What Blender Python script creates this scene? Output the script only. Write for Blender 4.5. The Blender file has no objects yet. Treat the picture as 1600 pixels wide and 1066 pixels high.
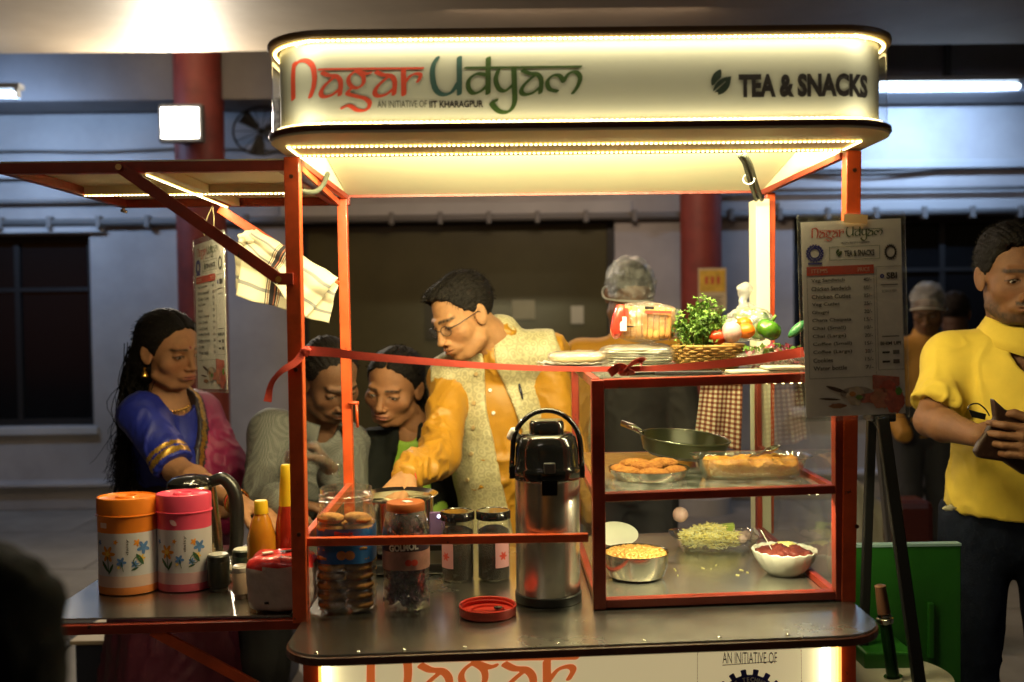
import bpy, math, random
import numpy as np
from mathutils import Vector, Matrix

random.seed(7)
rng = np.random.default_rng(11)
PI = math.pi
scene = bpy.context.scene
COL = scene.collection

# ------------------------------------------------------------------ camera
CAM = Vector((-0.1361, -1.8826, 1.40))
YAW, PITCH, ROLL, FPX = -0.0102, -0.0275, -0.0127, 1560.0
_r0 = Vector((math.cos(YAW), math.sin(YAW), 0))
_h0 = Vector((-math.sin(YAW), math.cos(YAW), 0))
_fw = _h0 * math.cos(PITCH) + Vector((0, 0, 1)) * math.sin(PITCH)
_up = -_h0 * math.sin(PITCH) + Vector((0, 0, 1)) * math.cos(PITCH)
# image axes after roll
RIGHT = _r0 * math.cos(ROLL) + _up * math.sin(ROLL)
UPV = _up * math.cos(ROLL) - _r0 * math.sin(ROLL)


def ray(px, py):
    """direction of a photograph pixel (1600 x 1066) through the lens"""
    a, b = px - 800.0, py - 533.0
    c, s = math.cos(-ROLL), math.sin(-ROLL)
    u, v = c * a - s * b, s * a + c * b
    return _fw * FPX + _r0 * u - _up * v


def at(px, py, Y):
    d = ray(px, py)
    return CAM + d * ((Y - CAM.y) / d.y)


def on(px, py, z):
    d = ray(px, py)
    return CAM + d * ((z - CAM.z) / d.z)


cd = bpy.data.cameras.new('camera')
cam = bpy.data.objects.new('camera', cd)
COL.objects.link(cam)
# roll: image v' = s*u + c*v  -> camera axes
cR = RIGHT
cU = UPV
cB = -_fw
cam.matrix_world = Matrix(((cR.x, cU.x, cB.x, CAM.x), (cR.y, cU.y, cB.y, CAM.y), (cR.z, cU.z, cB.z, CAM.z), (0, 0, 0, 1)))
cd.sensor_width = 36.0
cd.lens = FPX / 1600 * 36.0
cd.clip_start = 0.05
cd.clip_end = 200
cd.dof.use_dof = True
cd.dof.focus_distance = 2.15
cd.dof.aperture_fstop = 2.8
scene.camera = cam

# ------------------------------------------------------------------ world: late evening
world = bpy.data.worlds.new('World')
scene.world = world
world.use_nodes = True
wn = world.node_tree
sky = wn.nodes.new('ShaderNodeTexSky')
sky.sky_type = 'NISHITA'
sky.sun_disc = False
sky.sun_elevation = math.radians(1.0)
sky.sun_rotation = math.radians(200)
wn.links.new(sky.outputs[0], wn.nodes['Background'].inputs[0])
wn.nodes['Background'].inputs[1].default_value = 0.012

scene.view_settings.view_transform = 'Standard'
scene.view_settings.look = 'None'
scene.view_settings.gamma = 1
scene.view_settings.exposure = 0.0
scene.view_settings.use_curve_mapping = False
scene.cycles.use_denoising = True
scene.cycles.max_bounces = 10
scene.cycles.transparent_max_bounces = 24
scene.cycles.sample_clamp_indirect = 4.0
scene.cycles.caustics_reflective = False
scene.cycles.caustics_refractive = False


def area_light(name, loc, direction, sx, sy, power, color, spread=180):
    ld = bpy.data.lights.new(name, 'AREA')
    ld.shape = 'RECTANGLE'
    ld.size, ld.size_y = sx, sy
    ld.energy = power
    ld.color = color
    ld.spread = math.radians(spread)
    o = bpy.data.objects.new(name, ld)
    COL.objects.link(o)
    d = Vector(direction).normalized()
    # local X along the longest wanted axis: keep world X unless direction is parallel
    z = -d
    x = Vector((1, 0, 0)) if abs(d.x) < 0.9 else Vector((0, 1, 0))
    x = (x - z * x.dot(z)).normalized()
    y = z.cross(x)
    o.matrix_world = Matrix(((x.x, y.x, z.x, loc[0]), (x.y, y.y, z.y, loc[1]), (x.z, y.z, z.z, loc[2]), (0, 0, 0, 1)))
    return o


# ------------------------------------------------------------------ object helpers
ORG = {}


def thing(name, label, cat, loc=(0, 0, 0), group=None):
    o = bpy.data.objects.new(name, None)
    COL.objects.link(o)
    o.empty_display_size = 0.05
    o.location = loc
    o['label'] = label
    o['category'] = cat
    if group:
        o['group'] = group
    ORG[o.name] = Vector(loc)
    return o


def tag(o, label=None, cat=None, group=None, kind=None):
    if label: o['label'] = label
    if cat: o['category'] = cat
    if group: o['group'] = group
    if kind: o['kind'] = kind
    return o


def origin_of(o):
    return ORG.get(o.name, Vector((0, 0, 0))) if o is not None else Vector((0, 0, 0))


def link_mesh(name, verts, faces, mats, parent=None, smooth=False, fmat=None, bevel=0, own=False):
    """verts in world space; own=True puts the object's origin at its base centre"""
    me = bpy.data.meshes.new(name)
    V = np.asarray(verts, dtype=np.float64).reshape(-1, 3)
    po = origin_of(parent)
    base = po.copy()
    if own or parent is None:
        lo, hi = V.min(0), V.max(0)
        if own:
            base = Vector(((lo[0] + hi[0]) / 2, (lo[1] + hi[1]) / 2, lo[2]))
    L = V - np.array(base)
    me.from_pydata(L.tolist() if len(L) < 200000 else L.tolist(), [], faces if isinstance(faces, list) else faces.tolist())
    if not isinstance(mats, (list, tuple)):
        mats = [mats]
    for m in mats:
        me.materials.append(m)
    if fmat is not None:
        me.polygons.foreach_set('material_index', np.asarray(fmat, dtype=np.int32))
    if smooth is True:
        me.polygons.foreach_set('use_smooth', np.ones(len(me.polygons), dtype=bool))
    elif isinstance(smooth, (int, float)) and smooth is not False:
        me.polygons.foreach_set('use_smooth', np.ones(len(me.polygons), dtype=bool))
        try:
            me.set_sharp_from_angle(angle=math.radians(smooth))
        except Exception:
            pass
    me.update()
    o = bpy.data.objects.new(name, me)
    COL.objects.link(o)
    ORG[o.name] = base
    if parent is not None:
        o.parent = parent
        o.location = base - po
    else:
        o.location = base
    if bevel:
        b = o.modifiers.new('bevel', 'BEVEL')
        b.width = bevel
        b.segments = 2
        b.limit_method = 'ANGLE'
        b.angle_limit = math.radians(40)
    return o


def dup(root, loc, label=None, group=None, rotz=None):
    r = root.copy()
    COL.objects.link(r)
    r.location = loc
    if rotz is not None:
        r.rotation_euler = (0, 0, rotz)
    if label: r['label'] = label
    if group: r['group'] = group
    ORG[r.name] = Vector(loc)
    for ch in list(root.children):
        c = ch.copy()
        COL.objects.link(c)
        c.parent = r
        for g in ch.children:
            d = g.copy()
            COL.objects.link(d)
            d.parent = c
    return r


class MB:
    def __init__(s):
        s.v = []; s.f = []; s.m = []

    def add(s, verts, faces, mi=0):
        n = len(s.v)
        s.v.extend([tuple(p) for p in verts])
        s.f.extend([tuple(i + n for i in f) for f in faces])
        s.m.extend([mi] * len(faces))
        return s

    def box(s, c, size, R=None, mi=0):
        x, y, z = size[0] / 2, size[1] / 2, size[2] / 2
        vs = [Vector((a * x, b * y, d * z)) for d in (-1, 1) for b in (-1, 1) for a in (-1, 1)]
        if R is not None:
            vs = [R @ v for v in vs]
        c = Vector(c)
        s.add([v + c for v in vs], [(0, 2, 3, 1), (4, 5, 7, 6), (0, 1, 5, 4), (1, 3, 7, 5), (3, 2, 6, 7), (2, 0, 4, 6)], mi)
        return s

    def box2(s, x0, x1, y0, y1, z0, z1, mi=0):
        return s.box(((x0 + x1) / 2, (y0 + y1) / 2, (z0 + z1) / 2), (abs(x1 - x0), abs(y1 - y0), abs(z1 - z0)), None, mi)

    def bar(s, a, b, w, h=None, up=(0, 1, 0), mi=0):
        """box from a to b; w along 'side', h along 'up'"""
        h = h or w
        a, b = Vector(a), Vector(b)
        d = (b - a)
        L = d.length
        z = d / L
        u = Vector(up)
        u = (u - z * u.dot(z)).normalized()
        x = u.cross(z)
        R = Matrix(((x.x, u.x, z.x), (x.y, u.y, z.y), (x.z, u.z, z.z)))
        return s.box((a + b) / 2, (w, h, L), R, mi)

    def tube(s, pts, r, n=8, mi=0, cap=True, closed=False):
        pts = [Vector(p) for p in pts]
        rs = r if isinstance(r, (list, tuple)) else [r] * len(pts)
        N = len(pts)
        rings = []
        prev = None
        for i, p in enumerate(pts):
            if closed:
                t = pts[(i + 1) % N] - pts[i - 1]
            else:
                t = pts[min(i + 1, N - 1)] - pts[max(i - 1, 0)]
            t.normalize()
            if prev is None:
                u = Vector((0, 0, 1)) if abs(t.z) < 0.9 else Vector((1, 0, 0))
            else:
                u = prev
            u = (u - t * u.dot(t)).normalized()
            prev = u
            w = t.cross(u)
            rings.append([p + (u * math.cos(2 * PI * k / n) + w * math.sin(2 * PI * k / n)) * rs[i] for k in range(n)])
        vs = [v for rg in rings for v in rg]
        fs = []
        M = N if closed else N - 1
        for i in range(M):
            j = (i + 1) % N
            for k in range(n):
                k2 = (k + 1) % n
                fs.append((i * n + k, i * n + k2, j * n + k2, j * n + k))
        if cap and not closed:
            fs.append(tuple(range(n))[::-1])
            fs.append(tuple((N - 1) * n + k for k in range(n)))
        return s.add(vs, fs, mi)

    def lathe(s, prof, c=(0, 0, 0), n=40, sx=1, sy=1, mi=0, sq=0.0, R=None):
        """prof: list of (r, z). sq>0 squares the section (superellipse)"""
        vs = []; fs = []
        c = Vector(c)
        for (r, z) in prof:
            for k in range(n):
                a = 2 * PI * k / n
                ca, sa = math.cos(a), math.sin(a)
                if sq:
                    e = 2 + sq * 4
                    q = (abs(ca) ** e + abs(sa) ** e) ** (-1 / e)
                else:
                    q = 1
                p = Vector((r * q * ca * sx, r * q * sa * sy, z))
                if R is not None:
                    p = R @ p
                vs.append(c + p)
        for i in range(len(prof) - 1):
            for k in range(n):
                k2 = (k + 1) % n
                fs.append((i * n + k, i * n + k2, (i + 1) * n + k2, (i + 1) * n + k))
        if prof[0][0] > 1e-6:
            fs.append(tuple(range(n))[::-1])
        if prof[-1][0] > 1e-6:
            b = (len(prof) - 1) * n
            fs.append(tuple(b + k for k in range(n)))
        return s.add(vs, fs, mi)

    def shell(s, prof, c=(0, 0, 0), n=40, sx=1, sy=1, mi=0, sq=0.0, R=None):
        """open profile without end caps"""
        k0 = len(s.f)
        s.lathe(prof, c, n, sx, sy, mi, sq, R)
        keep = []; km = []
        for f, m in zip(s.f[k0:], s.m[k0:]):
            if len(f) == 4 or n == 4:
                keep.append(f); km.append(m)
        s.f[k0:] = keep
        s.m[k0:] = km
        return s

    def prism(s, outline, z0, z1, mi=0):
        n = len(outline)
        vs = [(x, y, z0(x) if callable(z0) else z0) for x, y in outline] + [(x, y, z1(x) if callable(z1) else z1) for x, y in outline]
        fs = [tuple(range(n))[::-1], tuple(range(n, 2 * n))]
        for k in range(n):
            k2 = (k + 1) % n
            fs.append((k, k2, n + k2, n + k))
        return s.add(vs, fs, mi)

    def quad(s, a, b, c, d, mi=0):
        return s.add([a, b, c, d], [(0, 1, 2, 3)], mi)

    def build(s, name, mat, parent=None, smooth=False, bevel=0, own=False):
        return link_mesh(name, s.v, s.f, mat, parent, smooth, s.m if isinstance(mat, (list, tuple)) else None, bevel, own)


# ------------------------------------------------------------------ materials
MC = {}


def _mat(name):
    m = bpy.data.materials.new(name)
    m.use_nodes = True
    nt = m.node_tree
    return m, nt, nt.nodes, nt.links, nt.nodes['Principled BSDF']


def mat(name, col, rough=0.5, metal=0.0, var=0.0, vscale=6.0, bump=0.0, bscale=40.0, spec=0.5, emit=None, estr=0.0,
        coat=0.0, trans=0.0, sheen=0.0, stretch=(1, 1, 1), rvar=0.0, col2=None, sss=0.0, vcol=None, alpha=None, detail=6):
    if name in MC:
        return MC[name]
    m, nt, N, L, b = _mat(name)
    b.inputs['Base Color'].default_value = (*col, 1)
    b.inputs['Roughness'].default_value = rough
    b.inputs['Metallic'].default_value = metal
    b.inputs['Specular IOR Level'].default_value = spec
    b.inputs['Coat Weight'].default_value = coat
    b.inputs['Transmission Weight'].default_value = trans
    b.inputs['Sheen Weight'].default_value = sheen
    if sss:
        b.inputs['Subsurface Weight'].default_value = sss
        b.inputs['Subsurface Radius'].default_value = (0.012, 0.005, 0.003)
        b.inputs['Subsurface Scale'].default_value = 1.0
    if alpha is not None:
        b.inputs['Alpha'].default_value = alpha
    tc = N.new('ShaderNodeTexCoord')
    mp = N.new('ShaderNodeMapping')
    mp.inputs['Scale'].default_value = stretch
    L.new(tc.outputs['Object'], mp.inputs[0])
    src = None
    if vcol:
        at_ = N.new('ShaderNodeAttribute')
        at_.attribute_name = vcol
        src = at_.outputs['Color']
        L.new(src, b.inputs['Base Color'])
    if var or col2:
        nz = N.new('ShaderNodeTexNoise')
        nz.inputs['Scale'].default_value = vscale
        nz.inputs['Detail'].default_value = detail
        nz.inputs['Roughness'].default_value = 0.6
        L.new(mp.outputs[0], nz.inputs['Vector'])
        rp = N.new('ShaderNodeValToRGB')
        if col2:
            a, c = col, col2
        else:
            a = tuple(max(0, x * (1 - var)) for x in col)
            c = tuple(min(1, x * (1 + var)) for x in col)
        rp.color_ramp.elements[0].position = 0.32
        rp.color_ramp.elements[1].position = 0.68
        rp.color_ramp.elements[0].color = (*a, 1)
        rp.color_ramp.elements[1].color = (*c, 1)
        L.new(nz.outputs['Fac'], rp.inputs[0])
        if vcol:
            mx = N.new('ShaderNodeMix'); mx.data_type = 'RGBA'; mx.blend_type = 'MULTIPLY'
            mx.inputs[0].default_value = 1
            rp.color_ramp.elements[0].color = (1 - var, 1 - var, 1 - var, 1)
            rp.color_ramp.elements[1].color = (1, 1, 1, 1)
            L.new(src, mx.inputs[6]); L.new(rp.outputs[0], mx.inputs[7])
            L.new(mx.outputs[2], b.inputs['Base Color'])
        else:
            L.new(rp.outputs[0], b.inputs['Base Color'])
        if rvar:
            mr = N.new('ShaderNodeMapRange')
            mr.inputs['To Min'].default_value = max(0.02, rough - rvar)
            mr.inputs['To Max'].default_value = rough + rvar
            L.new(nz.outputs['Fac'], mr.inputs['Value'])
            L.new(mr.outputs[0], b.inputs['Roughness'])
    if bump:
        nb = N.new('ShaderNodeTexNoise')
        nb.inputs['Scale'].default_value = bscale
        nb.inputs['Detail'].default_value = 4
        L.new(mp.outputs[0], nb.inputs['Vector'])
        bp = N.new('ShaderNodeBump')
        bp.inputs['Strength'].default_value = bump
        bp.inputs['Distance'].default_value = 0.01
        L.new(nb.outputs['Fac'], bp.inputs['Height'])
        L.new(bp.outputs[0], b.inputs['Normal'])
    if emit:
        b.inputs['Emission Color'].default_value = (*emit, 1)
        b.inputs['Emission Strength'].default_value = estr
        if estr and name.startswith('led'):
            m.cycles.emission_sampling = 'NONE'
    MC[name] = m
    return m


def clear_mat(name, tint=(1, 1, 1), edge=0.55, rough=0.03, dirt=0.03, dirtcol=(0.6, 0.6, 0.55), base=0.035, bump=0.0, bscale=30, dscale=30):
    """thin clear sheet: light passes straight through, reflections grow towards grazing angles, a little dirt on it"""
    if name in MC:
        return MC[name]
    m = bpy.data.materials.new(name)
    m.use_nodes = True
    nt = m.node_tree; N = nt.nodes; L = nt.links
    N.remove(N['Principled BSDF'])
    out = N['Material Output']
    tr = N.new('ShaderNodeBsdfTransparent'); tr.inputs[0].default_value = (*tint, 1)
    gl = N.new('ShaderNodeBsdfGlossy'); gl.inputs['Roughness'].default_value = rough
    gl.inputs[0].default_value = (1, 1, 1, 1)
    df = N.new('ShaderNodeBsdfDiffuse'); df.inputs[0].default_value = (*dirtcol, 1)
    lw = N.new('ShaderNodeLayerWeight'); lw.inputs[0].default_value = 0.5
    pw = N.new('ShaderNodeMath'); pw.operation = 'POWER'; pw.inputs[1].default_value = 3.0
    L.new(lw.outputs['Facing'], pw.inputs[0])
    ma = N.new('ShaderNodeMath'); ma.operation = 'MULTIPLY_ADD'; ma.inputs[1].default_value = edge; ma.inputs[2].default_value = base
    ma.use_clamp = True
    L.new(pw.outputs[0], ma.inputs[0])
    m1 = N.new('ShaderNodeMixShader')
    L.new(ma.outputs[0], m1.inputs[0]); L.new(tr.outputs[0], m1.inputs[1]); L.new(gl.outputs[0], m1.inputs[2])
    m2 = N.new('ShaderNodeMixShader')
    tc = N.new('ShaderNodeTexCoord')
    nz = N.new('ShaderNodeTexNoise'); nz.inputs['Scale'].default_value = dscale; nz.inputs['Detail'].default_value = 8
    L.new(tc.outputs['Object'], nz.inputs['Vector'])
    mr = N.new('ShaderNodeMapRange'); mr.inputs['From Min'].default_value = 0.4; mr.inputs['From Max'].default_value = 0.8
    mr.inputs['To Min'].default_value = dirt * 0.4; mr.inputs['To Max'].default_value = dirt * 3
    L.new(nz.outputs['Fac'], mr.inputs['Value'])
    L.new(mr.outputs[0], m2.inputs[0]); L.new(m1.outputs[0], m2.inputs[1]); L.new(df.outputs[0], m2.inputs[2])
    if bump:
        nb = N.new('ShaderNodeTexNoise'); nb.inputs['Scale'].default_value = bscale; nb.inputs['Detail'].default_value = 5
        nb.inputs['Distortion'].default_value = 1.5
        L.new(tc.outputs['Object'], nb.inputs['Vector'])
        bp = N.new('ShaderNodeBump'); bp.inputs['Strength'].default_value = bump; bp.inputs['Distance'].default_value = 0.02
        L.new(nb.outputs['Fac'], bp.inputs['Height'])
        L.new(bp.outputs[0], gl.inputs['Normal']); L.new(bp.outputs[0], lw.inputs['Normal'])
    L.new(m2.outputs[0], out.inputs[0])
    MC[name] = m
    return m


# ------------------------------------------------------------------ flat print: marching-squares fill of a 2D field
def fill2d(sdf, x0, x1, y0, y1, h):
    nx = int(math.ceil((x1 - x0) / h)) + 1
    ny = int(math.ceil((y1 - y0) / h)) + 1
    X, Y = np.meshgrid(x0 + np.arange(nx) * h, y0 + np.arange(ny) * h, indexing='ij')
    D = sdf(X, Y)
    I = D < 0
    full = I[:-1, :-1] & I[1:, :-1] & I[:-1, 1:] & I[1:, 1:]
    anyi = I[:-1, :-1] | I[1:, :-1] | I[:-1, 1:] | I[1:, 1:]
    V = []; F = []
    for j in range(ny - 1):
        row = full[:, j]
        i = 0
        while i < nx - 1:
            if row[i]:
                k = i
                while k < nx - 1 and row[k] and k - i < 8:
                    k += 1
                n = len(V)
                xa, xb = x0 + i * h, x0 + k * h
                ya, yb = y0 + j * h, y0 + (j + 1) * h
                V += [(xa, ya), (xb, ya), (xb, yb), (xa, yb)]
                F.append((n, n + 1, n + 2, n + 3))
                i = k
            else:
                i += 1
    for i, j in zip(*np.nonzero(anyi & ~full)):
        cs = [(i, j), (i + 1, j), (i + 1, j + 1), (i, j + 1)]
        poly = []
        for a in range(4):
            p, q = cs[a], cs[(a + 1) % 4]
            dp, dq = D[p], D[q]
            if dp < 0:
                poly.append((x0 + p[0] * h, y0 + p[1] * h))
            if (dp < 0) != (dq < 0):
                t = dp / (dp - dq)
                poly.append((x0 + (p[0] + (q[0] - p[0]) * t) * h, y0 + (p[1] + (q[1] - p[1]) * t) * h))
        if len(poly) >= 3:
            n = len(V)
            V += poly
            F.append(tuple(range(n, n + len(poly))))
    return V, F


def put2d(VF, fn, name, m, parent):
    V, F = VF
    if not F:
        return None
    return link_mesh(name, [fn(x, y) for x, y in V], F, m, parent)


def plane_fn(o, r, u, n=None, off=0.0):
    o, r, u = Vector(o), Vector(r).normalized(), Vector(u).normalized()
    nn = r.cross(u)
    return lambda x, y: o + r * x + u * y + nn * off


def seg_d(X, Y, a, b):
    ax, ay = a; bx, by = b
    dx, dy = bx - ax, by - ay
    L = dx * dx + dy * dy + 1e-12
    t = np.clip(((X - ax) * dx + (Y - ay) * dy) / L, 0, 1)
    return np.hypot(X - ax - t * dx, Y - ay - t * dy)


def crom(pts, n=6):
    """Catmull-Rom through 2D/3D points"""
    P = [np.array(p, float) for p in pts]
    P = [2 * P[0] - P[1]] + P + [2 * P[-1] - P[-2]]
    out = []
    for i in range(1, len(P) - 2):
        for k in range(n):
            t = k / n
            a, b, c, d = P[i - 1], P[i], P[i + 1], P[i + 2]
            out.append(0.5 * ((2 * b) + (-a + c) * t + (2 * a - 5 * b + 4 * c - d) * t * t + (-a + 3 * b - 3 * c + d) * t ** 3))
    out.append(P[-2])
    return out


def nib_field(strokes, a, b, th):
    """calligraphic strokes: nib ellipse half-axes a,b at angle th (image coords, y down)"""
    ct, st = math.cos(th), math.sin(th)
    segs = []
    for s in strokes:
        w = 1.0
        if isinstance(s, tuple):
            s, w = s
        pts = crom(s) if len(s) > 2 else [np.array(p, float) for p in s]
        segs.append((pts, w))

    def f(X, Y):
        D = np.full(X.shape, 1e9)
        U = (X * ct + Y * st) / a
        V = (-X * st + Y * ct) / b
        for pts, w in segs:
            q = [((p[0] * ct + p[1] * st) / a, (-p[0] * st + p[1] * ct) / b) for p in pts]
            for i in range(len(q) - 1):
                D = np.minimum(D, seg_d(U, V, q[i], q[i + 1]) - w)
        return D
    return f


def text2mesh(s, size=1.0, sx=1.0, bold=0.0, align='LEFT', shear=0.0):
    """built-in font as flat polygons in XY; returns verts2d, faces, width"""
    cu = bpy.data.curves.new('t', 'FONT')
    cu.body = s
    cu.size = size
    cu.offset = bold
    cu.shear = shear
    cu.resolution_u = 3
    cu.align_x = 'LEFT'
    o = bpy.data.objects.new('t', cu)
    COL.objects.link(o)
    dg = bpy.context.evaluated_depsgraph_get()
    me = bpy.data.meshes.new_from_object(o.evaluated_get(dg))
    V = [(v.co.x * sx, v.co.y) for v in me.vertices]
    F = [tuple(p.vertices) for p in me.polygons]
    bpy.data.objects.remove(o)
    bpy.data.curves.remove(cu)
    bpy.data.meshes.remove(me)
    if not V:
        return [], [], 0
    x0 = min(v[0] for v in V); x1 = max(v[0] for v in V)
    sh = {'LEFT': -x0, 'CENTER': -(x0 + x1) / 2, 'RIGHT': -x1}[align]
    return [(x + sh, y) for x, y in V], F, x1 - x0


def text_fit(s, w, h, bold=0.0):
    """text scaled to fill a w x h box, origin lower-left"""
    V, F, W = text2mesh(s, 1.0, 1.0, bold)
    y0 = min(v[1] for v in V); y1 = max(v[1] for v in V)
    return [(x / W * w, (y - y0) / (y1 - y0) * h) for x, y in V], F


# ------------------------------------------------------------------ 3D fields and surface nets
def hash3(ix, iy, iz, seed=0):
    h = (ix * 374761393 + iy * 668265263 + iz * 2147483647 + seed * 974711) & 0xffffffff
    h = ((h ^ (h >> 13)) * 1274126177) & 0xffffffff
    return ((h ^ (h >> 16)) & 0xffff) / 65535.0


def vnoise(P, seed=0):
    P = np.asarray(P, float)
    I = np.floor(P).astype(np.int64)
    f = P - I
    f = f * f * (3 - 2 * f)
    r = 0
    for a in (0, 1):
        for b in (0, 1):
            for c in (0, 1):
                w = (f[:, 0] if a else 1 - f[:, 0]) * (f[:, 1] if b else 1 - f[:, 1]) * (f[:, 2] if c else 1 - f[:, 2])
                r = r + w * hash3(I[:, 0] + a, I[:, 1] + b, I[:, 2] + c, seed)
    return r * 2 - 1


class Field:
    """smooth union of primitives on a grid"""
    def __init__(s, lo, hi, h):
        s.lo = np.array(lo, float); s.h = h
        s.n = np.ceil((np.array(hi, float) - s.lo) / h).astype(int) + 1
        s.D = np.full(tuple(s.n), 0.05)

    def sub(s, lo, hi, pad):
        a = np.clip(np.floor((np.array(lo) - pad - s.lo) / s.h).astype(int), 0, s.n)
        b = np.clip(np.ceil((np.array(hi) + pad - s.lo) / s.h).astype(int) + 1, 0, s.n)
        if np.any(b - a < 1):
            return None
        sl = tuple(slice(a[i], b[i]) for i in range(3))
        ax = [s.lo[i] + np.arange(a[i], b[i]) * s.h for i in range(3)]
        return sl, ax[0][:, None, None], ax[1][None, :, None], ax[2][None, None, :]

    def comb(s, sl, d, k, op):
        A = s.D[sl]
        if op == 'u':
            if k > 0:
                hh = np.clip(0.5 + 0.5 * (A - d) / k, 0, 1)
                s.D[sl] = A * (1 - hh) + d * hh - k * hh * (1 - hh)
            else:
                s.D[sl] = np.minimum(A, d)
        elif op == 's':
            if k > 0:
                hh = np.clip(0.5 - 0.5 * (A + d) / k, 0, 1)
                s.D[sl] = A * (1 - hh) - d * hh + k * hh * (1 - hh)
            else:
                s.D[sl] = np.maximum(A, -d)

    def cone(s, a, b, ra, rb=None, k=0.01, op='u'):
        rb = ra if rb is None else rb
        a = np.array(a, float); b = np.array(b, float)
        R = max(ra, rb)
        g = s.sub(np.minimum(a, b) - R, np.maximum(a, b) + R, 0.05)
        if g is None: return s
        sl, X, Y, Z = g
        d = b - a
        L = float(d @ d) + 1e-12
        t = np.clip(((X - a[0]) * d[0] + (Y - a[1]) * d[1] + (Z - a[2]) * d[2]) / L, 0, 1)
        D = np.sqrt((X - a[0] - t * d[0]) ** 2 + (Y - a[1] - t * d[1]) ** 2 + (Z - a[2] - t * d[2]) ** 2) - (ra + (rb - ra) * t)
        s.comb(sl, D, k, op)
        return s

    def ell(s, c, r, R=None, k=0.01, op='u'):
        """ellipsoid; R 3x3 whose columns are the ellipsoid axes"""
        c = np.array(c, float); r = np.array(r, float)
        m = r.max() if R is not None else r
        g = s.sub(c - m, c + m, 0.05)
        if g is None: return s
        sl, X, Y, Z = g
        X, Y, Z = X - c[0], Y - c[1], Z - c[2]
        if R is not None:
            R = np.array(R, float)
            X, Y, Z = (X * R[0, 0] + Y * R[1, 0] + Z * R[2, 0], X * R[0, 1] + Y * R[1, 1] + Z * R[2, 1], X * R[0, 2] + Y * R[1, 2] + Z * R[2, 2])
        k0 = np.sqrt((X / r[0]) ** 2 + (Y / r[1]) ** 2 + (Z / r[2]) ** 2)
        k1 = np.sqrt((X / r[0] ** 2) ** 2 + (Y / r[1] ** 2) ** 2 + (Z / r[2] ** 2) ** 2) + 1e-9
        s.comb(sl, k0 * (k0 - 1) / k1, k, op)
        return s

    def cut(s, fn):
        """fn(X,Y,Z) > 0 removes"""
        g = s.sub(s.lo, s.lo + s.n * s.h, 0)
        sl, X, Y, Z = g
        s.D[sl] = np.maximum(s.D[sl], fn(X, Y, Z))
        return s

    def mesh(s):
        D = s.D
        D = D.copy()
        D[0] = D[-1] = 0.05; D[:, 0] = D[:, -1] = 0.05; D[:, :, 0] = D[:, :, -1] = 0.05
        S = D < 0
        n = D.shape
        c = np.zeros((n[0] - 1, n[1] - 1, n[2] - 1), dtype=np.int8)
        for a in (0, 1):
            for b in (0, 1):
                for e in (0, 1):
                    c += S[a:n[0] - 1 + a, b:n[1] - 1 + b, e:n[2] - 1 + e]
        act = (c > 0) & (c < 8)
        idx = np.full(c.shape, -1, dtype=np.int64)
        cells = np.argwhere(act)
        idx[act] = np.arange(len(cells))
        acc = np.zeros((len(cells), 3)); cnt = np.zeros(len(cells))
        ci, cj, ck = cells.T
        cor = [(0, 0, 0), (1, 0, 0), (0, 1, 0), (1, 1, 0), (0, 0, 1), (1, 0, 1), (0, 1, 1), (1, 1, 1)]
        ed = [(0, 1), (2, 3), (4, 5), (6, 7), (0, 2), (1, 3), (4, 6), (5, 7), (0, 4), (1, 5), (2, 6), (3, 7)]
        vals = [D[ci + o[0], cj + o[1], ck + o[2]] for o in cor]
        for p, q in ed:
            vp, vq = vals[p], vals[q]
            x = (vp < 0) != (vq < 0)
            t = np.where(x, vp / np.where(x, vp - vq, 1), 0)
            P, Q = np.array(cor[p]), np.array(cor[q])
            acc += np.where(x[:, None], P + (Q - P) * t[:, None], 0)
            cnt += x
        V = (cells + acc / cnt[:, None]) * s.h + s.lo
        F = []
        for ax in range(3):
            o = [(0, 0, 0)] * 4
            if ax == 0: offs = [(0, -1, -1), (0, 0, -1), (0, 0, 0), (0, -1, 0)]
            elif ax == 1: offs = [(-1, 0, -1), (-1, 0, 0), (0, 0, 0), (0, 0, -1)]
            else: offs = [(-1, -1, 0), (0, -1, 0), (0, 0, 0), (-1, 0, 0)]
            A = S.take(range(0, n[ax] - 1), ax); B = S.take(range(1, n[ax]), ax)
            E = np.argwhere(A != B)
            sg = A[tuple(E.T)]
            qs = np.stack([idx[tuple((E + np.array(of)).T)] for of in offs], 1)
            qs[~sg] = qs[~sg][:, ::-1]
            F.append(qs)
        F = np.concatenate(F)
        return V, F


def vnormals(V, F):
    a, b, c, d = V[F[:, 0]], V[F[:, 1]], V[F[:, 2]], V[F[:, 3]]
    nf = np.cross(c - a, d - b)
    N = np.zeros_like(V)
    for k in range(4):
        for x in range(3):
            N[:, x] += np.bincount(F[:, k], nf[:, x], len(V))
    return N / (np.linalg.norm(N, axis=1)[:, None] + 1e-12)


def relax(V, F, it=1, lam=0.5):
    for _ in range(it):
        S = np.zeros_like(V); C = np.zeros(len(V))
        for k in range(4):
            j = F[:, (k + 1) % 4]; i = F[:, k]
            for x in range(3):
                S[:, x] += np.bincount(i, V[j, x], len(V)) + np.bincount(j, V[i, x], len(V))
            C += np.bincount(i, minlength=len(V)) + np.bincount(j, minlength=len(V))
        V = V + lam * (S / np.maximum(C, 1)[:, None] - V)
    return V


def set_col(o, cols, name='tint'):
    a = o.data.color_attributes.new(name, 'FLOAT_COLOR', 'POINT')
    c = np.ones((len(o.data.vertices), 4), dtype=np.float32)
    c[:, :3] = cols
    a.data.foreach_set('color', c.ravel())
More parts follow.
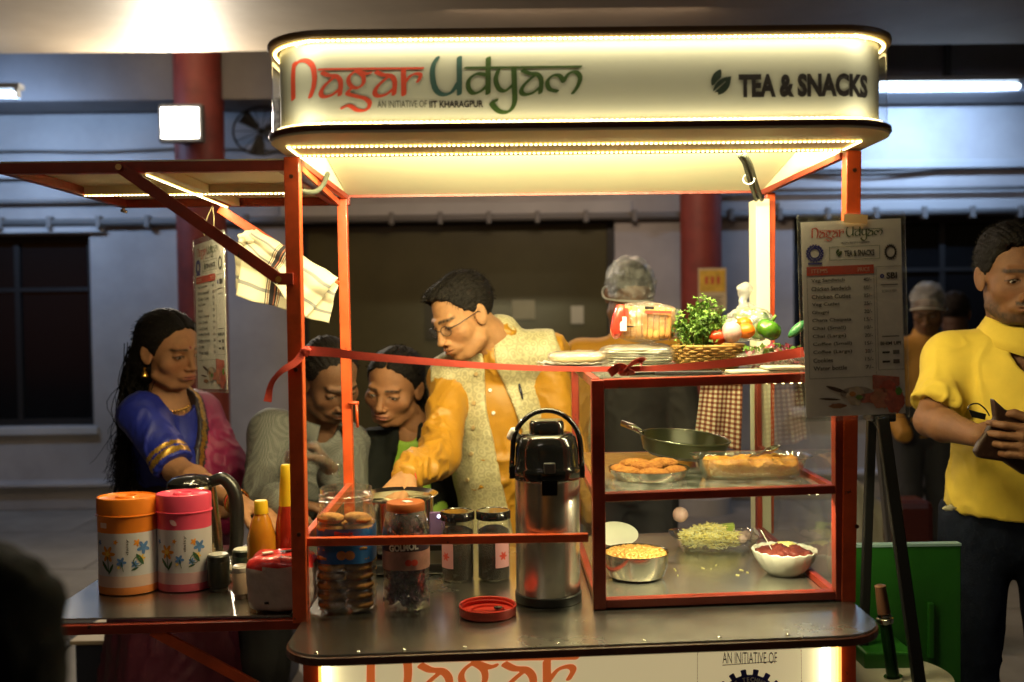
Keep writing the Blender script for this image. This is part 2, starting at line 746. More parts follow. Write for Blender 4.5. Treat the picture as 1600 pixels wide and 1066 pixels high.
# ================================================================== lamps of the place
WARM = (1.0, 0.84, 0.46)
HW, HY = 0.547, -0.232            # half width and front of the header
ZU = 1.70                         # underside of the canopy
area_light('canopy_strip_light_front', (0, -0.115, 1.694), (0, 0, -1), 1.0, 0.012, 0.9, WARM)
area_light('canopy_strip_light_rear', (0, 0.022, 1.690), (0, 0.12, -1), 0.98, 0.012, 10.5, WARM)
area_light('canopy_ceiling_fill', (0, 0.03, 1.715), (0, 1, 0.22), 0.98, 0.01, 23, (1, .88, .50))  # unseen light added behind the front beam to brighten the canopy ceiling
area_light('header_strip_light_top', (0, HY + 0.006, 1.8535), (0, 0.28, -1), 1.0, 0.008, 1.25, (1, .90, .60))
area_light('header_strip_light_bottom', (0, HY + 0.006, 1.7155), (0, 0.28, 1), 1.0, 0.008, 1.1, (1, .90, .60))
area_light('flap_strip_light_long', (-0.79, 0.33, 1.672), (0, 0, -1), 0.48, 0.01, 3.0, WARM)
area_light('flap_strip_light_cross', (-0.81, 0.29, 1.671), (0, 0, -1), 0.01, 0.55, 3.0, WARM)

# ================================================================== setting
WALLY = 5.6
m_ceil = mat('ceiling_paint', (0.31, 0.255, 0.19), 0.6, var=0.2, vscale=1.2, bump=0.15, bscale=6)
m_wall = mat('wall_paint', (0.36, 0.335, 0.32), 0.6, var=0.2, vscale=1.5, bump=0.08, bscale=8)
m_wall2 = mat('wall_trim_paint', (0.42, 0.41, 0.40), 0.55, var=0.1, vscale=2)
m_slab = mat('paving_stone', (0.21, 0.195, 0.17), 0.6, var=0.25, vscale=3, bump=0.1, bscale=20)
m_gap = mat('paving_joint', (0.06, 0.055, 0.05), 0.9)
m_darkglass = mat('window_glass_dark', (0.006, 0.0065, 0.007), 0.12, spec=0.22)
m_frame = mat('window_frame_paint', (0.014, 0.013, 0.012), 0.5)
m_pillar = mat('pillar_paint_red', (0.20, 0.034, 0.024), 0.55, var=0.25, vscale=5)
m_pipe = mat('conduit_grey', (0.16, 0.15, 0.14), 0.5)
m_black = mat('black_plastic', (0.012, 0.012, 0.012), 0.28)
m_blackmatt = mat('black_matt', (0.015, 0.014, 0.014), 0.6, var=0.3, vscale=20)

fl = MB(); fl.box2(-14, 14, -9, 5.6, -0.06, -0.012)
floor = fl.build('floor', m_gap); tag(floor, kind='structure')
slab_mesh = None
for i in range(-4, 5):
    for j in range(0, 6):
        if slab_mesh is None:
            b = MB(); b.box2(-0.496, 0.496, -0.496, 0.496, -0.012, 0.0)
            s0 = b.build('floor_slab', m_slab, None, bevel=0.003)
            slab_mesh = s0.data
            s0.parent = floor
            o = s0
        else:
            o = bpy.data.objects.new('floor_slab', slab_mesh); COL.objects.link(o); o.parent = floor
        o.location = Vector((i * 1.0 + (j % 2) * 0.5, 0.1 + j * 1.0 + 0.1, 0)) - ORG[floor.name]
b = MB(); b.box2(-14, 14, -9, -0.36, -0.0115, -0.002)
o = b.build('floor_slab', m_slab, floor)

# porch ceiling: near slab with a dropped beam behind it
b = MB(); b.box2(-14, 14, -3.2, 4.3, 3.02, 3.4)
ce = b.build('ceiling', m_ceil, bevel=0.03); tag(ce, kind='structure')
b = MB(); b.box2(-14, 14, 4.3, WALLY + 0.3, 3.36, 3.5)
ce2 = b.build('ceiling', mat('ceiling_paint_grey', (0.22, 0.21, 0.21), 0.6, var=0.1, vscale=1.5)); tag(ce2, kind='structure')
b = MB(); b.box2(-14, 14, 5.05, 5.45, 2.90, 3.359)
o = b.build('ceiling_beam', mat('ceiling_beam_paint', (0.14, 0.13, 0.13), 0.6, var=0.15, vscale=2)); tag(o, kind='structure')

# the building wall with its openings
wall = thing('building_wall', 'grey plastered building wall with three dark openings behind the cart', 'wall', (0, WALLY, 0))
def wx(px): return at(px, 500, WALLY).x
def wz(px, py): return at(px, py, WALLY).z
openings = [(wx(-330), wx(143), 0.60, 2.03), (wx(468), wx(962), 0.25, 2.12), (wx(1240), wx(1720), 0.66, 2.10)]
b = MB()
xs = -9.0
for (x0, x1, z0, z1) in openings:
    b.box2(xs, x0, WALLY, WALLY + 0.25, 0, 3.36)
    b.box2(x0, x1, WALLY, WALLY + 0.25, 0, z0)
    b.box2(x0, x1, WALLY, WALLY + 0.25, z1, 3.36)
    xs = x1
b.box2(xs, 9, WALLY, WALLY + 0.25, 0, 3.36)
b.build('wall_face', m_wall, wall)
b = MB(); b.box2(-9, 9, WALLY - 0.16, WALLY - 0.001, 0.0, 0.17); b.box2(-9, 9, WALLY - 0.2, WALLY - 0.001, 0.171, 0.20)
b.build('plinth', m_wall, wall, bevel=0.008)
for k, (x0, x1, z0, z1) in enumerate(openings):
    fr = MB()
    t = 0.05
    fr.box2(x0, x0 + t, WALLY + 0.08, WALLY + 0.14, z0, z1); fr.box2(x1 - t, x1, WALLY + 0.08, WALLY + 0.14, z0, z1)
    fr.box2(x0 + t, x1 - t, WALLY + 0.08, WALLY + 0.14, z1 - t, z1); fr.box2(x0 + t, x1 - t, WALLY + 0.08, WALLY + 0.14, z0, z0 + t)
    f = fr.build('window', m_frame, wall)
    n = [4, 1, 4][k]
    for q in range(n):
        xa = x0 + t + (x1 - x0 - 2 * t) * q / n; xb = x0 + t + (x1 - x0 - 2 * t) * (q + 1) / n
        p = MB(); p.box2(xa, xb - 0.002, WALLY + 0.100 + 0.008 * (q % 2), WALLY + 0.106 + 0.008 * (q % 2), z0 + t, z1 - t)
        p.build('pane', m_darkglass if k != 1 else mat('window_glass_reflection', (0.075, 0.068, 0.030), 0.28, var=.15, vscale=2), f)  # olive reflection of the canopy light is put into the middle pane colour
        if q:
            p = MB(); p.box2(xa - 0.02, xa + 0.02, WALLY + 0.085, WALLY + 0.099, z0 + t, z1 - t)
            p.build('mullion', m_frame, f)
    if k != 1:
        p = MB(); p.box2(x0 + t, x1 - t, WALLY + 0.084, WALLY + 0.0985, z1 - 0.42, z1 - 0.39)
        p.build('transom', m_frame, f)
    # plastered band above the opening
    b = MB(); b.box2(x0 - 0.12, x1 + 0.12, WALLY - 0.05, WALLY - 0.0015, z1 + 0.01, z1 + 0.11)
    b.build('lintel_band', m_wall2, wall, bevel=0.006)
    b = MB(); b.box2(x0 - 0.04, x1 + 0.04, WALLY - 0.04, WALLY - 0.0015, z0 - 0.06, z0 - 0.002)
    b.build('window_sill', m_wall2, wall, bevel=0.006)
b = MB(); b.box2(-9, 9, WALLY - 0.07, WALLY - 0.0015, 2.44, 2.50)
b.build('ledge', m_wall2, wall, bevel=0.006)
# notices stuck on the middle pane
for (px, py, w, h, c) in ((818, 484, 36, 30, (0.35, 0.34, 0.22)), (902, 492, 20, 28, (0.5, 0.48, 0.36)), (1000 - 310, 500, 50, 60, (0.07, 0.068, 0.045))):
    p0 = at(px, py, WALLY + 0.07); s = 0.0048
    b = MB(); b.box(p0, (w * s, 0.002, h * s))
    o = b.build('paper_notice', mat('notice_paper_%d' % px, c, 0.8, var=0.1), None, own=True)
    lab = {818: 'plain pale paper notice on the dark glass right of the vested man\'s head',
           902: 'small cream paper notice on the dark glass nearest the hair-netted cook',
           690: 'faint dark paper sheet on the glass left of the vested man\'s face'}[px]
    tag(o, lab, 'notice')

# red pillars
def pillar(pxl, pxr, Y, label):
    x0, x1 = at(pxl, 500, Y).x, at(pxr, 500, Y).x
    xc, r = (x0 + x1) / 2, (x1 - x0) / 2
    t = thing('pillar', label, 'pillar', (xc, Y + r, 0), 'red pillars by the wall')
    b = MB(); b.shell([(r, 0.12), (r, 3.36)], (xc, Y + r, 0), 40)
    b.build('shaft', m_pillar, t, smooth=True)
    b = MB(); b.lathe([(r + 0.05, 0), (r + 0.05, 0.12), (r, 0.121)], (xc, Y + r, 0), 40)
    b.build('pillar_base', m_wall2, t, smooth=30)
    return xc, r
pl = pillar(268, 345, 4.9, 'round red pillar left of the cart carrying the bright floodlight')
pr = pillar(1070, 1135, 4.9, 'round red pillar behind the vegetables with a yellow poster on it')

# poster on the right pillar
t = thing('wall_poster', 'small yellow and white poster on the red pillar behind the coriander', 'poster', at(1113, 482, 4.87))
pc, ps = at(1113, 452, 4.87), 0.00433
b = MB(); b.box(pc, (44 * ps, 0.004, 66 * ps)); b.build('sheet', mat('poster_paper', (0.55, 0.45, 0.28), 0.6), t)
b = MB(); b.box(pc + Vector((0, -0.003, 0.055)), (40 * ps, 0.002, 34 * ps)); b.build('picture_panel', mat('poster_yellow', (0.6, 0.38, 0.05), 0.6, var=0.3, vscale=20), t)
for q in range(7):
    b = MB(); b.box(pc + Vector((0, -0.003, -0.05 - q * 0.012)), ((34 - (q % 3) * 6) * ps, 0.002, 0.004)); b.build('print_line', mat('print_dark', (0.05, 0.04, 0.04), 0.7), t)
b = MB()
for q in range(3): b.box(pc + Vector((-0.04 + q * 0.04, -0.005, 0.06)), (0.02, 0.002, 0.05))
b.build('picture', mat('poster_red', (0.5, 0.08, 0.04), 0.7), t)

# conduits and cables along the wall
def pipe(z, r, x0, x1, label, name='conduit_pipe', sag=0.0, y=WALLY - 0.05, clips=True, zl=None):
    t = thing(name, label, 'pipe' if 'pipe' in name else 'cable', ((x0 + x1) / 2, y, z))
    pts = []
    N = 30 if sag else 2
    for i in range(N + 1):
        u = i / N
        x = x0 + (x1 - x0) * u
        pts.append((x, y, z + (sag * math.sin(x * 3.1) * math.sin(x * 1.3 + 1) if sag else 0)))
    b = MB(); b.tube(pts, r, 8); b.build('run', m_pipe, t, smooth=True)
    if clips:
        x = x0 + 0.1
        while x < x1:
            c = MB(); c.box((x, y, z), (0.035, r * 2.6, r * 3.2)); c.build('pipe_clip', mat('clip_grey', (0.17, 0.16, 0.15), 0.5), t, bevel=0.004)
            x += 0.36
pipe(wz(100, 349), 0.028, -5, 5, 'dark grey conduit just above the window openings along the wall')
pipe(wz(100, 316), 0.016, -5, wx(262), 'thin grey conduit on the blue lit wall left of the left pillar', clips=False)
pipe(wz(1450, 296), 0.016, wx(1140), 5, 'thin grey conduit on the blue lit wall right of the cart', clips=False)
pipe(wz(150, 238), 0.008, -5, 0.5, 'loose black cable sagging high across the left wall', 'wall_cable', 0.02, clips=False)
pipe(wz(1500, 266), 0.008, 1.5, 5, 'loose black cable sagging high across the right wall', 'wall_cable', 0.025, clips=False)

# round wall fan left of the sign (dim)
fc = at(408, 205, 5.3)
t = thing('wall_fan', 'dim black round wall fan half hidden behind the sign\'s left end', 'fan', fc)
b = MB()
b.tube([fc + Vector((0.2 * math.cos(a), 0, 0.17 * math.sin(a))) for a in np.linspace(0, 2 * PI, 33)[:-1]], 0.008, 6, closed=True)
for k in range(14):
    a = k * 2 * PI / 14
    b.tube([fc, fc + Vector((0.2 * math.cos(a), -0.02, 0.17 * math.sin(a)))], 0.003, 4)
b.build('guard', m_black, t, smooth=True)
b = MB()
for k in range(3):
    a = k * 2 * PI / 3 + 0.3
    u = Vector((math.cos(a), 0, math.sin(a))); w = Vector((-math.sin(a), 0.3, math.cos(a)))
    b.add([fc + u * 0.03 + w * 0.02, fc + u * 0.17 + w * 0.06, fc + u * 0.17 - w * 0.05, fc + u * 0.03 - w * 0.02], [(0, 1, 2, 3)])
b.build('blades', m_blackmatt, t)
b = MB(); b.box2(fc.x - 0.02, fc.x + 0.02, fc.y, WALLY, fc.z - 0.02, fc.z + 0.02); b.build('bracket', m_black, t)

# floodlight on the left pillar
fp = at(281, 192, 4.75)
t = thing('floodlight', 'glaring square white floodlight fixed to the left red pillar', 'floodlight', fp)
b = MB(); b.box(fp + Vector((0, 0.04, 0)), (0.29, 0.07, 0.25)); b.build('housing', mat('lamp_housing', (0.12, 0.12, 0.12), 0.5), t, bevel=0.008)
b = MB(); b.box(fp, (0.24, 0.006, 0.195)); b.build('lens', mat('flood_lens', (1, 1, 1), 0.4, emit=(1, 0.93, 0.8), estr=25), t)
b = MB(); b.box(fp + Vector((0, 0.11, -0.1)), (0.05, 0.1, 0.04)); b.build('bracket', m_black, t)
area_light('floodlight_beam', fp + Vector((0, -0.02, 0)), (0.1, -1, 0.02), 0.24, 0.19, 66, (1, 0.86, 0.66))
# unseen uplight added at the floodlight to brighten the ceiling
fp2 = at(262, 60, 3.4)
t = thing('uplight', 'unseen added uplight that whitens the ceiling above the floodlight', 'lamp', at(262, 176, 4.70))

COL.objects.unlink(t); bpy.data.objects.remove(t)
area_light('added_uplight', fp + Vector((0, -0.03, 0.14)), (0.1, -1, 0.75), 0.2, 0.06, 3.5, (1, 0.80, 0.56), 150)

# tube lights
def tube_light(name, p0, p1, label, power, col, r=0.02, house=True, wdir=(0, 0.9, -0.5)):
    mid = (Vector(p0) + Vector(p1)) / 2
    t = thing(name, label, 'tube light', mid)
    b = MB(); b.tube([p0, p1], r, 12); b.build('tube', mat('tube_glow', (1, 1, 1), 0.4, emit=(0.72, 0.86, 1.0), estr=9), t, smooth=True)
    b = MB(); b.box(mid + Vector((0, 0.02, 0.045)), ((Vector(p1) - Vector(p0)).length + 0.05, 0.08, 0.035)); b.build('batten', mat('batten_white', (0.3, 0.32, 0.35), 0.5), t, bevel=0.006)
    b = MB()
    for p in (p0, p1): b.box(Vector(p) + Vector((0, 0.01, 0.012)), (0.02, 0.05, 0.06))
    b.build('end_cap', mat('batten_white', (0.5, 0.5, 0.5), 0.5), t)
    b = MB(); b.box2(mid.x - 0.02, mid.x + 0.02, mid.y - 0.0, mid.y + 0.04, mid.z + 0.06, 3.36); b.build('hanger', m_black, t)
    area_light(name + '_glow', mid + Vector((0, 0.0, -0.035)), wdir, (Vector(p1) - Vector(p0)).length, 0.04, power, col)
tube_light('tube_light', at(1372, 133, 4.95), at(1592, 135, 4.95), 'cool white tube light high on the right beside the sign', 30, (0.38, 0.60, 1.0))
tube_light('tube_light', at(-150, 146, 4.4), at(26, 148, 4.4), 'cool white tube light cut off at the upper left edge', 24, (0.38, 0.60, 1.0))
# unseen fill lights added around the porch to brighten the scene
area_light('porch_fill_behind', (-1.5, -2.6, 2.98), (0.1, 0.4, -1), 1.2, 0.05, 4, (1.0, 0.86, 0.70))
area_light('porch_fill_rear', (0.3, 3.4, 3.0), (0, 0.25, -1), 1.4, 0.3, 52, (1.0, 0.74, 0.52))  # added warm fill over the background, not a lamp of the porch
area_light('porch_fill_right', (3.2, -1.0, 2.98), (-0.2, 0.2, -1), 1.2, 0.05, 6, (0.85, 0.9, 1.0))

# drain grating on the floor left of the cart
g0 = on(60, 935, 0.0)
t = thing('drain_grating', 'dark slotted iron drain grating in the paving beyond the side table', 'drain', (-2.15, 1.7, 0))
b = MB(); b.box2(-2.30, -2.27, -0.2, 4.2, 0.0, 0.012); b.box2(-2.03, -2.0, -0.2, 4.2, 0.0, 0.012); b.build('frame', m_blackmatt, t)
b = MB(); b.box2(-2.27, -2.03, -0.2, 4.2, 0.0005, 0.003); b.build('channel', m_black, t)
gb = MB(); gb.box2(-2.27, -2.03, -0.008, 0.008, 0.003, 0.012)
gm = None
y = -0.15
m_iron = mat('grating_iron', (0.14, 0.12, 0.10), 0.6)
while y < 4.15:
    if gm is None:
        o = gb.build('grating_bar', m_iron, t); gm = o.data
    else:
        o = bpy.data.objects.new('grating_bar', gm); COL.objects.link(o); o.parent = t
    o.location = Vector((0, y, 0)); y += 0.04
    o.location -= Vector((0, 1.7, 0)) * 0 
# ================================================================== the cart
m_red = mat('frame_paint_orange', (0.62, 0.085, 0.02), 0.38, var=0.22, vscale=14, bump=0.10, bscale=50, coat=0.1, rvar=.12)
m_redshade = mat('frame_paint_shaded', (0.27, 0.030, 0.014), 0.4, var=0.25, vscale=14, bump=0.10, bscale=50, rvar=.12)  # same frame paint, with the shade of the backlit bars put into its colour
m_rim = mat('rim_brown', (0.085, 0.028, 0.016), 0.35, var=0.2, vscale=12)
def chip_paint(m, thr=.66, col=(.035, .02, .015)):
    nt = m.node_tree; N = nt.nodes; L = nt.links; b = N['Principled BSDF']; src = b.inputs['Base Color'].links[0].from_socket
    tc = N.new('ShaderNodeTexCoord'); nz = N.new('ShaderNodeTexNoise'); nz.inputs['Scale'].default_value = 42; nz.inputs['Detail'].default_value = 6; nz.inputs['Roughness'].default_value = .65
    L.new(tc.outputs['Object'], nz.inputs['Vector']); r = N.new('ShaderNodeMapRange'); r.inputs['From Min'].default_value = thr; r.inputs['From Max'].default_value = thr + .03
    L.new(nz.outputs['Fac'], r.inputs['Value']); mx = N.new('ShaderNodeMix'); mx.data_type = 'RGBA'; mx.inputs[7].default_value = (*col, 1)
    L.new(r.outputs[0], mx.inputs[0]); L.new(src, mx.inputs[6]); L.new(mx.outputs[2], b.inputs['Base Color'])
chip_paint(m_red); chip_paint(m_redshade)
m_cream = mat('canopy_cream', (0.80, 0.77, 0.54), 0.45, var=0.06, vscale=3)
m_acr = mat('sign_panel_white', (0.47, 0.47, 0.38), 0.5, var=0.03, vscale=2)
m_steel = mat('steel_sheet', (0.66, 0.64, 0.58), 0.25, 1.0, var=0.12, vscale=5, rvar=0.08, bump=0.06, bscale=7)
m_steel2 = mat('steel_vessel', (0.62, 0.60, 0.55), 0.16, 1.0, rvar=0.05, var=0.05, vscale=10)
m_ledchip = mat('led_chip', (1, 1, 1), 0.5, emit=(1, 0.80, 0.36), estr=9)
m_ledtape = mat('led_tape', (0.9, 0.75, 0.3), 0.5, emit=(1, 0.62, 0.12), estr=1.2)
m_glass = clear_mat('showcase_glass', edge=0.5, base=0.03, dirt=0.028, dirtcol=(0.7, 0.68, 0.6), dscale=9)

W = 0.52; DP = 0.59; PW = 0.028
def zc(x): return 0.836 + 0.0115 * x / 0.52      # the counter leans a little

cart = thing('food_cart', 'orange framed tea and snacks cart with glowing sign, steel counter and side flap', 'food cart', (0, 0.3, 0))

def rrect_front(hw, yf, yb, r, n=10):
    hl = hw - 0.012
    pts = [(-hl, yb)]
    for k in range(n + 1):
        a = PI + (PI / 2) * k / n
        pts.append((-hl + r + r * math.cos(a), yf + r + r * math.sin(a)))
    for k in range(n + 1):
        a = 1.5 * PI + (PI / 2) * k / n
        pts.append((hw - r + r * math.cos(a), yf + r + r * math.sin(a)))
    pts.append((hw, yb))
    return pts

# posts (square tube): front pair full height, rear pair
def post(xt, yt, zt, xb, yb, zb, w, m=m_red):
    b = MB(); b.bar((xb, yb, zb), (xt, yt, zt), w, w); return b.build('post', m, cart, bevel=0.002)
FLt, FLb = at(457, 245, 0), at(471, 960, 0)
FRt, FRb = at(1331, 240, 0), at(1322, 937, 0)
post(FLt.x, 0, 1.697, FLb.x, 0, zc(-W) - 0.003, PW)
post(FRt.x, 0, 1.697, FRb.x, 0, zc(W) - 0.003, PW)
post(at(535, 320, DP).x, DP, 1.690, at(546, 750, DP).x, DP, zc(-W) - 0.003, PW * 0.86)
post(at(1203, 320, DP).x, DP, 1.690, at(1200, 750, DP).x, DP, zc(W) - 0.003, PW * 0.8)
for p_ in (FLt, FRt):
    for zz_ in (1.66, 1.30, 0.99):
        b = MB(); b.tube([(p_.x + (.002 if zz_ < 1.5 else 0), -PW / 2 - .0025, zz_), (p_.x + (.002 if zz_ < 1.5 else 0), -PW / 2 + .002, zz_)], .0042, 6); b.build('bolt', m_rim, cart, smooth=40)
# lower body posts
for sx in (-1, 1):
    for yy in (0.0, DP):
        b = MB(); x = -0.505 if sx < 0 else 0.515
        b.box2(x - 0.016, x + 0.016, yy - 0.006, yy + 0.03, 0.16, 0.81); b.build('leg', m_red, cart, bevel=0.002)
        if yy == 0.0 or True:
            wc = (x, yy + 0.02 if yy == 0 else yy - 0.05, 0.09)
            wheel = MB(); wheel.tube([(x - 0.02, wc[1], 0.08), (x + 0.02, wc[1], 0.08)], 0.08, 20); wheel.build('wheel', m_blackmatt, cart, smooth=40)

# cream column beside the rear right post
b = MB(); b.box2(at(1176, 400, DP).x, at(1197, 400, DP).x, DP - 0.035, DP + 0.035, 0.84, 1.672); b.build('cream_column', m_cream, cart, bevel=0.001)

# canopy ceiling and its edge rails
b = MB(); b.add([(x, y, z + k) for k in (0, .006) for x, y, z in ((-.515, .017, 1.80), (.515, .017, 1.80), (.515, DP + .01, ZU - .002), (-.515, DP + .01, ZU - .002))], [(0, 1, 2, 3), (7, 6, 5, 4), (0, 4, 5, 1), (1, 5, 6, 2), (2, 6, 7, 3), (3, 7, 4, 0)]); b.build('canopy_ceiling', m_cream, cart)
for sx in (-1, 1):
    b = MB(); b.box2(sx * .519 - .0025, sx * .519 + .0025, .017, DP + .009, ZU - .002, 1.814); b.build('canopy_side_panel', m_cream, cart)
b = MB(); b.box2(-.5, .5, .0175, .0205, ZU + .0, 1.80); b.build('front_inner_panel', m_cream, cart)
b = MB(); b.box2(-0.52, 0.52, DP + 0.011, DP + 0.02, ZU - 0.008, ZU + 0.15); b.build('rear_rail', m_redshade, cart)
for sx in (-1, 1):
    b = MB(); b.box2(sx * 0.5155 - 0.006, sx * 0.5155 + 0.006, 0.015, DP + 0.009, ZU - 0.014, ZU - 0.0025); b.build('side_rail', m_redshade, cart)
b = MB(); b.box2(-0.515, 0.515, 0.305, DP + 0.01, 1.815, 1.868); b.build('canopy_roof', m_rim, cart)

# header: bottom plate, curved panel, top lip
b = MB(); b.prism(rrect_front(HW, HY, 0.016, 0.12), ZU, ZU + 0.004); b.build('header_underside', m_cream, cart)
b = MB(); b.prism(rrect_front(HW + 0.003, HY - 0.003, 0.016, 0.12), ZU + 0.0042, ZU + 0.0145); b.build('header_lower_rim', m_rim, cart, bevel=0.003)
b = MB(); b.prism(rrect_front(HW + 0.003, HY - 0.003, 0.30, 0.12), 1.856, 1.869); b.build('header_top_rim', mat('rim_olive', (0.17, 0.10, 0.04), .4, var=.15, vscale=10), cart, bevel=0.004)
PI_ = 0.017
def strip_path(hw, yf, yb, r, n=12): return rrect_front(hw, yf, yb, r, n)
op = strip_path(HW - PI_, HY + PI_, 0.04, 0.105, 14)
b = MB()
vs = [(x, y, z) for z in (ZU + 0.0146, 1.8558) for x, y in op]
n = len(op)
b.add(vs, [(i, i + 1, n + i + 1, n + i) for i in range(n - 1)])
b.build('sign_panel', m_acr, cart, smooth=True)
# clear acrylic cover a little in front
op2 = strip_path(HW - 0.003, HY + 0.003, 0.04, 0.118, 14)
b = MB(); b.add([(x, y, z) for z in (ZU + 0.0147, 1.8557) for x, y in op2], [(i, i + 1, n + i + 1, n + i) for i in range(n - 1)])
b.build('sign_cover', clear_mat('acrylic', edge=0.35, base=0.02, dirt=0.012, dscale=14), cart, smooth=True)

# led strips as rows of chips on tape
def led_strip(name, path, parent, pitch=0.0085, size=0.004, nrm=(0, 0, -1), tape=True, tw=0.008):
    path = [Vector(p) for p in path]
    chips = MB(); tp = MB()
    nrm = Vector(nrm)
    acc = 0.0
    for a, c in zip(path[:-1], path[1:]):
        d = c - a; L = d.length
        if L < 1e-6: continue
        t = d / L
        s = nrm.cross(t)
        R = Matrix(((t.x, s.x, nrm.x), (t.y, s.y, nrm.y), (t.z, s.z, nrm.z)))
        tp.box((a + c) / 2, (L, tw, 0.0016), R)
        x = acc
        while x < L:
            chips.box(a + t * x + nrm * 0.0018, (size, size, 0.002), R)
            x += pitch
        acc = x - L
    o = tp.build('led_tape', m_ledtape, parent)
    c = chips.build('led_chips', m_ledchip, o); tag(c, kind='stuff')
zz = ZU - 0.0012
pF = at(700, 222, 0).y
led_strip('', [(-0.505, -0.115, zz), (0.50, -0.112, zz)], cart)
led_strip('', [(-0.505, -0.018, zz), (0.50, -0.018, zz)], cart)
led_strip('', [(-0.508, -0.11, zz), (-0.508, -0.022, zz)], cart)
led_strip('', [(0.505, -0.107, zz), (0.505, -0.022, zz)], cart)
topp = strip_path(HW - 0.009, HY + 0.009, 0.03, 0.112, 14)
led_strip('', [(x, y, 1.8545) for x, y in topp], cart)
led_strip('', [(x, y, ZU + 0.0163) for x, y in topp], cart, nrm=(0, 0, 1))

# ---- sign print
def stroke_set():
    a = [[(232, 158), (262, 172), (300, 176), (322, 200), (322, 240), (318, 268)], [(300, 176), (262, 205), (232, 235), (222, 262), (240, 277), (280, 268), (318, 240)]]
    def sh(st, dx): return [[(x + dx, y) for x, y in s] for s in st]
    red = [([(78, 96), (70, 150), (68, 270)], 1.0), ([(80, 108), (108, 90), (148, 92), (180, 120), (190, 170), (184, 225), (166, 272)], 1.0),
           ([(214, 142), (738, 142)], 0.62)] + [(s, 0.9) for s in a] + \
          [([(402, 150), (436, 176), (436, 214), (404, 236), (370, 220), (364, 184), (402, 154), (452, 166), (474, 162)], 0.8),
           ([(378, 236), (356, 262), (400, 276), (446, 288), (468, 312), (452, 342), (408, 346), (366, 322), (330, 332)], 0.85)] + \
          [(s, 0.9) for s in sh(a, 272)] + [([(640, 150), (640, 270)], 1.0), ([(648, 210), (676, 178), (712, 168), (726, 180), (712, 206)], 0.8)]
    gA = [([(812, 92), (790, 130), (786, 185), (800, 245), (834, 272), (880, 262), (914, 214)], 1.0), ([(922, 92), (920, 270)], 1.0)]
    g = [([(952, 142), (1534, 142)], 0.62),
         ([(1058, 178), (1010, 172), (970, 200), (966, 240), (990, 268), (1030, 256), (1062, 226)], 0.9), ([(1068, 96), (1064, 268)], 1.0),
         ([(1116, 158), (1104, 200), (1118, 244), (1150, 258), (1192, 226)], 0.9),
         ([(1196, 146), (1198, 240), (1196, 320), (1166, 360), (1120, 358), (1084, 320), (1104, 304)], 1.0)] + \
        [(s, 0.9) for s in sh(a, 1010)] + \
        [([(1412, 262), (1374, 250), (1364, 214), (1390, 186), (1424, 184), (1446, 214)], 0.85),
         ([(1446, 214), (1472, 176), (1508, 168), (1530, 196), (1516, 240), (1494, 270)], 0.9)]
    return red, gA, g
RED_S, GA_S, G_S = stroke_set()
NIB = (15.0, 6.5, math.radians(-28))
VF_RED = fill2d(nib_field(RED_S, *NIB), 40, 760, 70, 370, 3)
VF_GA = fill2d(nib_field(GA_S, *NIB), 760, 945, 70, 300, 3)
VF_G = fill2d(nib_field(G_S, *NIB), 925, 1560, 70, 390, 3)
m_ired = mat('ink_red', (0.60, 0.06, 0.025), 0.5)
m_iteal = mat('ink_teal', (0.03, 0.085, 0.075), 0.5)
m_igreen = mat('ink_green', (0.035, 0.075, 0.012), 0.5)
m_ink = mat('ink_black', (0.012, 0.008, 0.008), 0.5)
m_iwhite = mat('ink_white', (0.8, 0.8, 0.75), 0.5)
m_iblue = mat('ink_blue', (0.02, 0.02, 0.22), 0.5)
SX = (at(911, 130, HY).x - at(447, 130, HY).x) / 1480.0
LX = at(447, 130, HY).x - 60 * SX
def sign_fn(k):
    # logo units -> the curved panel's straight front
    yy = HY + PI_ - 0.0008 * k
    z0 = at(600, 103.5, HY).z
    def fn(x, y):
        X = LX + x * SX
        cx = -(HW - PI_ - 0.105) + 0.012
        Y = yy
        if X < cx:
            q = min(1, (cx - X) / 0.105)
            Y = yy + 0.105 * (1 - math.sqrt(max(0, 1 - q * q)))
        return (X, Y, z0 - (y - 142) * SX * 1.02)
    return fn
put2d(VF_RED, sign_fn(1), 'lettering', m_ired, cart)
put2d(VF_GA, sign_fn(1), 'lettering', m_iteal, cart)
put2d(VF_G, sign_fn(1), 'lettering', m_igreen, cart)
def sign_text(s, pxl, pxr, pyt, pyb, m, bold):
    A, B = at(pxl, pyb, HY + PI_), at(pxr, pyt, HY + PI_)
    V, F = text_fit(s, B.x - A.x, B.z - A.z, bold)
    xr = HW - PI_ - 0.105
    def fn(x, y):
        X = A.x + x; Y = HY + PI_ - 0.001
        if X > xr:
            q = min(1, (X - xr) / 0.105); Y += 0.105 * (1 - math.sqrt(max(0, 1 - q * q)))
        return (X, Y, A.z + y)
    link_mesh('lettering', [fn(x, y) for x, y in V], F, m, cart)
sign_text('AN INITIATIVE OF', 590, 667, 157, 169, m_ink, 0.0)
sign_text('IIT KHARAGPUR', 671, 755, 157, 169, m_ink, 0.03)
sign_text('TEA & SNACKS', 1154, 1362, 114, 153, m_ink, 0.05)
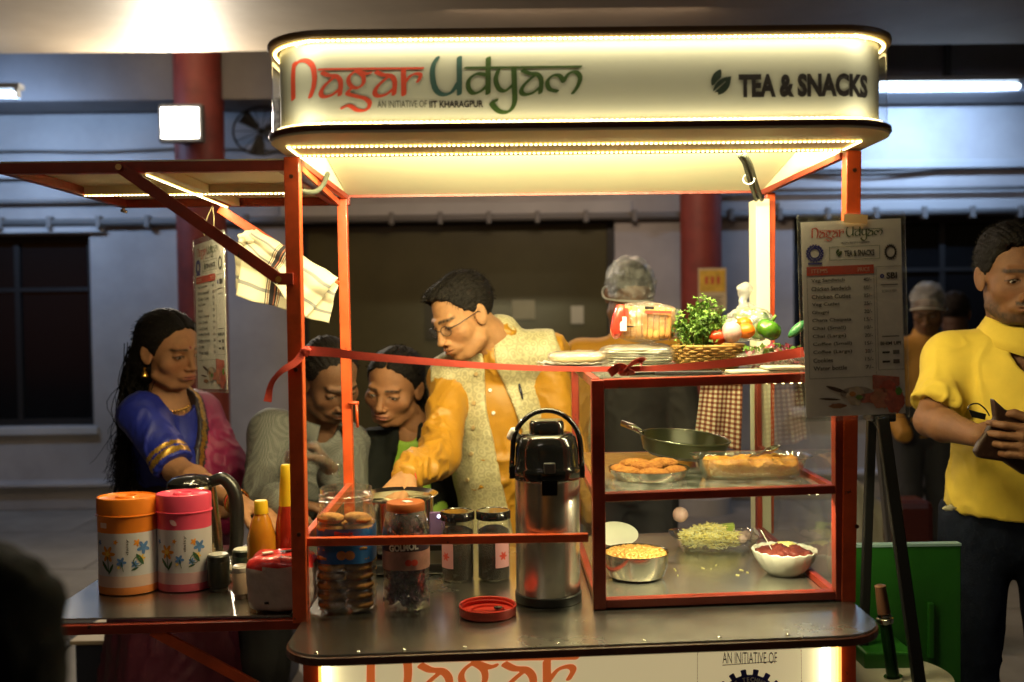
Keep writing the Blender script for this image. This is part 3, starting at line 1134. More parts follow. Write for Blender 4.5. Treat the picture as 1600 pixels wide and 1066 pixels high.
# leaf emblem
def leaf_sdf(ax, ay, bx, by, w, cut=None):
    """lens between two points"""
    L = math.hypot(bx - ax, by - ay); ux, uy = (bx - ax) / L, (by - ay) / L
    R = (L * L / 4 + w * w) / (2 * w)
    mx, my = (ax + bx) / 2, (ay + by) / 2
    def f(X, Y):
        u = (X - mx) * ux + (Y - my) * uy; v = -(X - mx) * uy + (Y - my) * ux
        return np.maximum(np.hypot(u, v - (R - w)), np.hypot(u, v + (R - w))) - R
    return f
def leaf_logo(X, Y):
    a = leaf_sdf(2, 33, 20, 2, 8)(X, Y)
    b_ = leaf_sdf(4, 46, 40, 16, 9.5)(X, Y)
    c = leaf_sdf(14, 51, 38, 20, 8)(X, Y)
    v = seg_d(X, Y, (0, 50), (28, 26)) - 1.2
    return np.minimum(np.maximum(a, -(b_ - 2)), np.maximum(np.minimum(b_, c), -v))
VF_LEAF = fill2d(leaf_logo, -6, 46, -4, 56, 0.8)
lo = at(1110, 107, HY + PI_); lk = (at(1148, 107, HY).x - lo.x) / 42
put2d(VF_LEAF, lambda x, y: (lo.x + x * lk, HY + PI_ - 0.001, lo.z - y * lk), 'leaf_emblem', mat('ink_darkgreen', (0.01, 0.022, 0.012), 0.5), cart)

# ---- counter
def rr_full(hx0, hx1, yf, yb, r, n=8):
    pts = []
    for (cx, cy, a0) in ((hx0 + r, yf + r, PI), (hx1 - r, yf + r, 1.5 * PI), (hx1 - 0.005, yb - 0.005, 0), (hx0 + 0.005, yb - 0.005, 0.5 * PI)):
        rr = r if a0 in (PI, 1.5 * PI) else 0.005
        for k in range(n + 1):
            a = a0 + (PI / 2) * k / n
            pts.append((cx + rr * math.cos(a), cy + rr * math.sin(a)))
    return pts
CF = -0.205
top = rr_full(-0.520, 0.520, CF, DP + 0.03, 0.085)
b = MB(); b.prism(top, lambda x: zc(x) - 0.004, zc); b.build('counter_top', m_steel, cart)
top2 = rr_full(-0.524, 0.524, CF - 0.004, DP + 0.034, 0.088)
b = MB(); b.prism(top2, lambda x: zc(x) - 0.019, lambda x: zc(x) - 0.0042); b.build('counter_rim', m_rim, cart, bevel=0.002)
# rivets along the front of the counter
rv = None
for px in (495, 560, 631, 726, 872, 1010, 1130, 1240):
    p = on(px, 1010, 0.836); p.y = CF + 0.012; p.z = zc(p.x)
    b = MB(); b.lathe([(0.004, 0), (0.0034, 0.0016), (0.001, 0.0024)], p, 10); b.build('rivet', m_steel2, cart, smooth=True)

# ---- lower light box with print
b = MB(); b.box2(-0.487, 0.497, 0.003, 0.02, 0.22, 0.812); b.build('front_panel', mat('lightbox_cream', (0.80, 0.73, 0.46), 0.4, emit=(1, 0.80, 0.42), estr=0.42), cart)
for px in (509, 1291):
    p = at(px, 1050, -0.006)
    b = MB(); b.box2(p.x - 0.0055, p.x + 0.0055, -0.014, 0.0025, 0.22, 0.812); b.build('light_tube', mat('tube_warm', (1, 1, 1), 0.4, emit=(1, 0.93, 0.70), estr=6), cart, bevel=0.002)
for sx, x0 in ((-1, -0.4875), (1, 0.4975)):
    b = MB(); b.box2(x0 - 0.003, x0 + 0.003, -0.012, 0.0028, 0.22, 0.812); b.build('gap_glow_strip', mat('gap_glow_yellow', (0.8, 0.5, 0.1), 0.5, emit=(1, .5, .1), estr=1.5), cart)  # glowing strips stand in for yellow light in the gaps beside the tubes
for sx in (-1, 1):
    x = -0.505 if sx < 0 else 0.515
    b = MB(); b.box2(x - 0.004, x + 0.004, 0.0305, DP - 0.007, 0.2, 0.80); b.build('side_panel', mat('side_panel_green', (0.05, 0.12, 0.04), 0.5), cart)
b = MB(); b.box2(-0.48, 0.49, DP - 0.004, DP + 0.004, 0.2, 0.8); b.build('rear_panel', m_redshade, cart)
# big logo on the panel: origin at the top line
kx = (at(905, 1040, 0.0).x - at(573, 1040, 0.0).x) / (745 - 57)
X0 = at(573, 1040, 0).x - 57 * kx
Z0 = at(760, 1031, 0.0).z
put2d(VF_RED, lambda x, y: (X0 + x * kx, 0.0018, Z0 - (y - 142) * kx * 1.05 + 0.0), 'lettering', mat('ink_orange', (0.85, 0.16, 0.03), 0.5, emit=(1, .2, .04), estr=.35), cart)
kg = kx
Xg, Zg = X0, Z0 - 300 * kx
put2d(VF_GA, lambda x, y: (Xg + (x - 760) * kg, 0.0018, Zg - (y - 142) * kg * 1.05), 'lettering', m_igreen, cart)
put2d(VF_G, lambda x, y: (Xg + (x - 760) * kg, 0.0018, Zg - (y - 142) * kg * 1.05), 'lettering', m_igreen, cart)
def panel_text(s, pxl, pxr, pyt, pyb, m, bold, tilt=0):
    A, B = at(pxl, pyb, 0.0018), at(pxr, pyt, 0.0018)
    h = at(pxl, pyt, 0.0018).z - A.z
    V, F = text_fit(s, B.x - A.x, h, bold)
    sl = (B.z - h - A.z) / (B.x - A.x)
    link_mesh('lettering', [(A.x + x, 0.0016, A.z + y + sl * x) for x, y in V], F, m, cart)
panel_text('AN INITIATIVE OF', 1129, 1214, 1019, 1037, m_ink, 0.0)
A, B = at(1129, 1040, 0), at(1214, 1034, 0)
b = MB(); b.bar((A.x, 0.0014, A.z), (B.x, 0.0014, B.z), 0.0012, 0.0008, up=(0, 1, 0)); b.build('underline', m_ink, cart)
# dashed frame
dash = MB()
c = [at(1090, 1120, 0), at(1090, 1021, 0), at(1097, 1014, 0), at(1244, 1009, 0), at(1252, 1016, 0), at(1254, 1120, 0)]
for a, d in zip(c[:-1], c[1:]):
    L = (d - a).length; k = 0
    while k < L:
        p, q = a + (d - a) * (k / L), a + (d - a) * (min(L, k + 0.004) / L)
        dash.bar((p.x, 0.0013, p.z), (q.x, 0.0013, q.z), 0.0009, 0.0007); k += 0.0065
o = dash.build('dashed_frame', m_ink, cart); tag(o, kind='stuff')
gc = at(1172, 1104, 0.0)
GR = (gc - at(1172, 1055, 0)).length
def gear(X, Y):
    r = np.hypot(X, Y); a = np.arctan2(Y, X)
    t = np.abs(((a / (2 * PI) * 18 + 0.5) % 1) - 0.5) * 2
    tooth = np.maximum(r - 1.18, (t - 0.46) * 0.3)
    body = np.minimum(r - 1.0, tooth)
    return np.maximum(body, 0.72 - r)
put2d(fill2d(gear, -1.3, 1.3, -1.3, 1.3, 0.03), lambda x, y: (gc.x + x * GR, 0.0017, gc.z + y * GR), 'gear_emblem', m_iblue, cart)
put2d(fill2d(lambda X, Y: np.abs(np.hypot(X, Y) - 0.66) - 0.02, -1, 1, -1, 1, 0.03), lambda x, y: (gc.x + x * GR, 0.0017, gc.z + y * GR), 'emblem_ring', m_iblue, cart)
word = 'OF TECHNOLOGY'
tot = 108
for i, ch in enumerate(word):
    if ch == ' ': continue
    V, F, w = text2mesh(ch, 0.19, 0.85, 0.006, 'CENTER')
    a = math.radians(90 + 38 - i * 8.6)
    ur = Vector((math.sin(a), 0, -math.cos(a))); uu = Vector((math.cos(a), 0, math.sin(a)))
    base = Vector((gc.x, 0.0012, gc.z)) + uu * GR * 0.79
    link_mesh('lettering', [base + ur * x * GR + uu * y * GR for x, y in V], F, m_iwhite, cart)

# ---- side rails: lower front rail, lower side rail
A, B = at(472, 845, 0), at(919, 838, 0)
b = MB(); b.bar((A.x, 0, A.z - 0.002), (B.x, 0, B.z - 0.002), 0.016, 0.014); b.build('guard_rail', m_red, cart, bevel=0.0015)
A2, B2 = at(476, 845, 0.015), at(546, 765, DP)
b = MB(); b.bar(A2, (A2.x - 0.0, DP - 0.01, A.z + 0.0), 0.014, 0.022, up=(0, 0, 1)); b.build('guard_rail', m_red, cart, bevel=0.0015)
# hook on rear left post
hk = at(557, 630, DP - 0.02)
b = MB(); b.tube([hk + Vector((-0.02, 0, 0)), hk + Vector((0.006, 0, 0))], 0.005, 8); b.tube([hk, hk + Vector((0.002, 0, -0.06))], 0.0035, 8); b.build('latch_hook', m_red, cart, smooth=True)

# ---- showcase
XS = 0.031 + 0.012; XR = 0.492
st = 0.024
def zrow(pl, pr, x, Y=0.0):
    a, c = at(*pl, Y), at(*pr, Y)
    return a.z + (c.z - a.z) * (x - a.x) / (c.x - a.x)
SD = DP - 0.03
ztop = lambda x: zrow((925, 599), (1325, 586), x)
zsh = lambda x: zrow((935, 777), (1322, 763), x)
zbo = lambda x: zc(x) + 0.012
case = cart
def hbar(z, x0, x1, Y, w, h, m=m_redshade, name='case_bar'):
    b = MB(); b.bar((x0, Y, z(x0)), (x1, Y, z(x1)), h, w); return b.build(name, m, case, bevel=0.0015)
def vbar(x, Y, w=st, z0=None, z1=None, m=m_redshade):
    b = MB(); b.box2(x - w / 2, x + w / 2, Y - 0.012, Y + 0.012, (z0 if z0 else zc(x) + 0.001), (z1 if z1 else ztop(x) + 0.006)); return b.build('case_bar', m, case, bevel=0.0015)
m_red_sh = m_redshade
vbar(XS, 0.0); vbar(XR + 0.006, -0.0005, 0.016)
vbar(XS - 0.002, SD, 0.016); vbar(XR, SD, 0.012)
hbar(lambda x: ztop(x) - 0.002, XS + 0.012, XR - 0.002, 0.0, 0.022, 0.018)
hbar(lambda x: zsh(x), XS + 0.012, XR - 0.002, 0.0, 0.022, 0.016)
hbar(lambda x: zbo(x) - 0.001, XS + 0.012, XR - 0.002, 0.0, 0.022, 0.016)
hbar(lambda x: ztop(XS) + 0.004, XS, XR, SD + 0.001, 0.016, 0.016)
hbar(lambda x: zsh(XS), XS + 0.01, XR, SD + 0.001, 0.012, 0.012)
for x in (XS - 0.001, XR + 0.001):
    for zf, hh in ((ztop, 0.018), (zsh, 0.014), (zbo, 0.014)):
        b = MB(); b.bar((x, 0.0125, zf(x) - 0.001), (x, SD - 0.013, zf(x) + 0.002), 0.014, hh, up=(0, 0, 1)); b.build('case_bar', m_redshade, case, bevel=0.0012)
# panes
def pane(p, n='pane'): 
    b = MB(); b.add(p, [(0, 1, 2, 3)]); return b.build(n, m_glass, case)
x0, x1 = XS + 0.012, XR - 0.002
pane([(x0, 0.004, zsh(x0) + .008), (x1, 0.004, zsh(x1) + .008), (x1, 0.004, ztop(x1) - .011), (x0, 0.004, ztop(x0) - .011)])
pane([(x0, 0.004, zbo(x0) + .007), (x1, 0.004, zbo(x1) + .007), (x1, 0.004, zsh(x1) - .008), (x0, 0.004, zsh(x0) - .008)])
for x in (XS - 0.001, XR + 0.001):
    pane([(x, 0.013, zsh(x) + .007), (x, SD - .013, zsh(x) + .009), (x, SD - .013, ztop(x) - .010), (x, 0.013, ztop(x) - .010)])
    pane([(x, 0.013, zbo(x) + .007), (x, SD - .013, zbo(x) + .009), (x, SD - .013, zsh(x) - .007), (x, 0.013, zsh(x) - .007)])
# top pane and shelves
b = MB(); b.box2(XS + 0.007, XR - 0.007, 0.012, SD - 0.009, ztop(0.25) - 0.001, ztop(0.25) + 0.005); b.build('case_top', clear_mat('case_top_glass', tint=(.85, .92, .85), edge=0.8, base=0.10, dirt=0.08), case)
ZT = ztop(0.25) + 0.0052
ZSH = zsh(0.25) + 0.003
b = MB(); b.box2(XS + 0.008, XR - 0.007, 0.010, SD - 0.014, ZSH - 0.004, ZSH); b.build('case_shelf', clear_mat('shelf_glass', tint=(.9, .95, .88), edge=0.9, base=0.16, dirt=0.10, rough=.08), case)
ZFL = zc(0.25) + 0.010
b = MB(); b.box2(XS + 0.008, XR - 0.007, 0.010, SD - 0.014, ZFL - 0.004, ZFL); b.build('case_floor', mat('steel_case', (.70, .69, .60), .24, .92, var=.1, vscale=8, bump=.05, bscale=9, rvar=.08), case)

for zz_ in (ztop(0.25) - 0.007, zsh(0.25) - 0.004):
    led_strip('', [(XS + 0.02, 0.0125, zz_), (XR - 0.02, 0.0125, zz_ - .001)], cart, pitch=0.016)
    area_light('case_strip_light', (0.27, 0.0185, zz_ - 0.004), (0, 0.45, -1), 0.40, 0.006, 1.3 if zz_ > 1.15 else 2.6, (1, .88, .50))

# ---- side flap with its lights and struts
FL0, FL1 = -1.068, -0.536
zf_ = 1.686
def fz(x): return zf_ - 0.004 * (x - FL1)
flz = at(230, 262, 0).z
b = MB()
for (a, d) in (((FL0, 0, flz), (FL1, 0, flz)), ((FL0, DP, flz), (FL1 + 0.03, DP, flz))):
    b = MB(); b.bar(a, d, 0.02, 0.018); b.build('flap_frame', m_redshade, cart, bevel=0.0015)
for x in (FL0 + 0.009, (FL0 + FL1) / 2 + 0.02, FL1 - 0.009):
    b = MB(); b.bar((x, 0.0095, flz), (x, DP - 0.0095, flz), 0.016, 0.02, up=(0, 0, 1)); b.build('flap_frame', m_redshade if abs(x + .78) > .1 else m_cream, cart, bevel=0.0015)
b = MB(); b.box2(FL0, FL1, 0.0, DP, flz + 0.0102, flz + 0.014); b.build('flap_sheet', m_cream, cart)
b = MB(); b.box2(FL0 + 0.02, FL1 - 0.018, 0.325, 0.341, flz - 0.008, flz + 0.010); b.build('flap_frame', m_cream, cart)
led_strip('', [(FL0 + 0.02, 0.333, flz - 0.0088), (FL1 - 0.02, 0.333, flz - 0.0088)], cart)
led_strip('', [(-0.80, 0.015, flz - 0.0108), (-0.805, DP - 0.012, flz - 0.0108)], cart)
S0, S1 = at(188, 262, -0.016), at(437, 437, -0.016)
b = MB(); b.bar(S0, S1, 0.022, 0.006); b.build('strut', m_redshade, cart, bevel=0.001)
b = MB(); b.box(at(446, 436, -0.018), (0.03, 0.008, 0.022)); b.build('strut_bracket', m_redshade, cart, bevel=0.001)
for p in (S0, S1):
    b = MB(); b.tube([p + Vector((0, -0.01, 0)), p + Vector((0, 0.004, 0))], 0.006, 10); b.build('bolt', m_steel2, cart, smooth=40)
R0, R1 = at(343, 326, DP - 0.01), at(527, 446, DP - 0.01)
b = MB(); b.bar(R0, R1, 0.022, 0.006); b.build('strut', m_red, cart, bevel=0.001)
bolt = at(193, 325, DP)
b = MB(); b.tube([bolt + Vector((0, 0, 0.02)), bolt + Vector((0, 0, -0.008))], 0.004, 8); b.tube([bolt + Vector((-0.006, 0, -0.006)), bolt + Vector((0.008, 0, -0.01))], 0.004, 8); b.build('latch', m_steel2, cart, smooth=True)
# flap hinge corner bars
for zq in (0.0,):
    A, B = at(470, 262, 0.02), at(530, 318, DP)
    b = MB(); b.bar(A, B, 0.014, 0.006, up=(1, 0, 0)); b.build('flap_frame', m_red, cart)
# cables
m_cable = mat('cable_black', (0.03, 0.035, 0.025), 0.45, bump=0.4, bscale=400)
pts = crom([at(512, 272, .25), at(504, 290, .2), at(492, 300, .15), at(476, 300, .08), at(466, 298, .03)], 5)
b = MB(); b.tube(pts, 0.0055, 8); b.build('cable', m_cable, cart, smooth=True)
for dx in (0, 8):
    pts = crom([at(1154 + dx, 240, .1), at(1164 + dx, 256, .2), at(1172 + dx, 284, .35), at(1182 + dx, 312, .5)], 5)
    b = MB(); b.tube(pts, 0.0055, 8); b.build('cable', m_cable, cart, smooth=True)
b = MB(); b.tube([at(1170 + 9 * math.cos(a), 280 + 8 * math.sin(a), .3) for a in np.linspace(0, 6.28, 13)[:-1]], 0.0015, 6, closed=True); b.build('cable_tie', m_iwhite, cart)

# ---- side table
TL, TR = -1.02, -0.545
tz = 0.834
b = MB(); b.box2(TL, TR, 0.0, DP, tz - 0.003, tz); b.build('side_table_top', m_steel, cart)
b = MB(); b.bar((TL, -0.002, at(100, 982, 0).z - 0.002), (TR + 0.03, -0.002, at(440, 972, 0).z - 0.002), 0.018, 0.02); b.build('side_table_frame', m_redshade, cart, bevel=0.0015)
b = MB(); b.box2(TL, TR, DP - 0.02, DP - 0.001, tz - 0.022, tz - 0.0035); b.build('side_table_frame', m_redshade, cart)
b = MB(); b.box2(TL + 0.001, TL + 0.02, 0.015, DP - 0.021, tz - 0.022, tz - 0.0035); b.build('side_table_frame', m_redshade, cart)
b = MB(); b.bar(at(238, 985, 0.0), at(470, 1110, 0.0), 0.02, 0.008); b.build('strut', m_red, cart, bevel=0.001)
# ================================================================== things on and around the cart
def blob(c, r, amp=0.1, freq=3.0, R=None, nu=20, nv=12, seed=0, flat=0, name='x'):
    """displaced ellipsoid -> verts, faces (quads + pole tris)"""
    r = np.array(r if hasattr(r, '__len__') else (r, r, r), float)
    P = []
    for j in range(1, nv):
        t = PI * j / nv
        for i in range(nu):
            a = 2 * PI * i / nu
            P.append((math.sin(t) * math.cos(a), math.sin(t) * math.sin(a), math.cos(t)))
    P += [(0, 0, 1), (0, 0, -1)]
    P = np.array(P)
    d = 1 + amp * vnoise(P * freq + seed * 7.3, seed) + 0.45 * amp * vnoise(P * freq * 2.7 + seed * 3.1, seed + 1)
    P = P * d[:, None] * r
    if R is not None: P = P @ np.array(R).T
    P = P + np.array(c)
    F = []
    for j in range(nv - 2):
        for i in range(nu):
            i2 = (i + 1) % nu
            F.append((j * nu + i, (j + 1) * nu + i, (j + 1) * nu + i2, j * nu + i2))
    T, B = len(P) - 2, len(P) - 1
    for i in range(nu):
        i2 = (i + 1) % nu
        F.append((T, i, i2)); F.append(((nv - 2) * nu + i, B, (nv - 2) * nu + i2))
    return P.tolist(), F


def rotz(a): return Matrix.Rotation(a, 3, 'Z')
def rotx(a): return Matrix.Rotation(a, 3, 'X')
def roty(a): return Matrix.Rotation(a, 3, 'Y')


m_jar = clear_mat('jar_plastic', edge=0.95, base=0.15, dirt=0.07, bump=0.3, bscale=14)
m_jarg = clear_mat('jar_glass', edge=0.75, base=0.05, dirt=0.02)
m_wrap = clear_mat('cling_film', edge=0.75, base=0.13, rough=0.08, dirt=0.05, dirtcol=(.9, .88, .8), bump=0.9, bscale=22)
m_bag = clear_mat('thin_bag', edge=0.8, base=0.16, rough=0.12, dirt=0.13, dirtcol=(.9, .9, .85), bump=0.9, bscale=16)

# ---- airpot
c = on(857, 936, zc(0.0)); c.z = zc(c.x) + 0.0005
t = thing('airpot_flask', 'tall steel airpot flask with black pump top and raised handle', 'flask', c)
m_body = mat('flask_steel', (0.62, 0.58, 0.52), 0.27, 1.0, var=0.04, vscale=3, stretch=(1, 1, 0.1))
b = MB(); b.lathe([(0.060, 0), (0.0655, 0.002), (0.0655, 0.017), (0.063, 0.018)], c, 48); b.build('base_ring', m_black, t, smooth=40)
b = MB(); b.shell([(0.0625, 0.018), (0.0632, 0.022), (0.0632, 0.240), (0.0615, 0.246)], c, 56); b.build('flask_body', m_body, t, smooth=40)
b = MB(); b.lathe([(0.0645, 0.2405), (0.0665, 0.243), (0.0665, 0.262), (0.0645, 0.2655), (0.063, 0.268), (0.0615, 0.30), (0.057, 0.322), (0.050, 0.329), (0.046, 0.330)], c, 48); b.build('pump_head', mat('gloss_black', (0.008, 0.008, 0.008), 0.13, coat=0.5), t, smooth=40)
b = MB(); b.lathe([(0.034, 0.3302), (0.034, 0.350), (0.030, 0.3555), (0.0, 0.3565)], c, 40, sq=0.35); b.build('pump_button', MC['gloss_black'], t, smooth=40)
b = MB()
arc = [c + Vector((-0.070, 0, 0.252))] + [c + Vector((-0.0665 * math.cos(a), -0.004, 0.302 + 0.072 * math.sin(a))) for a in np.linspace(0.0, PI, 19)] + [c + Vector((0.070, 0, 0.252))]
b.tube(arc, 0.0052, 10); b.build('carry_handle', MC['gloss_black'], t, smooth=True)
for s in (-1, 1):
    b = MB(); b.box(c + Vector((s * 0.069, 0, 0.254)), (0.010, 0.02, 0.026)); b.build('handle_hinge', MC['gloss_black'], t, bevel=0.002)
b = MB(); b.box(c + Vector((0.002, -0.0665, 0.270)), (0.022, 0.008, 0.02)); b.build('spout_cap', mat('grey_plastic', (0.09, 0.09, 0.09), 0.3), t, bevel=0.002)
b = MB(); b.box(c + Vector((0.002, -0.0655, 0.232)), (0.030, 0.004, 0.03)); b.build('spout_guard', MC['gloss_black'], t, bevel=0.001)
tg = on(803, 690, zc(0)); tgp = at(803, 680, c.y)
Pv, Fv = blob(tgp, (0.011, 0.008, 0.014), 0.3, 2.0, seed=3)
o = link_mesh('paper_tag', Pv, Fv, m_iwhite, None, True, own=True); tag(o, 'crumpled white paper scrap tied to the left side of the airpot handle', 'paper tag')

# ---- red jar lid, upside down
c = on(762, 957, zc(0.0)); c.z = zc(c.x) + 0.0005
t = thing('jar_lid', 'red plastic screw lid lying upside down on the steel counter', 'jar lid', c)
b = MB(); b.lathe([(0.051, 0), (0.0535, 0.002), (0.0545, 0.018), (0.0535, 0.0195), (0.051, 0.0185), (0.050, 0.006), (0.036, 0.005), (0.034, 0.008), (0.032, 0.008), (0.031, 0.0045), (0, 0.004)], c, 56)
b.build('lid_shell', mat('lid_red', (0.50, 0.035, 0.02), 0.35, var=0.05), t, smooth=35)
b = MB(); b.tube([c + Vector((0.0498 * math.cos(a), 0.0498 * math.sin(a), 0.011 + a * 0.0007)) for a in np.linspace(0, 6.28, 40)], 0.0012, 6); b.build('thread', MC['lid_red'], t, smooth=True)
Pv, Fv = blob(c + Vector((0.02, 0.012, 0.0085)), (0.008, 0.005, 0.003), 0.3, seed=5)
b = MB(); b.add(Pv, Fv); b.build('lid_tab', m_black, t, smooth=True)

# ---- cookie jar
c = on(544, 946, zc(-0.3)); c.z = zc(c.x) + 0.0005
t = thing('cookie_jar', 'open clear plastic jar of round cookies with blue label beside the left post', 'jar', c)
jr = 0.0545; H = 0.212
prof = [(0.046, 0.0), (jr, 0.006), (jr + 0.001, 0.03), (jr - 0.001, 0.07), (jr, 0.075), (jr, 0.185), (jr - 0.006, 0.200), (0.050, 0.206)]
b = MB(); b.shell(prof, c, 48, sq=0.35); b.build('jar_body', m_jar, t, smooth=True)
b = MB(); b.shell([(0.0505, 0.206), (0.0505, 0.212), (0.0535, 0.213), (0.0535, 0.215), (0.0505, 0.216), (0.0505, 0.221), (0.053, 0.222), (0.053, 0.224), (0.0505, 0.226), (0.0505, 0.236), (0.047, 0.236)], c, 48); b.build('jar_neck', m_jar, t, smooth=30)
b = MB(); b.shell([(jr + 0.0012, 0.098), (jr + 0.0012, 0.165)], c, 48, sq=0.35); b.build('label_band', mat('label_blue', (0.02, 0.12, 0.38), 0.4, var=0.1), t, smooth=True)
m_cookie = mat('cookie', (0.55, 0.28, 0.07), 0.8, col2=(0.35, 0.14, 0.03), vscale=120, bump=0.4, bscale=300)
ck = None
for j in range(2):
    for i in range(2):
        for k in range(10):
            z = 0.006 + k * 0.0185
            if j == 1 and k > 8: continue
            pos = c + Vector(((i - 0.5) * 0.0535, (j - 0.5) * 0.0525, z + 0.009))
            if ck is None:
                b = MB(); b.lathe([(0.0, -0.008), (0.020, -0.008), (0.0262, -0.004), (0.0268, 0.0), (0.0258, 0.004), (0.018, 0.0082), (0.0, 0.009)], (0, 0, 0), 24)
                vs = np.array(b.v); vs *= (1 + 0.03 * vnoise(vs * 160))[:, None]
                o = link_mesh('cookie', vs, b.f, m_cookie, None, True); ck = o.data
            else:
                o = bpy.data.objects.new('cookie', ck); COL.objects.link(o)
            o.parent = t; o.location = pos - c + Vector((random.uniform(-.0012, .0012), random.uniform(-.001, .001), 0)); o.rotation_euler = (random.uniform(-.08, .08), random.uniform(-.08, .08), random.random() * 6)
def wrap_text(s, c, r, z, h, ang, m, parent, width, bold=0.02, sq=0.0, name='lettering', rot=0.0):
    V, F = text_fit(s, width, h, bold)
    cr, sr = math.cos(rot), math.sin(rot)
    out = []
    for x, y in V:
        x -= width / 2
        x, y = x * cr - y * sr, x * sr + y * cr
        a = ang + x / r
        q = 1
        if sq:
            e = 2 + sq * 4
            q = (abs(math.cos(a)) ** e + abs(math.sin(a)) ** e) ** (-1 / e)
        out.append((c[0] + r * q * math.cos(a), c[1] + r * q * math.sin(a), c[2] + z + y))
    if F: link_mesh(name, out, F, m, parent)
def wrap2d(VF, c, r, ang, z, k, m, parent, name, sx=1, sy=1, sq=0.0):
    V, F = VF
    out = []
    for x, y in V:
        a = ang + x * k / r
        q = 1
        if sq:
            e = 2 + sq * 4
            q = (abs(math.cos(a)) ** e + abs(math.sin(a)) ** e) ** (-1 / e)
        out.append((c[0] + r * q * math.cos(a) * sx, c[1] + r * q * math.sin(a) * sy, c[2] + z + y * k))
    return link_mesh(name, out, F, m, parent)
m_lred = mat('label_red', (0.6, 0.05, 0.03), 0.5)
wrap_text('Cookies!', c, jr + 0.002, 0.138, 0.013, -PI / 2 + 0.15, m_lred, t, 0.052, 0.03, sq=0.35)
wrap_text('Biscuit', c, jr + 0.002, 0.153, 0.008, -PI / 2 + 0.05, MC['lid_red'], t, 0.035, 0.03, sq=0.35)
disc = fill2d(lambda X, Y: np.minimum(np.hypot(X + 8, Y) - 9, np.hypot(X - 8, Y) - 9), -18, 18, -10, 10, 1)
wrap2d(disc, c, jr + 0.0021, -PI / 2 + 0.1, 0.115, 0.001, mat('label_orange', (0.45, 0.16, 0.05), 0.6, var=0.3, vscale=80), t, 'cookie_picture', sq=0.35)

# ---- candy jar
c = on(636, 946, zc(-0.2)); c.z = zc(c.x) + 0.0005
t = thing('candy_jar', 'clear jar of dark wrapped candies with an orange screw lid', 'jar', c)
b = MB(); b.shell([(0.038, 0.0), (0.0445, 0.005), (0.045, 0.04), (0.0435, 0.06), (0.045, 0.08), (0.045, 0.15), (0.0405, 0.178), (0.035, 0.192)], c, 40, sq=0.15); b.build('jar_body', m_jar, t, smooth=True)
b = MB(); b.lathe([(0.037, 0.190), (0.0375, 0.192), (0.0375, 0.204), (0.036, 0.2065), (0, 0.2068)], c, 44); b.build('lid', mat('lid_orange', (0.36, 0.10, 0.022), 0.4, var=0.08), t, smooth=35)
V_, F_ = text_fit('&', .001, .001)
b = MB(); b.box(c + Vector((0.004, -0.004, 0.2075)), (0.014, 0.018, 0.001), rotz(0.6)); b.build('lid_sticker', m_iwhite, t)
b = MB(); b.shell([(0.0458, 0.082), (0.0458, 0.118)], c, 40, sq=0.15); b.build('label_band', mat('label_pale', (0.42, 0.22, 0.18), 0.5, var=0.2, vscale=60), t, smooth=True)
b = MB(); b.shell([(0.0459, 0.1185), (0.0459, 0.145)], c, 40, sq=0.15); b.build('label_band', mat('label_dark', (0.03, 0.015, 0.03), 0.5), t, smooth=True)
wrap_text('GOLMOL', c, 0.0466, 0.120, 0.014, -PI / 2, m_iwhite, t, 0.055, 0.05, sq=0.15, rot=0.08)
wrap_text('HAJ', c, 0.0466, 0.136, 0.008, -PI / 2 - .3, m_iwhite, t, 0.022, 0.04, sq=0.15)
wrap2d(disc, c, 0.0466, -PI / 2 + 0.3, 0.097, 0.0007, m_lred, t, 'fruit_picture', sq=0.15)
m_candy = mat('candy_wrapper', (0.05, 0.03, 0.06), 0.2, col2=(0.14, 0.05, 0.08), vscale=60, spec=0.8)
cm = None
k = 0
for i in range(270):
    r_ = 0.0375 * math.sqrt(random.random()); a = random.random() * 6.28; z = 0.010 + 0.160 * (i / 270)
    if z > 0.13: r_ *= 0.9
    if cm is None:
        b = MB(); P_, F_ = blob((0, 0, 0), (0.011, 0.007, 0.006), 0.35, 2.5, seed=9, nu=10, nv=7); b.add(P_, F_)
        b.add([(0.009, 0, 0), (0.019, 0.006, 0.002), (0.019, -0.006, -0.003)], [(0, 1, 2)]); b.add([(-0.009, 0, 0), (-0.019, 0.006, -0.002), (-0.019, -0.006, 0.003)], [(0, 1, 2)])
        o = link_mesh('candy', b.v, b.f, m_candy, None, False); cm = o.data
    else:
        o = bpy.data.objects.new('candy', cm); COL.objects.link(o)
    o.parent = t; o.location = (r_ * math.cos(a), r_ * math.sin(a), z); o.rotation_euler = (random.random() * 6, random.random() * 6, random.random() * 6); o.scale = (0.8,) * 3

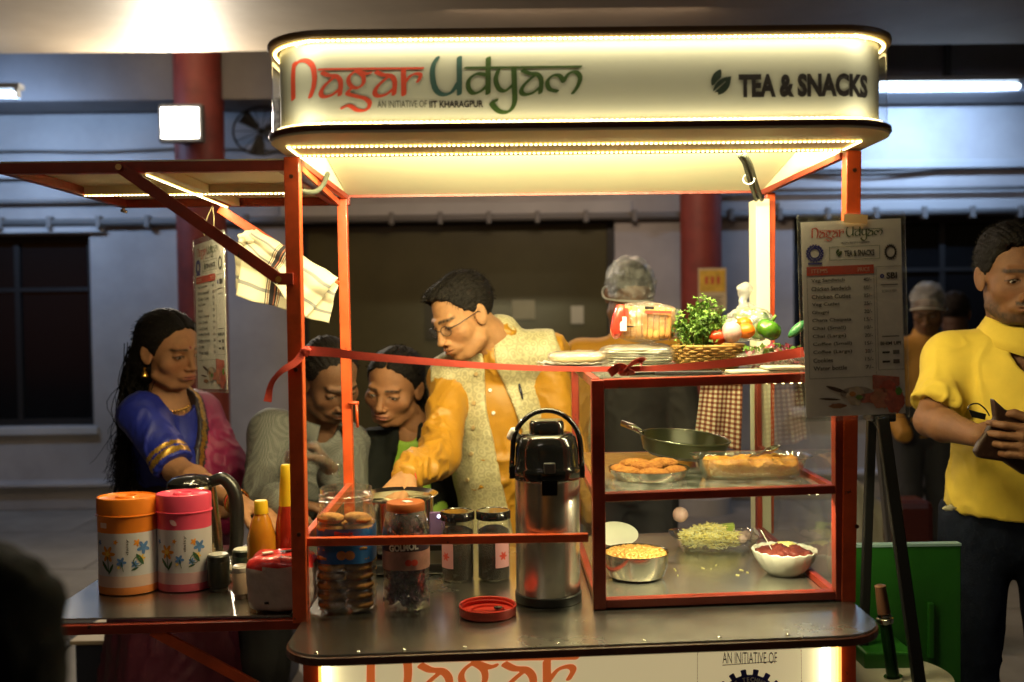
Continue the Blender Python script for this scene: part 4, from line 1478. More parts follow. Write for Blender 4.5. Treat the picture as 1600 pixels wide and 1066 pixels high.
# ---- two glass jars with black lids
flower = fill2d(lambda X, Y: np.hypot(X, Y) - 6 - 2.2 * np.cos(6 * np.arctan2(Y, X) + 0.5), -9, 9, -9, 9, 0.6)
m_tea = mat('tea_leaves', (0.03, 0.018, 0.01), 0.9, bump=0.8, bscale=400, var=0.5, vscale=200)
for px, lab, fa in ((716, 'left black-lidded glass jar with pink flower label turned left', -0.75), (772, 'right black-lidded glass jar with pink flower label turned right, beside the airpot', 0.62)):
    c = on(px, 903, zc(-0.1)); c.z = zc(c.x) + 0.0005
    t = thing('storage_jar', lab, 'jar', c, 'black-lidded glass jars on the counter')
    b = MB(); b.shell([(0.031, 0), (0.0345, 0.004), (0.035, 0.01), (0.035, 0.122), (0.032, 0.130)], c, 40); b.build('jar_glass', m_jarg, t, smooth=True)
    b = MB(); b.lathe([(0.0345, 0.129), (0.037, 0.130), (0.037, 0.145), (0.0355, 0.1475), (0.033, 0.1478), (0.032, 0.1465), (0, 0.1465)], c, 44); b.build('lid', MC['gloss_black'], t, smooth=35)
    b = MB(); b.lathe([(0.0, 0.004), (0.0325, 0.004), (0.0325, 0.105), (0.02, 0.112), (0.0, 0.108)], c, 32); b.build('contents', m_tea, t, smooth=True)
    n = 12
    b = MB()
    for q in range(n):
        a0 = -PI / 2 + fa + (q - n / 2) * 0.085; a1 = a0 + 0.085
        b.quad(*[(c.x + 0.0355 * math.cos(a), c.y + 0.0355 * math.sin(a), c.z + z) for a, z in ((a0, 0.030), (a1, 0.030), (a1, 0.100), (a0, 0.100))])
    b.build('label', mat('label_pink', (0.62, 0.30, 0.32), 0.5), t, smooth=True)
    b = MB()
    for q in range(n):
        a0 = -PI / 2 + fa + (q - n / 2) * 0.085; a1 = a0 + 0.085
        b.quad(*[(c.x + 0.0357 * math.cos(a), c.y + 0.0357 * math.sin(a), c.z + z) for a, z in ((a0, 0.084), (a1, 0.084), (a1, 0.098), (a0, 0.098))])
    b.build('label_stripe', m_ink, t, smooth=True)
    wrap2d(flower, c, 0.0358, -PI / 2 + fa, 0.055, 0.0012, m_lred, t, 'flower_print')

# ---- stove and pot
zcn = zc(-0.25)
pc = at(622, 772, 0.40); 
c = Vector((pc.x, 0.40, zcn + 0.0005))
t = thing('stove', 'low black stove box under the wide steel pot', 'stove', c)
b = MB(); b.box2(c.x - 0.12, c.x + 0.12, c.y - 0.11, c.y + 0.12, c.z, c.z + 0.022); b.build('stove_body', m_black, t, bevel=0.004)
b = MB()
for a in range(4):
    d = Vector((math.cos(a * PI / 2 + .78), math.sin(a * PI / 2 + .78), 0))
    b.bar(c + d * 0.03 + Vector((0, 0, 0.027)), c + d * 0.09 + Vector((0, 0, 0.027)), 0.006, 0.008, up=(0, 0, 1))
b.build('pan_support', m_blackmatt, t)
b = MB(); b.tube([c + Vector((0.06, -0.112, 0.011)), c + Vector((0.06, -0.128, 0.011))], 0.009, 14); b.build('knob', mat('grey_plastic', (0.09, 0.09, 0.09), 0.3), t, smooth=40)
ph = pc.z - (c.z + 0.032)
c2 = c + Vector((0, 0, 0.032))
t = thing('steel_pot', 'wide steel pot with flared rim behind the cookie jar', 'pot', c2)
R_ = 0.080
b = MB(); b.lathe([(0.0, 0), (R_ * 0.88, 0.0), (R_ * 0.97, 0.008), (R_, 0.02), (R_, ph - 0.008), (R_ + 0.010, ph - 0.002), (R_ + 0.012, ph), (R_ + 0.010, ph + 0.0012), (R_ - 0.002, ph - 0.006), (R_ - 0.003, 0.02), (0, 0.006)], c2, 60); b.build('pot_body', m_steel2, t, smooth=35)
b = MB(); b.lathe([(0, ph - 0.022), (R_ - 0.0035, ph - 0.022)], c2, 48); b.v = [(x, y, z + 0.0008 * math.sin(x * 300) * math.sin(y * 260)) for x, y, z in b.v]
b.build('batter', mat('batter', (0.66, 0.60, 0.38), 0.35), t, smooth=True)

# small phone standing behind the jars
c = at(683, 812, 0.30)
t = thing('phone', 'upright phone with lit camera light between pot and black-lidded jars', 'phone', c)
b = MB(); b.box(c + Vector((0, 0, -0.02)), (0.034, 0.009, 0.075)); b.build('phone_case', mat('phone_purple', (0.16, 0.10, 0.22), 0.25), t, bevel=0.003)
b = MB(); b.tube([c + Vector((0.004, -0.006, 0.008)), c + Vector((0.004, -0.0045, 0.008))], 0.0035, 12); b.build('flash_lens', mat('flash_emit', (1, 1, 1), 0.3, emit=(.8, .85, 1), estr=6), t)
b = MB(); b.box(c + Vector((0, 0.015, -0.045)), (0.06, 0.02, 0.05)); b.build('phone_holder', m_black, t)

# ---- canisters with flower print
def petal_flower(cx, cy, s, n, seed=0, ph=0.0):
    return lambda X, Y: (np.hypot(X - cx, Y - cy) - s * (0.42 + 0.58 * np.abs(np.cos(n / 2 * np.arctan2(Y - cy, X - cx) + ph)) ** 1.6))
fl_or = [petal_flower(-22, 22, 13, 6), petal_flower(-8, 40, 4, 5), petal_flower(24, 38, 6, 5, ph=.4), petal_flower(-30, 6, 4, 5)]
fl_bl = [petal_flower(34, 30, 11, 5, ph=.9), petal_flower(0, 10, 8, 5, ph=.3), petal_flower(20, 6, 6, 5), petal_flower(-40, 38, 5, 5, ph=1)]
fl_yl = [petal_flower(-22, 22, 5, 5), petal_flower(30, 14, 7, 6), petal_flower(-4, 2, 3, 5)]
leaves = [leaf_sdf(-34, 12, -20, -6, 2.6), leaf_sdf(-20, -8, -12, 8, 2.0), leaf_sdf(22, 22, 34, 4, 3.2), leaf_sdf(14, -3, 26, 1, 1.6), lambda X, Y: seg_d(X, Y, (-22, 18), (-20, -8)) - 0.7, lambda X, Y: seg_d(X, Y, (0, 10), (3, -4)) - 0.6, lambda X, Y: np.abs(np.hypot(X - 25, Y - 10) - 7) - 0.6]
def un(fs): return lambda X, Y: np.minimum.reduce([f(X, Y) for f in fs])
PR = []
for fs_, m_ in ((fl_or, mat('print_orange', (0.75, 0.28, 0.03), 0.4, var=0.3, vscale=60)),
      (fl_bl, mat('print_blue', (0.10, 0.22, 0.50), 0.4, var=0.3, vscale=60)),
      (fl_yl, mat('print_yellow', (0.85, 0.55, 0.08), 0.4)),
      (leaves, mat('print_leaf', (0.04, 0.10, 0.05), 0.4))):
    for f_ in fs_: PR.append((fill2d(f_, -54, 48, -14, 52, 0.8), m_))
PNAME = ['orange_flowers', 'blue_flowers', 'yellow_flowers', 'leaf_print']
def canister(pxc, pyb, wpx, hpx, label, c1, c2_, tilt, seed):
    c = on(pxc, pyb, tz); c.z = tz + 0.0005
    s = (c.y - CAM.y) / FPX
    r = wpx * s / 2; h = hpx * s
    t = thing('water_canister', label, 'canister', c, 'flower printed canisters on the side table')
    sy = 0.8
    nm = 'can_' + str(seed)
    mb_ = mat(nm + '_body', tuple(0.5 * x + 0.36 for x in (c1[0], c1[1], c1[2])), 0.35, sss=0.0, col2=None)
    mw = mat('can_white', (0.66, 0.63, 0.66), 0.3)
    ml = mat(nm + '_lid', c1, 0.32, coat=0.2)
    mlow = mat(nm + '_low', c2_, 0.32)
    o_ = [(0.92, 0.0), (0.985, 0.008), (0.99, 0.02)]
    b = MB(); b.lathe([(r * q, h * z) for q, z in [(0.90, 0), (0.97, 0.01), (0.975, 0.05), (0.975, 0.085)]], c, 56, sy=sy); b.build('foot_band', mlow, t, smooth=35)
    b = MB(); b.shell([(r * q, h * z) for q, z in [(0.974, 0.0852), (0.97, 0.16), (0.968, 0.20)]], c, 56, sy=sy); b.build('lower_band', mat(nm + '_pale', tuple(0.45 * x + 0.4 for x in c2_), 0.32), t, smooth=35)
    b = MB(); b.shell([(r * q, h * z) for q, z in [(0.968, 0.2002), (0.965, 0.4), (0.968, 0.64)]], c, 56, sy=sy); b.build('printed_band', mw, t, smooth=35)
    b = MB(); b.shell([(r * q, h * z) for q, z in [(0.968, 0.6402), (0.975, 0.79), (0.985, 0.80)]], c, 56, sy=sy); b.build('shoulder_band', ml, t, smooth=35)
    b = MB(); b.lathe([(r * q, h * z) for q, z in [(0.985, 0.8002), (1.02, 0.805), (1.02, 0.815), (0.985, 0.818), (0.99, 0.965), (0.97, 0.985), (0.93, 0.99), (0.90, 0.975), (0.55, 0.965), (0.40, 0.972), (0.36, 0.99), (0.30, 0.995), (0.24, 0.975), (0.0, 0.972)]], c, 56, sy=sy); b.build('lid', ml, t, smooth=35)
    k = r / 46.0
    for q_, (VF, m) in enumerate(PR):
        if VF[1]: wrap2d(VF, c, r * (0.974 + .0006 * q_), -PI / 2 + 0.05, h * 0.28, k * 1.0, m, t, 'leaf_print' if 'leaf' in m.name else 'flower_print', sy=sy)
    V, F = text_fit('daisy', h * 0.16, h * 0.035, 0.0)
    link_mesh('lettering', [(c.x + r * .976 * math.cos(-PI / 2 + 0.32 - y / r), c.y + r * .976 * sy * math.sin(-PI / 2 + 0.32 - y / r), c.z + h * .42 + x) for x, y in V], F, m_ink, t)
    V, F = fill2d(leaf_sdf(-6, 4, 6, -5, 4) if seed == 2 else (lambda X, Y: np.maximum(np.abs(X) - 7, np.abs(Y) - 4)), -10, 10, -10, 10, 0.7)
    aa = -PI / 2 - (0.6 if seed == 1 else 0.15)
    link_mesh('emblem', [(c.x + r * .984 * math.cos(aa + x * k / r), c.y + r * .984 * sy * math.sin(aa + x * k / r), c.z + h * 0.72 + y * k) for x, y in V], F, mat(nm + '_mark', tuple(min(1, x * .5 + .5) for x in c1), 0.4), t)
    return t
canister(202, 922, 94, 150, 'orange-lidded canister with flower print, leftmost on the side table', (0.86, 0.23, 0.02), (0.80, 0.25, 0.06), 0, 1)
canister(290, 918, 86, 151, 'pink-lidded canister with flower print beside the orange one', (0.80, 0.08, 0.16), (0.75, 0.12, 0.18), 0, 2)

# ---- small jars in front of the packet
for px, py, w, h, lab, cb, ct in ((342, 922, 34, 56, 'squat black spice jar with pale top beside the pink canister', (0.012, 0.014, 0.012), (0.5, 0.5, 0.46)),
                                  (375, 916, 34, 52, 'black spice jar with a white top behind the small beige pot', (0.012, 0.02, 0.014), (0.7, 0.7, 0.62)),
                                  (377, 934, 26, 50, 'little beige pot with a white cap against the red packet', (0.42, 0.30, 0.22), (0.62, 0.58, 0.5))):
    c = on(px, py, tz); c.z = tz + 0.0005
    if px == 375: c.y += 0.03
    s = (c.y - CAM.y) / FPX; r = w * s / 2; h *= s
    t = thing('spice_jar', lab, 'jar', c)
    b = MB(); b.lathe([(r * .8, 0), (r * .84, 0.004), (r * .84, 0.008), (r, 0.010), (r, h * .8), (r * .96, h * .82)], c, 32); b.build('jar_body', mat('jar_b_%d' % px, cb, 0.3), t, smooth=35)
    b = MB(); b.lathe([(r * .96, h * .8202), (r * 1.0, h * .84), (r, h * .97), (r * .9, h), (0, h)], c, 32); b.build('cap', mat('jar_b_%d' % px, cb, 0.3) if cb[0] < .1 else mat('cap_w_%d' % px, ct, 0.4), t, smooth=35)
    b = MB(); b.lathe([(r * .86, h + .0002), (r * .84, h + 0.0015), (0, h + 0.002)], c, 32); b.build('cap_top', mat('cap_w_%d' % px, ct, 0.4), t, smooth=35)

# ---- sauce bottles
c = on(409, 905, tz); c = Vector((at(409, 860, 0.14).x, 0.14, tz + .0005))
t = thing('mustard_bottle', 'short amber sauce bottle with a yellow cap behind the red packet', 'bottle', c)
H = at(403, 782, 0.14).z - c.z
b = MB(); b.lathe([(0.026, 0), (0.0295, 0.004), (0.030, 0.045), (0.0285, H * .62), (0.019, H * .80), (0.013, H * .86)], c, 36); b.build('bottle_body', mat('mustard', (0.50, 0.20, 0.015), 0.15, coat=0.6, var=0.15, vscale=12), t, smooth=35)
b = MB(); b.lathe([(0.0135, H * .86), (0.0145, H * .865), (0.0135, H * .985), (0.012, H), (0, H)], c, 28); b.build('cap', mat('cap_yellow', (0.80, 0.52, 0.02), 0.35), t, smooth=35)
wrap_text('MOP', c, 0.0300, 0.052, 0.012, -PI / 2 + 0.1, m_iwhite, t, 0.03, 0.05)
c = Vector((at(449, 850, 0.16).x, 0.16, tz + .0005))
t = thing('ketchup_bottle', 'tall red ketchup bottle with yellow cap and neck behind the left post', 'bottle', c)
H = at(446, 726, 0.16).z - c.z
b = MB(); b.lathe([(0.022, 0), (0.026, 0.005), (0.0265, H * .35), (0.022, H * .55), (0.0155, H * .68)], c, 36); b.build('bottle_body', mat('ketchup', (0.30, 0.02, 0.01), 0.15, coat=0.6), t, smooth=35)
b = MB(); b.shell([(0.0155, H * .6801), (0.0135, H * .86)], c, 36); b.build('neck_label', mat('cap_yellow', (0.80, 0.52, 0.02), 0.35), t, smooth=35)
b = MB(); b.lathe([(0.0125, H * .8601), (0.0125, H * .875), (0.011, H * .985), (0.009, H), (0, H)], c, 28); b.build('cap', MC['cap_yellow'], t, smooth=35)

# ---- red and white packet
def soft_box(c, sz, R, amp, freq, seed, n=14, e=5.0):
    """pillowed, crumpled packet: superellipsoid with noise"""
    P = []; F = []
    for j in range(1, 2 * n):
        for i in range(4 * n):
            t_ = PI * j / (2 * n); a = 2 * PI * i / (4 * n)
            P.append((math.sin(t_) * math.cos(a), math.sin(t_) * math.sin(a), math.cos(t_)))
    P += [(0, 0, 1), (0, 0, -1)]
    P = np.array(P)
    q = (np.abs(P) ** e).sum(1) ** (-1 / e)
    P = P * q[:, None] * np.array(sz) / 2
    d = amp * vnoise(P * freq + seed) + amp * .5 * vnoise(P * freq * 2.3 + seed * 2)
    P = P + (P / (np.linalg.norm(P, axis=1)[:, None] + 1e-9)) * d[:, None]
    if R is not None: P = P @ np.array(R).T
    P += np.array(c)
    m = 4 * n
    for j in range(2 * n - 2):
        for i in range(m):
            i2 = (i + 1) % m
            F.append((j * m + i, (j + 1) * m + i, (j + 1) * m + i2, j * m + i2))
    T, B = len(P) - 2, len(P) - 1
    for i in range(m):
        i2 = (i + 1) % m
        F.append((T, i, i2)); F.append(((2 * n - 2) * m + i, B, (2 * n - 2) * m + i2))
    return P, F
a0 = on(425, 955, tz)
c = Vector((at(440, 910, 0.035).x, 0.045, tz + 0.0005))
hh = at(430, 868, 0.02).z - tz
t = thing('bread_packet', 'soft red topped packet with pinkish white side at the left post foot', 'packet', c)
P, F = soft_box(c + Vector((0, 0, hh / 2)), (0.128, 0.085, hh), None, 0.0035, 45, 2)
P[:, 2] = np.maximum(P[:, 2], c.z)
fm = [0 if np.mean([P[i][2] for i in f]) < c.z + hh * 0.80 else 1 for f in F]
link_mesh('wrapper', P, F, [mat('packet_white', (0.55, 0.43, 0.40), 0.3, var=0.12, vscale=30, coat=.4, bump=.3, bscale=60), mat('packet_red', (0.62, 0.03, 0.03), 0.3, coat=.5, bump=.3, bscale=60)], t, True, fm)
for q, (dx, wd) in enumerate(((-0.025, 0.02), (0.012, 0.03))):
    b = MB(); b.box(c + Vector((dx, -0.012 + q * .014, hh + 0.002)), (wd, 0.012, 0.002), rotz(0.5)); b.build('print_patch', [m_iwhite, m_ink][q], t)
V, F = text_fit('Amar', 0.03, 0.012, 0.03)
link_mesh('lettering', [(c.x + 0.0 + x, c.y - 0.040 + y * 1.2, c.z + hh * 0.985 + y * .12) for x, y in V], F, m_ink, t)
b = MB(); b.box(c + Vector((-0.022, -0.0425, 0.022)), (0.008, 0.002, 0.004)); b.build('print_mark', m_ink, t)

# ---- kettle
c = Vector((at(300, 850, 0.34).x, 0.34, tz + 0.0005))
H = at(296, 742, 0.34).z - c.z
t = thing('electric_kettle', 'steel electric kettle with black lid and handle behind the pink canister', 'kettle', c)
b = MB(); b.lathe([(0.066, 0.012), (0.068, 0.018), (0.064, H * .45), (0.054, H * .86), (0.050, H * .90)], c, 48); b.build('kettle_body', mat('kettle_steel', (0.60, 0.50, 0.36), 0.22, 1.0), t, smooth=35)
b = MB(); b.lathe([(0.051, H * .9002), (0.050, H * .93), (0.040, H * .975), (0.016, H), (0, H)], c, 40); b.build('lid', MC['gloss_black'], t, smooth=35)
b = MB(); b.lathe([(0.068, 0), (0.070, 0.002), (0.070, 0.011), (0.066, 0.0118)], c, 40); b.build('power_base', m_black, t, smooth=35)
pts = crom([c + Vector((0.046, 0, H * .93)), c + Vector((0.075, 0, H * .95)), c + Vector((0.098, -0.002, H * .80)), c + Vector((0.102, -0.002, H * .5)), c + Vector((0.095, 0, H * .2)), c + Vector((0.066, 0, H * .12))], 6)
b = MB(); b.tube(pts, [0.012 + 0.004 * math.sin(i / len(pts) * PI) for i in range(len(pts))], 12); b.build('handle', m_black, t, smooth=True)

# ---- wrapped plate near the saree woman's hand
c = Vector((at(398, 850, 0.30).x, 0.30, tz + .0005))
t = thing('wrapped_tray', 'round steel tray of food under wrinkled cling film near the woman\'s hand', 'tray', c)
b = MB(); b.lathe([(0, 0), (0.07, 0), (0.078, 0.018), (0.082, 0.020), (0.0815, 0.022), (0.076, 0.020), (0.068, 0.003), (0, 0.003)], c, 48); b.build('tray_dish', m_steel2, t, smooth=35)
P, F = blob(c + Vector((0, 0, 0.016)), (0.074, 0.074, 0.034), 0.12, 3, nu=36, nv=20, seed=3); P = [(x, y, max(z, c.z + .004)) for x, y, z in P]
link_mesh('cling_film', P, F, m_wrap, t, True)
for q in range(7):
    a = q * 0.9
    P, F = blob(c + Vector((0.04 * math.cos(a) * (q > 0), 0.04 * math.sin(a) * (q > 0), 0.018)), (0.02, 0.016, 0.012), 0.15, 3, seed=q)
    link_mesh('snack', P, F, mat('snack_pale', (0.55, 0.5, 0.42), 0.6), t, True)

# ---- blue crate with a cream lid under the table
c = Vector((at(260, 1010, 1.7).x, 1.8, 0.0))
t = thing('storage_crate', 'low navy crate with cream lid on the floor behind the saree woman', 'crate', c)
z1 = at(200, 1006, 1.6).z
b = MB(); b.box2(at(112, 1000, 1.6).x, at(426, 1000, 1.6).x, 1.62, 2.05, 0.0, z1 - 0.003); b.build('crate_body', mat('navy_plastic', (0.012, 0.02, 0.05), 0.5), t, bevel=0.01)
b = MB(); b.box2(at(108, 1000, 1.6).x, at(430, 1000, 1.6).x, 1.60, 2.08, z1 - 0.002, z1 + 0.012); b.build('crate_lid', mat('cream_board', (0.62, 0.52, 0.34), 0.6, var=0.1), t, bevel=0.002)

# ---- towel hanging on the rear strut of the flap
def cloth_grid(name, nu, nv, fn, m, parent=None, thick=0.0015, own=False):
    V = [fn(i / nu, j / nv) for j in range(nv + 1) for i in range(nu + 1)]
    F = [(j * (nu + 1) + i, j * (nu + 1) + i + 1, (j + 1) * (nu + 1) + i + 1, (j + 1) * (nu + 1) + i) for j in range(nv) for i in range(nu)]
    o = link_mesh(name, V, F, m, parent, True, own=own)
    s = o.modifiers.new('thickness', 'SOLIDIFY'); s.thickness = thick; s.offset = 0
    return o
def uvlayer(o, nu, nv):
    uv = o.data.uv_layers.new(name='UVMap')
    co = [(i / nu, j / nv) for j in range(nv + 1) for i in range(nu + 1)]
    for lp in o.data.loops: uv.data[lp.index].uv = co[lp.vertex_index]
def towel_mat():
    m, nt, N, L, b = _mat('towel_cloth')
    tc = N.new('ShaderNodeTexCoord'); sp = N.new('ShaderNodeSeparateXYZ'); L.new(tc.outputs['UV'], sp.inputs[0])
    def stripes(axis, cuts):
        rp = N.new('ShaderNodeValToRGB'); rp.color_ramp.interpolation = 'CONSTANT'
        L.new(sp.outputs[axis], rp.inputs[0])
        e = rp.color_ramp.elements
        e[0].position = 0; e[0].color = (0.72, 0.66, 0.46, 1)
        e[1].position = cuts[0][0]; e[1].color = (*cuts[0][1], 1)
        for p, cc in cuts[1:]:
            x = e.new(p); x.color = (*cc, 1)
        return rp
    C = (0.72, 0.66, 0.46); K = (0.03, 0.025, 0.03); Rr = (0.35, 0.12, 0.06)
    r1 = stripes(0, [(0.30, K), (0.308, C), (0.318, Rr), (0.328, C), (0.335, K), (0.375, Rr), (0.383, K), (0.40, C), (0.408, Rr), (0.418, C), (0.426, K), (0.434, C)])
    r2 = stripes(1, [(0.20, (0.26, 0.26, 0.24)), (0.27, C), (0.70, (0.26, 0.26, 0.24)), (0.77, C)])
    mx = N.new('ShaderNodeMix'); mx.data_type = 'RGBA'; mx.blend_type = 'DARKEN'; mx.inputs[0].default_value = 1
    L.new(r1.outputs[0], mx.inputs[6]); L.new(r2.outputs[0], mx.inputs[7]); L.new(mx.outputs[2], b.inputs['Base Color'])
    b.inputs['Roughness'].default_value = 0.9
    wv = N.new('ShaderNodeTexNoise'); wv.inputs['Scale'].default_value = 500; L.new(tc.outputs['Object'], wv.inputs['Vector'])
    bp = N.new('ShaderNodeBump'); bp.inputs['Strength'].default_value = 0.3; bp.inputs['Distance'].default_value = 0.002; L.new(wv.outputs['Fac'], bp.inputs['Height']); L.new(bp.outputs[0], b.inputs['Normal'])
    return m
m_towel = towel_mat()
Ty = DP - 0.03
tp = [at(*p, Ty) for p in ((372, 356), (528, 432))]      # along the strut top
t = thing('tea_towel', 'cream striped tea towel folded over the flap\'s rear strut', 'towel', tp[0])
def quadfn(c00, c10, c11, c01, yo, amp, ph):
    c00, c10, c11, c01 = [np.array(at(*p, Ty + yo)) for p in (c00, c10, c11, c01)]
    def fn(u, v):
        p = (c00 * (1 - u) + c10 * u) * (1 - v) + (c01 * (1 - u) + c11 * u) * v
        w = amp * math.sin(u * 9 + ph + v * 2) * (0.3 + v) + amp * .6 * math.sin(u * 21 + v * 5 + ph)
        return (p[0] + .3 * w, p[1] + w - 0.012 * math.sin(PI * min(1, v * 2.0)), p[2] + 0.2 * w)
    return fn
def tw(name, *a):
    o = cloth_grid(name, 40, 28, quadfn(*a), m_towel, t, 0.002); uvlayer(o, 40, 28); return o
tw('rear_fold', (366, 378), (526, 440), (500, 478), (368, 452), 0.035, 0.005, 0.5)
tw('middle_fold', (384, 372), (530, 446), (513, 505), (369, 462), 0.012, 0.005, 1.6)
tw('front_fold', (400, 358), (530, 434), (476, 497), (382, 388), -0.024, 0.006, 3.0)
# knotted corner over the strut
P, F = blob(at(390, 372, Ty - 0.02), (0.026, 0.022, 0.018), 0.25, 2.4, seed=4, nu=28, nv=18)
o = link_mesh('knot', P, F, mat('towel_plain', (0.70, 0.64, 0.44), 0.9, bump=.3, bscale=200), t, True)

# ---- menu cards
MENU = [('Veg Sandwich', '40/-'), ('Chicken Sandwich', '60/-'), ('Chicken Cutlet', '35/-'), ('Veg Cutlet', '25/-'), ('Ghugni', '20/-'), ('Chana Chatpata', '15/-'),
        ('Chai (Small)', '10/-'), ('Chai (Large)', '20/-'), ('Coffee (Small)', '15/-'), ('Coffee (Large)', '20/-'), ('Cookies', '15/-'), ('Water bottle', '7/-')]
m_paper = mat('card_paper', (0.78, 0.74, 0.68), 0.5)
m_lam = clear_mat('laminate', edge=0.6, base=0.05, rough=0.10, dirt=0.05, bump=0.25, bscale=8)
def menu_card(label, c00, r, u, w, h, loc):
    """c00 = lower-left corner, r,u unit vectors, real size w x h"""
    t = thing('menu_card', label, 'menu card', loc, 'laminated menu cards')
    r, u = Vector(r).normalized(), Vector(u).normalized(); n = r.cross(u)
    def P(x, y, k=0): return Vector(c00) + r * (x * w) + u * (y * h) + n * (0.0006 * k)
    def rect(x0, x1, y0, y1, k, m, name):
        b = MB(); b.quad(P(x0, y0, k), P(x1, y0, k), P(x1, y1, k), P(x0, y1, k)); return b.build(name, m, t)
    b = MB()
    for k0, k1 in ((-0.6, 0.0),):
        vs = [P(x, y, kk) for kk in (k0, k1) for x, y in ((0.035, 0.02), (0.965, 0.02), (0.965, 0.965), (0.035, 0.965))]
        b.add(vs, [(3, 2, 1, 0), (4, 5, 6, 7), (0, 1, 5, 4), (1, 2, 6, 5), (2, 3, 7, 6), (3, 0, 4, 7)])
    b.build('card_sheet', m_paper, t)
    lam = MB()
    vs = [P(x, y, kk) for kk in (-1.6, 5.0) for x, y in ((0, 0.012), (0.012, 0), (0.988, 0), (1, 0.012), (1, 0.988), (0.988, 1), (0.012, 1), (0, 0.988))]
    lam.add(vs, [(8, 9, 10, 11, 12, 13, 14, 15), (7, 6, 5, 4, 3, 2, 1, 0)] + [(i, (i + 1) % 8, 8 + (i + 1) % 8, 8 + i) for i in range(8)])
    lam.build('laminate', m_lam, t)
    def txt(s, x, y, ww, hh, m, bold=0.0, k=2):
        V, F = text_fit(s, ww, hh, bold)
        link_mesh('lettering', [P(x + a, y + b_, k) for a, b_ in V], F, m, t)
    ks = 0.66 / 1480
    yt = 0.935
    asp = w / h
    for VF, m in ((VF_RED, m_ired), (VF_GA, m_igreen), (VF_G, m_igreen)):
        put2d(VF, lambda x, y: P(0.13 + (x - 57) * ks, yt - (y - 80) * ks * asp * 1.05, 2), 'lettering', m, t)
    txt('AN INITIATIVE OF IIT KHARAGPUR', 0.40, 0.853, 0.27, 0.008, m_ink, 0.02)
    # emblems
    put2d(fill2d(lambda X, Y: np.abs(gear(X, Y)) - 0.10, -1.4, 1.4, -1.4, 1.4, 0.1), lambda x, y: P(0.155 + x * 0.065, 0.812 + y * 0.065 * asp, 2), 'gear_emblem', m_iblue, t)
    rect(0.09, 0.22, 0.758, 0.768, 2, m_iblue, 'emblem_base')
    put2d(fill2d(gear, -1.3, 1.3, -1.3, 1.3, 0.1), lambda x, y: P(0.86 + x * 0.052, 0.805 + y * 0.065 * asp, 2), 'gear_emblem', m_ink, t)
    for (x0, x1, y0, y1) in ((0.29, 0.76, 0.775, 0.777), (0.29, 0.76, 0.838, 0.84), (0.29, 0.294, 0.777, 0.838), (0.756, 0.76, 0.777, 0.838)):
        rect(x0, x1, y0, y1, 2, m_igreen, 'box_line')
    put2d(VF_LEAF, lambda x, y: P(0.35 + x * 0.0015, 0.831 - y * 0.0015 * asp * 1.0, 2), 'leaf_emblem', m_igreen, t)
    txt('TEA & SNACKS', 0.43, 0.791, 0.28, 0.03, m_ink, 0.035)
    rect(0.075, 0.70, 0.705, 0.748, 2, m_ired, 'heading_bar')
    txt('ITEMS', 0.12, 0.716, 0.15, 0.02, mat('ink_peach', (.75, .5, .35), .5), 0.0, 3)
    txt('PRICE', 0.55, 0.716, 0.11, 0.02, MC['ink_peach'], 0.0, 3)
    y = 0.668
    for nm_, pr_ in MENU:
        txt(nm_, 0.115, y, 0.026 * len(nm_) - (0.05 if len(nm_) > 14 else 0), 0.021, m_ink, 0.015)
        txt(pr_, 0.60, y, 0.075, 0.018, m_ink, 0.01)
        y -= 0.0385
    for (x0, x1, y0, y1) in ((0.075, 0.70, 0.205, 0.207), (0.075, 0.078, 0.207, 0.704), (0.697, 0.70, 0.207, 0.704), (0.72, 0.96, 0.735, 0.737), (0.72, 0.723, 0.235, 0.735), (0.957, 0.96, 0.235, 0.735), (0.72, 0.96, 0.235, 0.237)):
        rect(x0, x1, y0, y1, 2, mat('ink_grey', (0.12, 0.11, 0.1), .5), 'box_line')
    txt('SBI', 0.815, 0.675, 0.10, 0.032, m_ink, 0.04)
    put2d(fill2d(lambda X, Y: np.maximum(np.hypot(X, Y) - 1, np.minimum(0.3 - np.hypot(X, Y), 9)), -1.1, 1.1, -1.1, 1.1, .15), lambda x, y: P(0.775 + x * 0.02, 0.69 + y * 0.02 * asp, 2), 'round_emblem', m_iblue, t)
    txt('SCAN & PAY', 0.77, 0.61, 0.14, 0.013, m_ink, 0.0)
    txt('BHIM UPI', 0.745, 0.355, 0.19, 0.018, m_ink, 0.03)
    rect(0.76, 0.83, 0.315, 0.325, 2, m_ink, 'print_line'); rect(0.86, 0.92, 0.31, 0.33, 2, MC['ink_grey'], 'print_line')
    rect(0.76, 0.83, 0.27, 0.28, 2, m_ink, 'print_line'); rect(0.86, 0.92, 0.265, 0.285, 2, MC['ink_grey'], 'print_line')
    rect(0.76, 0.92, 0.395, 0.400, 2, MC['ink_grey'], 'print_line'); rect(0.76, 0.92, 0.645, 0.65, 2, MC['ink_grey'], 'print_line')
    # food pictures along the foot
    m_fp = mat('food_print_pink', (0.55, 0.14, 0.09), 0.5, var=0.4, vscale=40); m_fd = mat('food_print_dark', (0.08, 0.04, 0.03), 0.5)
    m_fw = mat('food_print_pale', (0.34, 0.28, 0.24), 0.5, var=0.4, vscale=60)
    put2d(fill2d(un([leaf_sdf(18, 78, 40, 55, 4), leaf_sdf(10, 44, 34, 38, 3), lambda X, Y: np.hypot(X + 20, Y) - 2]), 0, 100, 0, 100, 1.2), lambda x, y: P(0.06 + x * 0.009, 0.03 + y * 0.0018, 2), 'food_picture', m_fd, t)
    put2d(fill2d(lambda X, Y: np.hypot(X - 50, (Y - 55)) - 17, 30, 80, 30, 90, 1.5), lambda x, y: P(0.06 + x * 0.009, 0.03 + y * 0.0018, 2), 'food_picture', m_fw, t)
